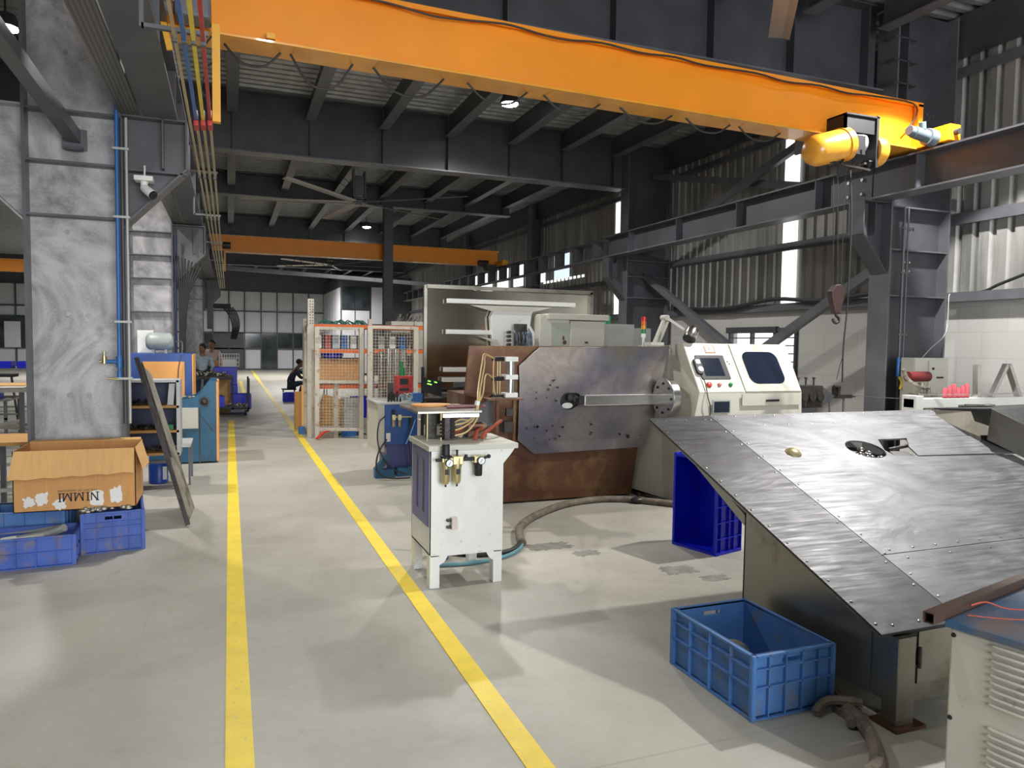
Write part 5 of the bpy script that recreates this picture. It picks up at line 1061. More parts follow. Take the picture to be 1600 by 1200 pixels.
# cable clipped on the top flange, festoon loops below
m = MB(); P_ = [(0.84, 4.21), (1.18, 4.20), (1.5, 4.165), (1.75, 4.175), (2.0, 4.195), (2.19, 4.20), (2.6, 4.16), (3.0, 4.19), (3.4, 4.165), (3.75, 4.18), (4.07, 4.155), (4.64, 4.165), (5.0, 4.135), (5.4, 4.155), (5.75, 4.13), (6.1, 4.145), (6.64, 4.14), (6.68, 4.0), (6.55, 3.86)]
m.tube([(x, 5.79, z) for x, z in P_], 0.008, 6, 4); tag(m.build('power_cable', RUBBER, loc=(3.5, 5.79, 4.1)), 'thin black cable sagging between clips along orange crane top', 'cable')
loops = [(-0.02, 0.38, 0.13), (0.45, 0.92, 0.22), (1.08, 1.66, 0.18), (1.86, 2.4, 0.13), (2.55, 3.1, 0.12), (3.3, 3.85, 0.10), (4.0, 4.5, 0.10), (4.6, 5.1, 0.10)]
for i, (x0, x1, d) in enumerate(loops):
    m = MB(); zz = lambda x: 3.785-0.0138*(x+0.4)
    m.tube([(x0, 5.97, zz(x0)), (x0+(x1-x0)*0.25, 5.98, zz(x0)-d*0.8), ((x0+x1)/2, 5.99, zz(x0)-d), (x0+(x1-x0)*0.75, 5.98, zz(x1)-d*0.8), (x1, 5.97, zz(x1))], 0.009, 6, 4)
    tag(m.build('festoon_cable', RUBBER, loc=(x0, 5.97, 3.7)), 'hanging black cable loop under orange crane beam, %s from left' % ['first', 'second', 'third', 'fourth', 'fifth', 'sixth', 'seventh', 'eighth'][i], 'cable', 'cable loops under the crane beam')
# hoist
ho = thing('chain_hoist', 'hoist with yellow drum and black bracket hanging from the orange beam', 'hoist', (5.7, 5.75, 3.5))
m = MB(); m.lathe([(0.001, 0), (0.09, 0.005), (0.13, 0.04), (0.15, 0.10), (0.155, 0.40), (0.165, 0.40), (0.165, 0.47), (0.12, 0.48)], (5.21, 5.70, 3.47), (1, 0, 0.28), 24); m.build('yellow_drum', AMBER, ho, smooth=True)
m = MB(); m.cyl((5.64, 5.70, 3.60), (5.86, 5.70, 3.62), 0.10, n=18); m.build('grey_motor', GREYCAB, ho, smooth=True)
m = MB(); m.cyl((5.70, 5.68, 3.52), (5.78, 5.60, 3.52), 0.05, n=10); m.box(5.66, 5.80, 5.58, 5.62, 3.48, 3.66); m.parts('black_cowl', BLACK, ho)
m = MB(); m.box(5.575, 6.0, 5.62, 5.64, 3.70, 3.86); m.box(5.575, 5.60, 5.62, 6.3, 3.62, 3.87); m.plate([(0, 0), (0.5, 0), (0.5, 0.42), (0.4, 0.5), (0, 0.5)], (5.96, 5.6, 3.38), (0, 1, 0), (0, 0, 1), 0.03); m.box(5.575, 6.0, 5.6, 6.2, 3.855, 3.87); m.parts('trolley_plate', BLACK, ho)
m = MB(); m.lathe([(0.14, 0), (0.15, 0.02), (0.15, 0.10), (0.10, 0.12)], (5.99, 5.70, 3.56), (1, 0, 0.05), 22); m.build('yellow_gearbox', AMBER, ho, smooth=True)
m = MB(); r_ = random.Random(4)
for i in range(14):
    x = 5.45+r_.random()*0.55; m.bar((x, 5.62+r_.random()*0.2, 3.40+r_.random()*0.08), (x+0.15*r_.random()-0.05, 5.62+r_.random()*0.2, 3.34+r_.random()*0.10), 0.025, 0.02)
m.bar((5.35, 5.65, 3.40), (5.95, 5.65, 3.36), 0.02, 0.02); m.build('chain_guide', DARK, ho)
m = MB()
for x in (5.545, 5.60): m.cyl((x, 5.72, 3.40), (x+0.06, 5.72, 2.10), 0.004, n=6)
m.cyl((5.70, 5.72, 3.40), (5.70, 5.72, 2.10), 0.004, n=6); m.parts('rope', DARK, ho)
hk = thing('hook_block', 'rusty hook block with open hook hanging under the hoist', 'hook', (5.65, 5.72, 2.1))
m = MB(); m.plate([(-0.03, -0.20), (0.03, -0.20), (0.075, -0.06), (0.08, 0.04), (0.03, 0.09), (-0.04, 0.08), (-0.085, 0.02), (-0.075, -0.06)], (5.645, 5.69, 2.14), (1, 0, 0), (0, 0, 1), -0.07); m.build('block', pm('dark_rust_brown', (0.05, 0.028, 0.025), 0.5, 0.3), hk, bevel=0.01)
m = MB(); m.tube([(5.65, 5.72, 1.96), (5.65, 5.72, 1.92), (5.682, 5.72, 1.895), (5.685, 5.72, 1.865), (5.655, 5.72, 1.845), (5.62, 5.72, 1.86), (5.612, 5.72, 1.89)], 0.014, 8); m.build('hook', DARK, hk, smooth=True)
m = MB(); m.tube([(5.76, 5.72, 3.38), (5.80, 5.72, 2.9), (5.80, 5.72, 2.5), (5.79, 5.72, 2.0), (5.76, 5.72, 1.6), (5.765, 5.72, 1.25)], 0.009, 6); m.tube([(5.77, 5.72, 1.55), (5.74, 5.74, 1.40), (5.71, 5.74, 1.28)], 0.004, 6)
tag(m.build('pendant_cable', RUBBER, loc=(5.78, 5.72, 1.3)), 'long black control cable hanging beside the crane hook', 'cable')
tag(MB().cyl((5.95, 5.9, 3.39), (5.98, 6.1, 3.30), 0.004, n=6).build('rope', DARK), 'short slack rope below the hoist gearbox', 'rope')
# second crane
c2_ = thing('overhead_crane', 'second orange crane beam farther down the hall', 'crane', (3.2, 18.9, 3.7))
m = MB(); m.box(-0.37, 6.80, 18.9, 19.06, 3.69, 4.05); m.build('web', ORANGE, c2_); m = MB(); m.box(-0.37, 6.82, 18.84, 19.12, 3.67, 3.69); m.box(-0.60, 6.82, 18.84, 19.12, 4.05, 4.07); m.parts('flange', AMBER, c2_)
m = MB(); m.box(6.35, 6.64, 18.5, 18.8, 3.48, 3.67); m.cyl((6.2, 18.7, 3.7), (6.45, 18.7, 3.7), 0.09); m.box(-0.37, -0.1, 18.6, 18.8, 3.45, 3.66); m.cyl((-0.12, 18.7, 3.80), (0.05, 18.7, 3.80), 0.08); m.parts('end_motor', DARK, c2_)
m = MB(); m.box(6.72, 6.88, 18.3, 19.7, 3.635, 3.78); m.box(-0.6, -0.43, 18.3, 19.7, 3.835, 3.98); m.box(-0.12, -0.06, 18.7, 18.78, 3.2, 3.67); m.parts('end_truck', ORD, c2_)
m = MB()
for i in range(5): m.tube([(0.6+i*0.5, 19.0, 3.67), (0.75+i*0.5, 19.0, 3.45), (0.95+i*0.5, 19.0, 3.42), (1.05+i*0.5, 19.0, 3.67)], 0.008, 5, 3)
tag(m.build('festoon_cable', RUBBER, loc=(1, 19, 3.6)), 'row of faint cable loops under the second orange crane beam', 'cable')
c3_ = thing('overhead_crane', 'orange crane beam in the left bay at the left edge', 'crane', (-8, 26, 3.5))
MB().box(-13.5, -1.6, 26, 26.16, 3.53, 3.87).build('web', ORANGE, c3_); MB().box(-13.5, -1.6, 25.95, 26.2, 3.87, 3.90).build('top_flange', AMBER, c3_)
# conductor bars along the left rail
for i, (x, z, mt_, cn_) in enumerate(((-0.205, 3.13, BLUEP, 'blue'), (-0.160, 3.135, YLINE, 'yellow'), (-0.115, 3.14, RED, 'red'))):
    b1 = thing('conductor_bar', '%s coated power rail running along the left crane beam' % cn_, 'power rail', (x, 2, z), 'crane power rails')
    MB().box(x-0.010, x+0.010, -1, 5.75, z-0.012, z+0.012).build('coated_length', mt_, b1)
    MB().box(x-0.009, x+0.009, 5.75, 24, z-0.010, z+0.010).build('bare_length', BRASS, b1)
    m = MB(); m.box(x-0.016, x+0.016, 5.66, 5.80, z-0.05, z-0.012); m.build('collector_shoe', RED, b1, bevel=0.003)
    m = MB(); m.box(x-0.012, x+0.012, 5.64, 5.72, z+0.012, z+0.05); m.build('shoe_clamp', WPAINT, b1)
tag(bx(-0.255, -0.24, -1, 24, 3.12, 3.14).build('conductor_bar', BRASS), 'plain brass coloured power rail nearest the left crane beam', 'power rail', 'crane power rails')
for k_, y in enumerate((4.2, 7.6, 10.2, 13, 16, 20)):
    m = MB(); m.box(-0.40, -0.09, y, y+0.03, 3.16, 3.18); m.box(-0.41, -0.39, y, y+0.03, 3.16, 3.42)
    for x in (-0.25, -0.205, -0.16, -0.115): m.box(x-0.014, x+0.014, y, y+0.03, 3.11, 3.16)
    tag(m.build('rail_hanger', STEEL_L, loc=(-0.25, y, 3.16)), 'small bracket holding the crane power rails, %s from the viewpoint' % ['first', 'second', 'third', 'fourth', 'fifth', 'sixth'][k_], 'bracket', 'power rail brackets')
m = MB(); m.tube([(-0.10, 5.7, 3.72), (-0.16, 5.72, 3.62), (-0.14, 5.72, 3.52), (-0.06, 5.72, 3.58), (0.02, 5.75, 3.66)], 0.007, 6); m.tube([(-0.13, 5.72, 3.5), (-0.17, 5.72, 3.35), (-0.10, 5.72, 3.25), (-0.13, 5.72, 3.18)], 0.006, 6)
tag(m.build('collector_wire', RUBBER, loc=(-0.1, 5.7, 3.5)), 'curly black wires at orange collector arm', 'wire')

# ================================================================== CEILING FANS
def fan(hub, R, angs, lab, zc=5.08, w_=0.16, box=True):
    x, y, z = hub
    t = thing('ceiling_fan', lab, 'fan', hub, 'large ceiling fans')
    for a in angs:
        ca, sa = math.cos(math.radians(a)), math.sin(math.radians(a)); d = Vector((ca, sa, 0)); s_ = Vector((-sa, ca, 0))
        m = MB(); P0 = Vector(hub)+d*0.12; P1 = Vector(hub)+d*R
        up = (s_*math.cos(0.2)+Vector((0, 0, math.sin(0.2))))
        nn = d.cross(up)
        vs = []
        for p, ww in ((P0, w_), (P1, w_*0.92)):
            for u, h in ((-0.5, 0), (-0.15, 0.018), (0.5, 0.004), (0.5, -0.002), (-0.15, 0.006), (-0.5, -0.006)): vs.append(p+up*u*ww+nn*h)
        fs = [(i, (i+1) % 6, 6+(i+1) % 6, 6+i) for i in range(6)]+[(5, 4, 3, 2, 1, 0), (6, 7, 8, 9, 10, 11)]
        m.add(vs, fs); m.build('blade', FANP, t)
    m = MB(); m.lathe([(0.14, -0.02), (0.16, 0.0), (0.16, 0.03), (0.08, 0.06), (0.001, 0.06)], hub, (0, 0, 1), 20); m.lathe([(0.001, -0.05), (0.06, -0.045), (0.07, -0.02)], hub, (0, 0, 1), 16); m.build('hub', STEEL_L, t, smooth=True)
    if box:
        m = MB(); m.box(x-0.13, x-0.10, y-0.1, y+0.1, z+0.06, zc); m.box(x+0.10, x+0.13, y-0.1, y+0.1, z+0.06, zc); m.box(x-0.13, x+0.13, y-0.1, y+0.1, z+0.06, z+0.09); m.box(x-0.09, x+0.09, y-0.09, y+0.09, z+0.14, zc-0.1); m.parts('motor_frame', STEEL_L, t)
        m = MB()
        for dx, dy in ((-0.6, 0.5), (0.7, 0.4), (0.6, -0.5), (-0.6, -0.5)): m.cyl((x, y, z+0.15), (x+dx, y+dy, zc), 0.006, n=5)
        m.parts('stay_wire', DARK, t)
    return t
fan((2.52, 15.5, 4.45), 2.4, (-40, 32, 100, 165, 229), 'big ceiling fan in middle of hall between second and third girders')
fan((3.6, 28.6, 4.45), 2.3, (-60, 0, 72, 144, 216), 'far ceiling fan beside the far lamp glow')
fan((3.2, 3.55, 4.50), 2.75, (53, 125, 197, 269, 341), 'nearest ceiling fan with one blade tip at top right', zc=5.08, w_=0.21)

# ================================================================== LEFT COLUMN FITTINGS
bp_ = thing('blue_air_pipe', 'blue air pipe running up the big grey column with brass tap', 'pipe', (-0.835, 6.72, 1.3))
MB().cyl((-0.833, 6.72, 1.28), (-0.829, 6.72, 3.52), 0.014).build('pipe', BLUEP, bp_, smooth=True)
m = MB(); m.cyl((-0.833, 6.72, 1.36), (-0.833, 6.72, 1.45), 0.024); m.cyl((-0.85, 6.72, 1.405), (-0.93, 6.72, 1.405), 0.016); m.cyl((-0.833, 6.72, 1.27), (-0.833, 6.72, 1.32), 0.020); m.parts('fitting', BLUEP, bp_, smooth=True)
m = MB(); m.cyl((-0.94, 6.71, 1.39), (-0.94, 6.71, 1.45), 0.017); m.cyl((-0.94, 6.71, 1.45), (-0.94, 6.71, 1.49), 0.008); m.cyl((-0.93, 6.72, 1.405), (-0.975, 6.72, 1.405), 0.012); m.cyl((-0.835, 6.7, 1.262), (-0.92, 6.7, 1.27), 0.009); m.parts('brass_tap', BRASS, bp_, smooth=True)
for k_, (x, r_, mt_) in enumerate(((-0.795, 0.014, STEEL), (-0.762, 0.012, GREYCAB))):
    tag(MB().cyl((x, 6.73, 0.9), (x, 6.73, 3.36), r_).build('conduit', mt_, smooth=True), ['black conduit pipe beside the blue pipe on big column', 'pale grey conduit pipe right of the black one on big column'][k_], 'pipe', 'conduits on the big column')
for z in (1.3, 1.72, 2.50, 3.08):
    pass
m = MB()
for z in (1.26, 1.72, 2.56, 3.10): m.box(-0.86, -0.74, 6.70, 6.76, z, z+0.018)
m.parts('pipe_clamp', GREYCAB, bp_)
cc = thing('security_camera', 'white bullet security camera under the bracket right of big column', 'camera', (-0.63, 6.75, 2.95))
MB().box(-0.705, -0.565, 6.66, 6.80, 2.865, 2.905).build('mount_plate', WPAINT, cc, bevel=0.006)
MB().cyl((-0.633, 6.74, 2.905), (-0.633, 6.76, 3.0), 0.008).build('hanger', WPAINT, cc)
MB().lathe([(0.03, 0), (0.026, -0.04), (0.02, -0.05)], (-0.635, 6.73, 2.865), (0, 0, 1), 14).build('swivel', WPAINT, cc, smooth=True)
a0 = Vector((-0.64, 6.73, 2.82)); dd = Vector((0.55, -0.55, -0.5)).normalized()
m = MB(); m.lathe([(0.001, 0), (0.03, 0.0), (0.035, 0.02), (0.037, 0.12), (0.035, 0.125)], a0, dd, 18); m.build('camera_body', WPAINT, cc, smooth=True)
m = MB(); m.lathe([(0.036, 0.125), (0.034, 0.135), (0.001, 0.132)], a0, dd, 18); m.build('camera_lens', BLACK, cc, smooth=True)

# ================================================================== LEFT SIDE THINGS
pk = thing('leaning_panel', 'long dirty steel panel leaning back against the grey column', 'panel', (-0.35, 7.1, 0))
A_ = Vector((-0.355, 6.74, 0.0)); ey_ = Vector((-0.42, 0.38, 1.43)).normalized(); ex_ = Vector((0.03, 0.74, -0.01)); ex_ = (ex_-ey_*ex_.dot(ey_)).normalized()
A_.z = 0.015
GR = pm('dirty_rusty_grey_panel', (0.30, 0.29, 0.25), 0.5, 0.3, 0.2, 5, dirt=((0.10, 0.075, 0.05), 0.4, 4))
m = MB(); m.plate([(0.0, 0), (0.80, 0.0), (0.66, 1.5), (0.0, 1.52)], A_, ex_, ey_, 0.004); m.build('sheet', GR, pk)
m = MB(); m.plate([(0, 0), (0.03, 0), (0.03, 1.52), (0, 1.52)], A_, ex_, ey_, 0.035); m.plate([(0.18, 0.62), (0.21, 0.62), (0.19, 1.5), (0.16, 1.5)], A_, ex_, ey_, 0.03); m.parts('edge_rib', DARK, pk)
m = MB()
for v in (0.95, 1.25): m.plate([(0.05, v), (0.16, v), (0.16, v+0.05), (0.05, v+0.05)], A_, ex_, ey_, 0.02)
m.parts('slot_bracket', DARK, pk)
# shelf unit
sh = thing('steel_shelf_unit', 'dark blue open shelf unit behind the leaning steel panel', 'shelf', (-0.75, 8.6, 0))
DBLUE = pm('dark_blue_shelf_back', (0.02, 0.03, 0.09), 0.5)
m = MB(); m.box(-1.02, -0.50, 8.85, 8.86, 0.38, 1.16); m.build('back_panel', DBLUE, sh)
m = MB(); m.box(-1.03, -1.0, 8.5, 8.86, 0.36, 1.16); m.box(-0.525, -0.49, 8.5, 8.86, 0.36, 1.16); m.parts('side_panel', GREYCAB, sh)
for z in (0.38, 0.62, 0.88, 1.15): MB().box(-1.02, -0.5, 8.5, 8.86, z-0.012, z+0.012).build('shelf', GREYCAB if z > 1.1 else WOOD, sh)
m = MB()
for x in (-1.0, -0.54): m.box(x, x+0.04, 8.52, 8.56, 0, 0.37); m.box(x, x+0.04, 8.8, 8.84, 0, 0.37)
m.box(-1.0, -0.5, 8.52, 8.56, 0.28, 0.31); m.parts('leg', STEEL_L, sh)
MB().plate([(-0.62, 0.89), (-0.56, 0.89), (-0.54, 1.12), (-0.60, 1.12)], (0, 8.6, 0), (1, 0, 0), (0, 0, 1), -0.05).build('x', GREYCAB) and None
o_ = bpy.data.objects['x']; o_.name = 'metal_profile'; tag(o_, 'grey metal profile leaning on the upper shelf of the blue shelf unit', 'profile')
tag(bx(-0.61, -0.56, 8.55, 8.6, 0.634, 0.685).build('green_box', GREENP), 'tiny bright green box on the middle shelf of blue unit', 'box')
for k_, (x, z) in enumerate(((-0.83, 0.392), (-0.85, 0.632), (-0.85, 0.892))):
    m = MB(); r_ = random.Random(k_)
    for i in range(12): xx = x+(r_.random()-.5)*0.3; m.bar((xx, 8.58+r_.random()*0.15, z+0.02), (xx+0.1*(r_.random()-.5), 8.6+r_.random()*0.15, z+0.02+0.04*r_.random()), 0.025, 0.02)
    tag(m.build('small_parts', DARK, loc=(x, 8.6, z)), 'heap of small dark parts on the %s shelf of blue unit' % ['bottom', 'middle', 'upper'][k_], 'parts', 'heaps of parts on the blue shelf unit', kind='stuff')
bc_ = thing('blue_barrel', 'blue plastic barrel with white label under the shelf unit', 'barrel', (-0.75, 8.95, 0))
m = MB(); m.lathe([(0.09, 0), (0.1, 0.01), (0.1, 0.20), (0.08, 0.23), (0.001, 0.23)], (-0.74, 8.95, 0), (0, 0, 1), 20); m.build('barrel_body', pm('blue_plastic', (0.01, 0.06, 0.35), 0.35), bc_, smooth=True)
m = MB(); m.box(-0.69, -0.65, 8.853, 8.862, 0.05, 0.19); m.build('label_patch', PAPER, bc_)
st = thing('low_stool', 'small grey metal stool right of the shelf unit', 'stool', (-0.48, 9.0, 0))
MB().box(-0.57, -0.40, 8.7, 9.3, 0.42, 0.445).build('seat', GREYCAB, st)
m = MB()
for x in (-0.565, -0.425):
    for y in (8.72, 9.26): m.box(x, x+0.022, y, y+0.022, 0, 0.42)
m.parts('leg', STEEL_L, st)
# blue and orange machine with tank
bo = thing('blue_orange_machine', 'blue machine with orange panel and air tank on top', 'machine', (-0.9, 11.5, 0))
m = MB(); m.box(-1.28, -0.485, 11.15, 12.0, 0.0, 1.39); m.build('blue_housing', pm('royal_blue_housing', (0.03, 0.08, 0.30), 0.4), bo, bevel=0.006)
m = MB(); m.box(-1.10, -0.58, 11.135, 11.15, 0.60, 1.28); m.build('orange_panel', ORANGEP, bo, bevel=0.002)
m = MB(); m.box(-0.485, -0.47, 11.15, 12.0, 0.05, 1.38); m.build('orange_edge', ORANGEP, bo)
tk = thing('air_tank', 'pale grey horizontal air tank on top of the blue orange machine', 'tank', (-0.9, 11.35, 1.39))
m = MB(); m.lathe([(0.001, 0), (0.07, 0.005), (0.11, 0.035), (0.122, 0.07), (0.122, 0.29), (0.11, 0.325), (0.07, 0.35), (0.001, 0.355)], (-1.08, 11.35, 1.555), (1, 0, 0), 22); m.build('tank_body', pm('pale_green_grey_tank', (0.38, 0.43, 0.41), 0.4), tk, smooth=True)
m = MB(); m.box(-1.0, -0.965, 11.3, 11.4, 1.39, 1.45); m.box(-0.84, -0.805, 11.3, 11.4, 1.39, 1.45); m.parts('foot', GREYCAB, tk)
m = MB(); m.tube([(-0.72, 11.35, 1.55), (-0.65, 11.3, 1.56), (-0.61, 11.2, 1.54), (-0.61, 11.12, 1.39), (-0.65, 11.10, 1.2), (-0.66, 11.10, 0.95)], 0.007, 6); m.build('outlet_pipe', STEEL_L, tk)
tag(bx(-1.21, -1.0, 11.6, 11.85, 1.39, 1.71).build('control_box', WPAINT, bevel=0.004), 'white control box behind the pale air tank', 'box')
# teal press
tp = thing('teal_press', 'teal painted press frame with curved top and round bearing', 'press', (-0.4, 10.3, 0))
m = MB(); m.plate([(-0.95, 0.02), (-0.15, 0.02), (-0.14, 1.065), (-0.24, 1.065), (-0.30, 0.99), (-0.36, 0.90), (-0.43, 0.845), (-0.52, 0.825), (-0.95, 0.81)], (0, 10.2, 0), (1, 0, 0), (0, 0, 1), -0.06); m.build('front_cheek', TEAL, tp, bevel=0.004)
m = MB(); m.plate([(-0.95, 0.02), (-0.15, 0.02), (-0.14, 1.065), (-0.24, 1.065), (-0.30, 0.99), (-0.36, 0.90), (-0.43, 0.845), (-0.52, 0.825), (-0.95, 0.81)], (0, 10.9, 0), (1, 0, 0), (0, 0, 1), -0.06); m.build('rear_cheek', TEAL, tp)
m = MB(); m.box(-0.16, -0.135, 10.18, 10.95, 0.03, 1.05); m.build('orange_edge', ORANGEP, tp)
m = MB(); m.box(-0.5, -0.2, 10.26, 10.9, 0.1, 0.75); m.build('inner_body', TEAL, tp)
m = MB(); m.lathe([(0.062, 0), (0.062, 0.015), (0.04, 0.017), (0.035, 0.012), (0.025, 0.03), (0.001, 0.032)], (-0.30, 10.198, 0.80), (0, -1, 0), 20); m.build('bearing', DARK, tp, smooth=True)
m = MB(); m.box(-0.62, -0.375, 10.17, 10.2, 0.455, 0.72); m.build('beige_cover', CREAM, tp, bevel=0.003)
m = MB(); m.bar((-0.36, 10.195, 0.0), (-0.36, 10.195, 0.72), 0.012, 0.012); m.build('conduit', STEEL_L, tp)
m = MB(); m.bar((-0.34, 10.19, 0.66), (-0.2, 10.19, 0.45), 0.01, 0.03); m.build('web_rib', TEAL, tp)
m = MB(); r_ = random.Random(1)
for i in range(12): m.ell((-0.6+r_.random()*0.25, 10.25+r_.random()*0.2, 0.845), 0.025, 0.02, 0.015, 6, 4)
tag(m.build('loose_fittings', SCRAP, loc=(-0.5, 10.3, 0.83)), 'loose metal fittings on top of the teal press', 'fittings', kind='stuff')
# trolley
tr = thing('steel_trolley', 'black framed trolley with trays of metal pieces beyond the teal press', 'trolley', (-0.1, 16.9, 0))
m = MB()
for y in (16.5, 17.3):
    m.box(-0.9, 0.08, y, y+0.04, 0.76, 0.80); m.box(-0.9, 0.40, y, y+0.04, 0.12, 0.16); m.box(0.04, 0.08, y, y+0.04, 0.16, 0.76); m.box(0.36, 0.40, y, y+0.04, 0.12, 0.78); m.box(-0.9, -0.86, y, y+0.04, 0.12, 0.8)
for x in (-0.88, 0.06, 0.38): m.box(x-0.02, x+0.02, 16.5, 17.34, 0.12, 0.16)
m.parts('frame_tube', BLACK, tr)
m = MB(); m.box(-0.9, 0.08, 16.52, 17.32, 0.80, 0.815); m.box(-0.9, 0.38, 16.52, 17.32, 0.16, 0.17); m.parts('tray', DARK, tr)
m = MB()
for x, y in ((0.32, 16.52), (0.38, 17.3), (-0.85, 16.52), (-0.85, 17.3)): m.cyl((x-0.02, y, 0.055), (x+0.02, y, 0.055), 0.055)
m.parts('castor', BLACK, tr)
m = MB(); r_ = random.Random(6)
for i in range(90): x = -0.7+r_.random()*0.65; m.bar((x, 16.6+r_.random()*0.5, 0.83), (x+0.08*(r_.random()-.3), 16.6+r_.random()*0.5, 0.84+0.07*r_.random()), 0.02, 0.012)
tag(m.build('metal_pieces', SCRAP, loc=(-0.4, 16.8, 0.82)), 'heap of bright metal pieces on the trolley top', 'metal pieces', kind='stuff')
m = MB(); 
for i in range(50): x = -0.1+r_.random()*0.42; m.bar((x, 16.6+r_.random()*0.5, 0.18), (x+0.08*(r_.random()-.3), 16.6+r_.random()*0.5, 0.19+0.05*r_.random()), 0.02, 0.012)
tag(m.build('metal_pieces', SCRAP, loc=(0.1, 16.8, 0.17)), 'heap of metal pieces on the trolley lower tray', 'metal pieces', kind='stuff')
crate('plastic_crate', 'dark blue crate on the lower tray of the trolley', 0.4, 0.5, 0.22, CRATEN, (-0.32, 16.85, 0.172), 0.1, 3, 3, slot=False)
crate('plastic_crate', 'royal blue crate on floor behind the trolley', 0.44, 0.5, 0.33, CRATEN, (0.25, 18.3, 0.0), 0, 3, 3, slot=False)
crate('plastic_crate', 'upper royal blue crate stacked behind the trolley by the standing workers', 0.5, 0.45, 0.42, CRATEN, (-0.08, 18.9, 0.52), 0, 3, 3, slot=False)
crate('plastic_crate', 'lower royal blue crate under the one behind the trolley', 0.52, 0.5, 0.26, CRATEN, (-0.08, 18.9, 0.26), 0, 3, 3, slot=False)
crate('plastic_crate', 'bottom royal blue crate of the stack behind the trolley', 0.52, 0.5, 0.26, CRATEN, (-0.08, 18.9, 0.0), 0, 3, 3, slot=False)
tag(bx(-0.40, -0.06, 19.4, 19.8, 0.55, 1.06).build('carton', CARD, bevel=0.004), 'brown carton standing behind the trolley right of the workers', 'carton')
tag(bx(-0.45, 0.0, 19.35, 19.85, 0.0, 0.55).build('work_bench_block', STEEL_L), 'grey block bench carrying the brown carton', 'bench')
tag(bx(-0.35, 0.02, 17.45, 17.8, 0.25, 0.75).build('carton', CARD2, bevel=0.004), 'plain carton seen through the trolley frame', 'carton')
tag(bx(-0.36, 0.03, 17.44, 17.81, 0.0, 0.25).build('pallet_block', WOOD), 'wooden block under the plain carton behind the trolley', 'block')
wb = thing('wire_basket', 'white wire basket of pale pieces on royal blue stack', 'basket', (0.0, 18.9, 0.94))
m = MB()
for i in range(9):
    x = -0.22+i*0.055; m.box(x-0.004, x+0.004, 18.72, 18.73, 0.945, 1.25); m.box(x-0.004, x+0.004, 19.08, 19.09, 0.945, 1.25)
for z in (0.95, 1.05, 1.15, 1.25):
    m.box(-0.225, 0.225, 18.72, 18.73, z-0.004, z+0.004); m.box(-0.225, 0.225, 19.08, 19.09, z-0.004, z+0.004); m.box(-0.225, -0.215, 18.72, 19.09, z-0.004, z+0.004); m.box(0.215, 0.225, 18.72, 19.09, z-0.004, z+0.004)
m.build('wire_mesh', WPAINT, wb)
tag(bx(-0.15, 0.15, 18.8, 19.0, 0.945, 1.12).build('white_pack', WPAINT), 'white packed pieces inside wire basket', 'pack')
# left bay benches
def bench(x0, x1, y0, y1, z, lab, topm=STAIN):
    t = thing('work_bench', lab, 'bench', ((x0+x1)/2, (y0+y1)/2, 0))
    MB().box(x0, x1, y0, y1, z-0.03, z).build('bench_top', topm, t)
    m = MB()
    for x in (x0+0.03, x1-0.07):
        for y in (y0+0.03, y1-0.07): m.box(x, x+0.04, y, y+0.04, 0, z-0.03)
    m.parts('leg', STEEL_L, t)
    m = MB(); m.box(x0+.03, x1-.03, y0+.03, y0+.06, 0.3, 0.33); m.box(x0+.03, x1-.03, y1-.06, y1-.03, 0.3, 0.33); m.parts('rail', GREYCAB, t)
    return t
bench(-2.9, -1.9, 8.6, 9.6, 1.07, 'bench with pale metal sheets left of the big column')
for k_, (z, y, mt_) in enumerate(((1.075, 8.7, WPAINT), (1.085, 8.9, CARD2), (0.37, 8.8, GREYCAB), (0.35, 9.0, STAIN))):
    tag(bx(-2.85+0.05*k_, -1.95-0.03*k_, y, y+0.5, z, z+0.01).build('metal_sheet', mt_), ['white sheet lying on the left bench top', 'tan sheet partly over the white sheet on left bench', 'grey sheet on the low rails of left bench', 'dull sheet behind the grey one on left bench rails'][k_], 'sheet', 'sheets on the left bench')
m = MB()
for i in range(5): m.bar((-2.9, 8.7+i*0.1, 0.55+0.1*(i % 3)), (-1.95, 8.75+i*0.1, 0.75-0.06*i), 0.05, 0.03)
tag(m.build('steel_profiles', STAIN, loc=(-2.4, 8.8, 0.6)), 'slanting pile of steel profiles under the left bench', 'profiles', kind='stuff')
b2 = bench(-1.95, -1.50, 7.15, 7.8, 0.72, 'low dark bench behind the cardboard box at the left edge', WOOD)
bench(-4.4, -3.2, 14.8, 15.8, 1.05, 'far bench carrying blue bins in left bay')
for k_, x in enumerate((-4.1, -3.75, -3.42)):
    tag(bx(x, x+0.24, 14.9, 15.2, 1.052, 1.17).build('small_bin', CRATEN), ['leftmost', 'middle', 'rightmost'][k_]+' small blue bin on the far left bay bench', 'bin', 'blue bins in the left bay')
tag(bx(-3.75, -3.4, 13.6, 14.0, 0.62, 0.80).build('small_bin', CRATEN), 'blue bin on the low table in left bay', 'bin')
tag(bx(-4.1, -3.8, 13.7, 14.0, 0.62, 0.88).build('carton', CARD), 'brown carton on the low table in left bay', 'carton')
bench(-4.3, -3.2, 13.4, 14.3, 0.62, 'low table with a carton and blue bin in left bay')
cp = thing('office_chair', 'dark chair standing by the far left bay bench', 'chair', (-3.5, 14.4, 0))
MB().box(-3.75, -3.35, 14.4, 14.7, 0.92, 0.97).build('seat', BLACK, cp)
m = MB()
for x in (-3.72, -3.42): m.bar((x, 14.55, 0.92), (x+(0.1 if x > -3.5 else -0.1), 14.55, 0.0), 0.03, 0.03)
m.parts('leg', STEEL, cp)

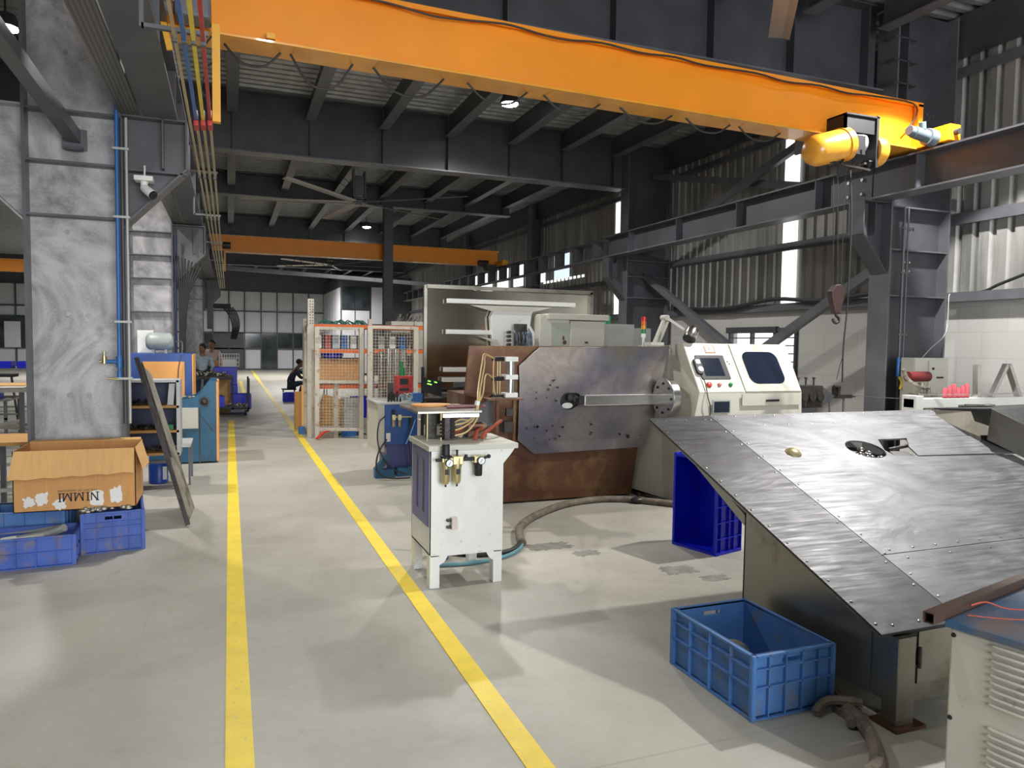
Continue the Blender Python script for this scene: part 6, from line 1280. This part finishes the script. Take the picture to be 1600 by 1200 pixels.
# ================================================================== CAGE, RACK AND MIDDLE GROUND
OFFP = pm('worn_off_white_frame', (0.50, 0.47, 0.40), 0.5, 0, 0.1, 4, dirt=((0.3, 0.2, 0.13), 0.25, 12))
RACKO = pm('rack_orange', (0.70, 0.13, 0.02), 0.5)
def mesh_panel(m, x0, x1, y0, y1, z0, z1, step=0.05, r=0.0022):
    n = int(math.hypot(x1-x0, y1-y0)/step)
    for i in range(1, n):
        f = i/n; m.box(x0+(x1-x0)*f-r, x0+(x1-x0)*f+r, y0+(y1-y0)*f-r, y0+(y1-y0)*f+r, z0, z1)
    k = int((z1-z0)/step)
    for i in range(1, k): m.bar((x0, y0, z0+(z1-z0)*i/k), (x1, y1, z0+(z1-z0)*i/k), r*2, r*2)
def cage(name, lab, x0, x1, y0, y1, z0, z1, posts=0.07, mid=None):
    t = thing(name, lab, 'cage panel', ((x0+x1)/2, (y0+y1)/2, 0))
    for x, y in ((x0, y0), (x1, y1)): MB().box(x-posts/2, x+posts/2, y-posts/2, y+posts/2, 0, z1+0.02).build('post', OFFP, t)
    for z in (z0, z1)+((mid,) if mid else ()): MB().bar((x0, y0, z), (x1, y1, z), 0.05, 0.05).build('rail', OFFP, t)
    m = MB(); mesh_panel(m, x0, x1, y0, y1, z0, z1); g = m.build('wire_mesh', OFFP, t)
    return t
cage('mesh_gate', 'near left white mesh panel of the wire cage beside aisle', 1.33, 2.02, 12.32, 12.15, 0.15, 1.80, 0.07, 0.93)
cage('mesh_gate', 'right white mesh panel of the wire cage behind the blue machine', 2.14, 2.95, 12.05, 12.25, 0.12, 1.83, 0.08, None)
cage('mesh_gate', 'edge on white mesh side panel of cage at the aisle', 1.22, 1.235, 12.42, 13.1, 0.1, 1.80, 0.07, 0.93)
tag(bx(1.60, 1.67, 12.30, 12.36, 0, 0.93).build('cage_post', OFFP), 'short white post inside the near left mesh panel', 'post')
pr = thing('perforated_upright', 'tall perforated off white rack upright rising above the cage', 'upright', (1.24, 12.55, 0))
m = MB(); m.box(1.205, 1.225, 12.5, 12.6, 0, 2.28); m.box(1.225, 1.305, 12.5, 12.515, 0, 2.28); m.parts('angle', OFFP, pr)
m = MB()
for i in range(9):
    for x in (1.245, 1.285): m.cyl((x, 12.5, 1.88+i*0.045), (x, 12.494, 1.88+i*0.045), 0.010, n=6)
m.parts('hole', BLACK, pr)
rk = thing('orange_beam_rack', 'storage rack with orange beams behind the wire cage', 'rack', (2.4, 13.9, 0))
for x in (1.32, 2.40, 3.45):
    for y in (13.5, 14.3): MB().box(x-0.035, x+0.035, y-0.03, y+0.03, 0, 2.0).build('upright', OFFP, rk)
for z in (0.78, 1.42, 1.86):
    for y in (13.46, 14.34): MB().box(1.32, 3.45, y-0.02, y+0.02, z-0.04, z+0.03).build('beam', RACKO, rk)
    MB().box(1.35, 3.42, 13.5, 14.3, z+0.03, z+0.04).build('deck', STEEL_L, rk)
tag(bx(1.42, 2.3, 13.6, 14.2, 0.83, 1.28).build('carton', CARD, bevel=0.004), 'wide brown carton on the lower rack level behind mesh', 'carton')
m = MB(); m.plate([(0, 0), (0.75, 0), (0.62, 0.42), (0.12, 0.58)], (1.42, 13.3, 0.08), (1, 0, 0), (0, 0, 1), -0.05); tag(m.build('cardboard_sheet', WOOD), 'slanted brown cardboard sheet standing on floor inside cage', 'cardboard')
crate('plastic_crate', 'blue crate with white label on floor inside cage', 0.30, 0.4, 0.36, CRATEN, (2.18, 13.2, 0.25), 0, 3, 3, slot=False)
tag(bx(2.02, 2.34, 12.95, 13.45, 0, 0.25).build('floor_block', GREYCAB), 'grey block under the blue crate inside cage', 'block')
m = MB(); m.lathe([(0.18, 0), (0.2, 0.02), (0.2, 0.08), (0.17, 0.09)], (1.75, 13.7, 1.29), (0, 0, 1), 20); tag(m.build('blue_disc', CRATEN, smooth=True), 'blue round plastic disc on the brown carton in rack', 'disc')
for k_, (x, mt_) in enumerate(((1.45, WPAINT), (1.62, CLOTHR), (1.76, PALE), (1.92, BLUEP), (2.08, WPAINT), (2.22, GREYCAB), (2.6, GREYCAB), (2.8, WPAINT), (3.0, BLUEP))):
    tag(bx(x, x+0.11, 13.7, 13.95, 1.462, 1.70).build('packet', mt_), '%s packet standing on the middle rack level, %s from left' % (['white', 'pinkish', 'pale blue', 'blue', 'white', 'grey', 'grey', 'white', 'blue'][k_], ['first', 'second', 'third', 'fourth', 'fifth', 'sixth', 'seventh', 'eighth', 'ninth'][k_]), 'packet', 'packets on the rack')
m = MB(); r_ = random.Random(8)
for i in range(16): x = 1.45+r_.random()*0.75; m.tube([(x, 13.6, 1.905), (x+0.1, 13.7+r_.random()*0.2, 1.94+r_.random()*0.05), (x+0.2, 13.8, 1.905)], 0.012, 5, 3)
tag(m.build('green_net', pm('green_net_cloth', (0.04, 0.16, 0.13), 0.9), loc=(1.8, 13.7, 1.9)), 'crumpled green netting on the rack top', 'netting', kind='stuff')
m = MB()
for i in range(20): x = 3.1+r_.random()*0.5; m.bar((x, 14.5+r_.random()*0.3, 2.0), (x+0.08, 14.6+r_.random()*0.2, 2.05+r_.random()*0.12), 0.02, 0.02)
tag(m.build('metal_odds', SCRAP, loc=(3.3, 14.6, 2)), 'jumble of metal odds on top of the tall cabinet behind rack', 'metal odds', kind='stuff')
tag(bx(3.0, 3.9, 14.5, 15.1, 0, 2.0).build('tall_cabinet', CREAM, bevel=0.004), 'cream tall cabinet just behind the orange beam rack', 'cabinet')
for k_, (x, r, h, y) in enumerate(((2.50, 0.055, 1.42, 12.95), (2.62, 0.06, 1.47, 12.9), (2.75, 0.06, 1.47, 12.92), (2.88, 0.06, 1.46, 12.9), (2.34, 0.035, 1.45, 12.9))):
    tag(MB().lathe([(r, 0.0), (r, h), (r*0.8, h+0.01), (0.001, h+0.01)], (x, y, 0), (0, 0, 1), 18).build('steel_roll', CHROME, smooth=True), ['second', 'third', 'fourth', 'rightmost', 'slim leftmost'][k_]+' upright shiny steel roll inside the wire cage', 'roll', 'upright steel rolls in the cage')
tag(bx(1.80, 2.10, 12.6, 12.9, 0.02, 0.62).build('white_cabinet', GREYCAB, bevel=0.004), 'small white grey cabinet inside the cage by the post', 'cabinet')
tag(bx(1.06, 1.26, 13.3, 13.42, 0.04, 0.70).build('wood_board', WOOD, bevel=0.003), 'brown board standing at the aisle side of cage', 'board')
tag(bx(1.17, 1.25, 13.25, 13.3, 0.04, 0.82).build('wood_board', CARD2, bevel=0.003), 'taller pale board strip against the brown board by cage', 'board')
tag(bx(1.095, 1.19, 12.9, 13.02, 0.0, 0.13).build('small_bin', BLUEP, bevel=0.004), 'small light blue bin on floor by the cage corner', 'bin')
m = MB()
for i in range(9): m.tube([(1.6+r_.random()*0.5, 12.5, 0.02), (1.8+r_.random()*0.3, 12.55, 0.06), (1.9+r_.random()*0.3, 12.5, 0.02)], 0.012, 5, 3)
tag(m.build('floor_cables', RUBBER, loc=(1.9, 12.5, 0)), 'tangle of dark cables on floor at the cage foot', 'cables', kind='stuff')
tag(bx(1.75, 1.98, 12.40, 12.52, 0.0, 0.09).build('small_bin', BLUEP), 'flat blue bin on floor inside the cage front', 'bin')
m = MB(); m.bar((1.30, 12.05, 0.03), (1.44, 12.2, 0.12), 0.05, 0.02); m.bar((1.44, 12.2, 0.12), (1.52, 12.25, 0.12), 0.04, 0.02); tag(m.build('red_lever', RED, loc=(1.35, 12.1, 0)), 'small red foot lever on floor at cage corner', 'lever')
tag(MB().bar((2.02, 12.3, 0.93), (1.36, 12.5, 0.90), 0.04, 0.03).build('loose_bar', OFFP), 'off white bar lying across the mesh panel mid rail', 'bar')

# ================================================================== PEOPLE
def skin(name, verts, edges, radii, mat, parent, root=0, sub=2):
    o_ = Vector(parent.get('_o', (0, 0, 0)))
    me = bpy.data.meshes.new(name); me.from_pydata([tuple(Vector(v)-o_) for v in verts], edges, []); me.materials.append(mat)
    ob = bpy.data.objects.new(name, me); C.objects.link(ob); ob.parent = parent; ob['_o'] = tuple(o_)
    sk = ob.modifiers.new('skin', 'SKIN'); sk.use_smooth_shade = True
    for i, r in enumerate(radii):
        d = me.skin_vertices[0].data[i]; d.radius = r if isinstance(r, tuple) else (r, r); d.use_root = (i == root)
    ss = ob.modifiers.new('sub', 'SUBSURF'); ss.levels = sub; ss.render_levels = sub
    return ob
def figure(lab, base, P, tops, legs, shoes=True, face=(0, -1, 0), pose='standing'):
    """P: joints pelvis waist chest neck head, l/r shoulder elbow wrist hip knee ankle toe"""
    t = thing('person', lab, 'person', base)
    J = ['pelvis', 'waist', 'chest', 'neck', 'chin', 'crown', 'ls', 'le', 'lw', 'rs', 're', 'rw', 'lh', 'lk', 'la', 'lt', 'rh', 'rk', 'ra', 'rt']
    ix = {j: i for i, j in enumerate(J)}
    E_ = [('pelvis', 'waist'), ('waist', 'chest'), ('chest', 'neck'), ('neck', 'chin'), ('chin', 'crown'), ('chest', 'ls'), ('ls', 'le'), ('le', 'lw'), ('chest', 'rs'), ('rs', 're'), ('re', 'rw'),
          ('pelvis', 'lh'), ('lh', 'lk'), ('lk', 'la'), ('la', 'lt'), ('pelvis', 'rh'), ('rh', 'rk'), ('rk', 'ra'), ('ra', 'rt')]
    Rr = dict(pelvis=.10, waist=.095, chest=.11, neck=.045, chin=.062, crown=.075, ls=.05, le=.036, lw=.024, rs=.05, re=.036, rw=.024, lh=.075, lk=.05, la=.032, lt=.03, rh=.075, rk=.05, ra=.032, rt=.03)
    verts = [P[j] for j in J]; edges = [(ix[a], ix[b]) for a, b in E_]; rad = [Rr[j] for j in J]
    # fingers
    f_ = []
    for s_ in 'lr':
        w_ = Vector(P[s_+'w']); e_ = Vector(P[s_+'e']); d = (w_-e_).normalized(); sd = d.orthogonal().normalized()
        n0 = len(verts); verts.append(w_+d*0.05); rad.append(.028); edges.append((ix[s_+'w'], n0))
        for k in range(4):
            b_ = w_+d*0.09+sd*(k-1.5)*0.018; verts.append(b_); rad.append(.009); edges.append((n0, len(verts)-1))
            verts.append(b_+d*(0.05-0.006*abs(k-1.5))+sd.cross(d)*0.015); rad.append(.007); edges.append((len(verts)-2, len(verts)-1))
        verts.append(w_+d*0.05-sd*0.04); rad.append(.009); edges.append((n0, len(verts)-1))
        verts.append(w_+d*0.085-sd*0.05); rad.append(.008); edges.append((len(verts)-2, len(verts)-1))
    skin('body', verts, edges, rad, SKIN, t)
    # clothes
    def sub_chain(name, js, es, scale, mat):
        ii = {j: i for i, j in enumerate(js)}
        skin(name, [P[j] for j in js], [(ii[a], ii[b]) for a, b in es], [Rr[j]*scale+0.008 for j in js], mat, t)
    sub_chain('shirt', ['pelvis', 'waist', 'chest', 'ls', 'le', 'lw', 'rs', 're', 'rw'], [('pelvis', 'waist'), ('waist', 'chest'), ('chest', 'ls'), ('ls', 'le'), ('le', 'lw'), ('chest', 'rs'), ('rs', 're'), ('re', 'rw')], 1.15, tops)
    sub_chain('trousers', ['pelvis', 'lh', 'lk', 'la', 'rh', 'rk', 'ra'], [('pelvis', 'lh'), ('lh', 'lk'), ('lk', 'la'), ('pelvis', 'rh'), ('rh', 'rk'), ('rk', 'ra')], 1.1, legs)
    for s_ in 'lr':
        a = Vector(P[s_+'a']); b = Vector(P[s_+'t']); m = MB(); m.ell((a+b)/2+Vector((0, 0, 0.0)), abs(b.x-a.x)/2+0.05, abs(b.y-a.y)/2+0.05, 0.045, 10, 6); m.build('shoe', BLACK, t, smooth=True)
    hc = (Vector(P['chin'])+Vector(P['crown']))/2; fd = Vector(face).normalized(); up_ = (Vector(P['crown'])-Vector(P['chin'])).normalized(); sd = fd.cross(up_)
    m = MB(); m.ell(hc+up_*0.045-fd*0.02, 0.092, 0.092, 0.085, 14, 8); h_ = m.build('hair', HAIR, t, smooth=True)
    m = MB(); m.ell(hc+fd*0.02-up_*0.01, 0.072, 0.072, 0.10, 14, 10); m.build('face', SKIN, t, smooth=True)
    m = MB(); m.lathe([(0.014, 0), (0.010, 0.012), (0.002, 0.03)], hc+fd*0.085-up_*0.02, fd, 8); m.build('nose', SKIN, t, smooth=True)
    for q in (-1, 1):
        m = MB(); m.ell(hc+fd*0.083+sd*0.03*q+up_*0.005, 0.010, 0.010, 0.007, 8, 5); m.build('eye', BLACK, t)
        m = MB(); m.ell(hc+sd*0.078*q, 0.012, 0.018, 0.03, 8, 6); m.build('ear', SKIN, t, smooth=True)
    m = MB(); m.ell(hc+fd*0.08-up_*0.055, 0.022, 0.022, 0.006, 8, 5); m.build('mouth', pm('lips', (0.16, 0.05, 0.04), 0.5), t)
    return t
X0, Y0 = 1.60, 21.4
figure('person in navy work clothes sitting hunched on a stool, elbow up, hand at face', (X0, Y0, 0), dict(
    pelvis=(X0, Y0, .36), waist=(X0+.0, Y0, .50), chest=(X0+.10, Y0, .70), neck=(X0+.19, Y0, .84), chin=(X0+.25, Y0, .90), crown=(X0+.25, Y0, 1.00),
    ls=(X0+.12, Y0+.15, .75), le=(X0+.42, Y0+.12, .66), lw=(X0+.36, Y0+.05, .86), rs=(X0+.12, Y0-.15, .75), re=(X0+.26, Y0-.20, .55), rw=(X0+.44, Y0-.15, .60),
    lh=(X0+.02, Y0+.09, .34), lk=(X0+.34, Y0+.12, .42), la=(X0+.28, Y0+.12, .07), lt=(X0+.40, Y0+.12, .04), rh=(X0+.02, Y0-.09, .34), rk=(X0+.32, Y0-.12, .42), ra=(X0+.22, Y0-.12, .07), rt=(X0+.34, Y0-.12, .04)),
    NAVY, NAVY, face=(1, -0.1, -0.2))
def stander(X0, Y0, H_, lab, top, legs, fx):
    k = H_/1.55
    figure(lab, (X0, Y0, 0), dict(pelvis=(X0, Y0, .82*k), waist=(X0, Y0, .96*k), chest=(X0, Y0, 1.14*k), neck=(X0+.0, Y0-.01, 1.29*k), chin=(X0+.01, Y0-.03, 1.36*k), crown=(X0+.01, Y0-.03, 1.46*k),
        ls=(X0-.17, Y0, 1.22*k), le=(X0-.23, Y0-.05, .98*k), lw=(X0-.18, Y0-.22, .88*k), rs=(X0+.17, Y0, 1.22*k), re=(X0+.24, Y0-.03, .97*k), rw=(X0+.20, Y0-.2, .86*k),
        lh=(X0-.09, Y0, .80*k), lk=(X0-.10, Y0-.02, .44*k), la=(X0-.10, Y0+.02, .07), lt=(X0-.11, Y0-.12, .04), rh=(X0+.09, Y0, .80*k), rk=(X0+.10, Y0-.02, .44*k), ra=(X0+.10, Y0+.02, .07), rt=(X0+.11, Y0-.12, .04)),
        top, legs, face=fx)
STRIPE = pm('pale_striped_shirt', (0.38, 0.48, 0.55), 0.85, 0, 0.35, 60, stretch=(0.1, 0.1, 1))
stander(-0.60, 19.0, 1.50, 'person in pale blue striped shirt standing behind the trolley', STRIPE, NAVY, (-0.4, -0.9, 0))
stander(-0.42, 20.4, 1.60, 'person in pink shirt standing right behind the blue striped shirt', PINK, NAVY, (-0.3, -1, 0))
so = thing('round_stool', 'dark stool under the seated person', 'stool', (1.55, 21.4, 0))
MB().box(1.36, 1.74, 21.22, 21.58, 0.215, 0.25).build('seat', BLACK, so)
m = MB()
for x in (1.39, 1.69):
    for y in (21.25, 21.53): m.box(x, x+0.02, y, y+0.02, 0, 0.215)
m.parts('leg', BLACK, so)
tbm = thing('small_table', 'small table the seated person leans on', 'table', (2.25, 21.5, 0))
MB().box(2.0, 2.6, 21.2, 21.9, 0.60, 0.625).build('table_top', GREYCAB, tbm)
m = MB()
for x in (2.02, 2.55):
    for y in (21.23, 21.85): m.box(x, x+0.03, y, y+0.03, 0, 0.6)
m.parts('leg', BLACK, tbm)
crate('plastic_crate', 'dark blue crate on floor in front of the seated person', 0.44, 0.30, 0.24, CRATEN, (1.52, 19.95, 0), 0, 4, 2, slot=False)
# cable bundles hanging at the second column, dark cabinet at far wall
m = MB()
for i in range(9): m.tube([(-0.78+i*0.05, 12.6, 2.9-0.02*i), (-0.74+i*0.03, 12.6, 2.5), (-0.72+i*0.012, 12.6, 2.0), (-0.73+i*0.004, 12.6, 0.02)], 0.012, 5, 3)
tag(m.build('cable_bundle', RUBBER, loc=(-0.7, 12.6, 2)), 'fan of black cables dropping from second left bracket', 'cables', kind='stuff')
m = MB(); m.cyl((-0.775, 12.7, 0.0), (-0.775, 12.7, 3.2), 0.02); tag(m.build('air_pipe', DBLUE), 'dark blue pipe up the second grey column', 'pipe')
m = MB(); m.cyl((-0.70, 12.7, 0.0), (-0.70, 12.7, 2.4), 0.02); tag(m.build('air_pipe', STEEL_L), 'grey pipe beside the dark blue pipe on second column', 'pipe')
tag(bx(-0.62, -0.45, 24.08, 24.28, 1.9, 3.38).build('cable_tray', STEEL), 'dark vertical cable tray at the farthest left column', 'cable tray')
m = MB()
for i in range(6): m.tube([(-0.2+i*0.06, 24.6, 2.6), (0.0+i*0.05, 24.6, 2.35), (0.1+i*0.04, 24.6, 2.0), (0.05+i*0.03, 24.6, 1.6)], 0.02, 5, 3)
m.box(-0.45, 0.05, 24.7, 24.9, 2.55, 2.7)
tag(m.build('cable_bundle', RUBBER, loc=(0, 24.6, 2)), 'drooping dark cables beside farthest left column', 'cables', kind='stuff')

# dark worn stains on the floor
STN = pm('worn_dark_concrete', (0.20, 0.19, 0.17), 0.6, 0, 0.25, 12)
for k_, (x, y, w_, h_) in enumerate(((2.35, 5.25, 0.42, 0.22), (2.55, 4.98, 0.25, 0.16), (2.98, 4.40, 0.30, 0.22), (3.12, 4.16, 0.22, 0.14))):
    p = torn(x, y, w_, h_, 44, 0.4)
    tag(MB().plate(p, (0, 0, 0.0003), (1, 0, 0), (0, 1, 0), 0.0012).build('floor_stain', STN), ['large worn dark patch on floor right of the hose bend', 'smaller worn patch in front of the large one by hose', 'worn dark patch on floor in front of the royal blue crate', 'small dark patch nearest the aluminium table side'][k_], 'stain', 'worn patches on the floor')
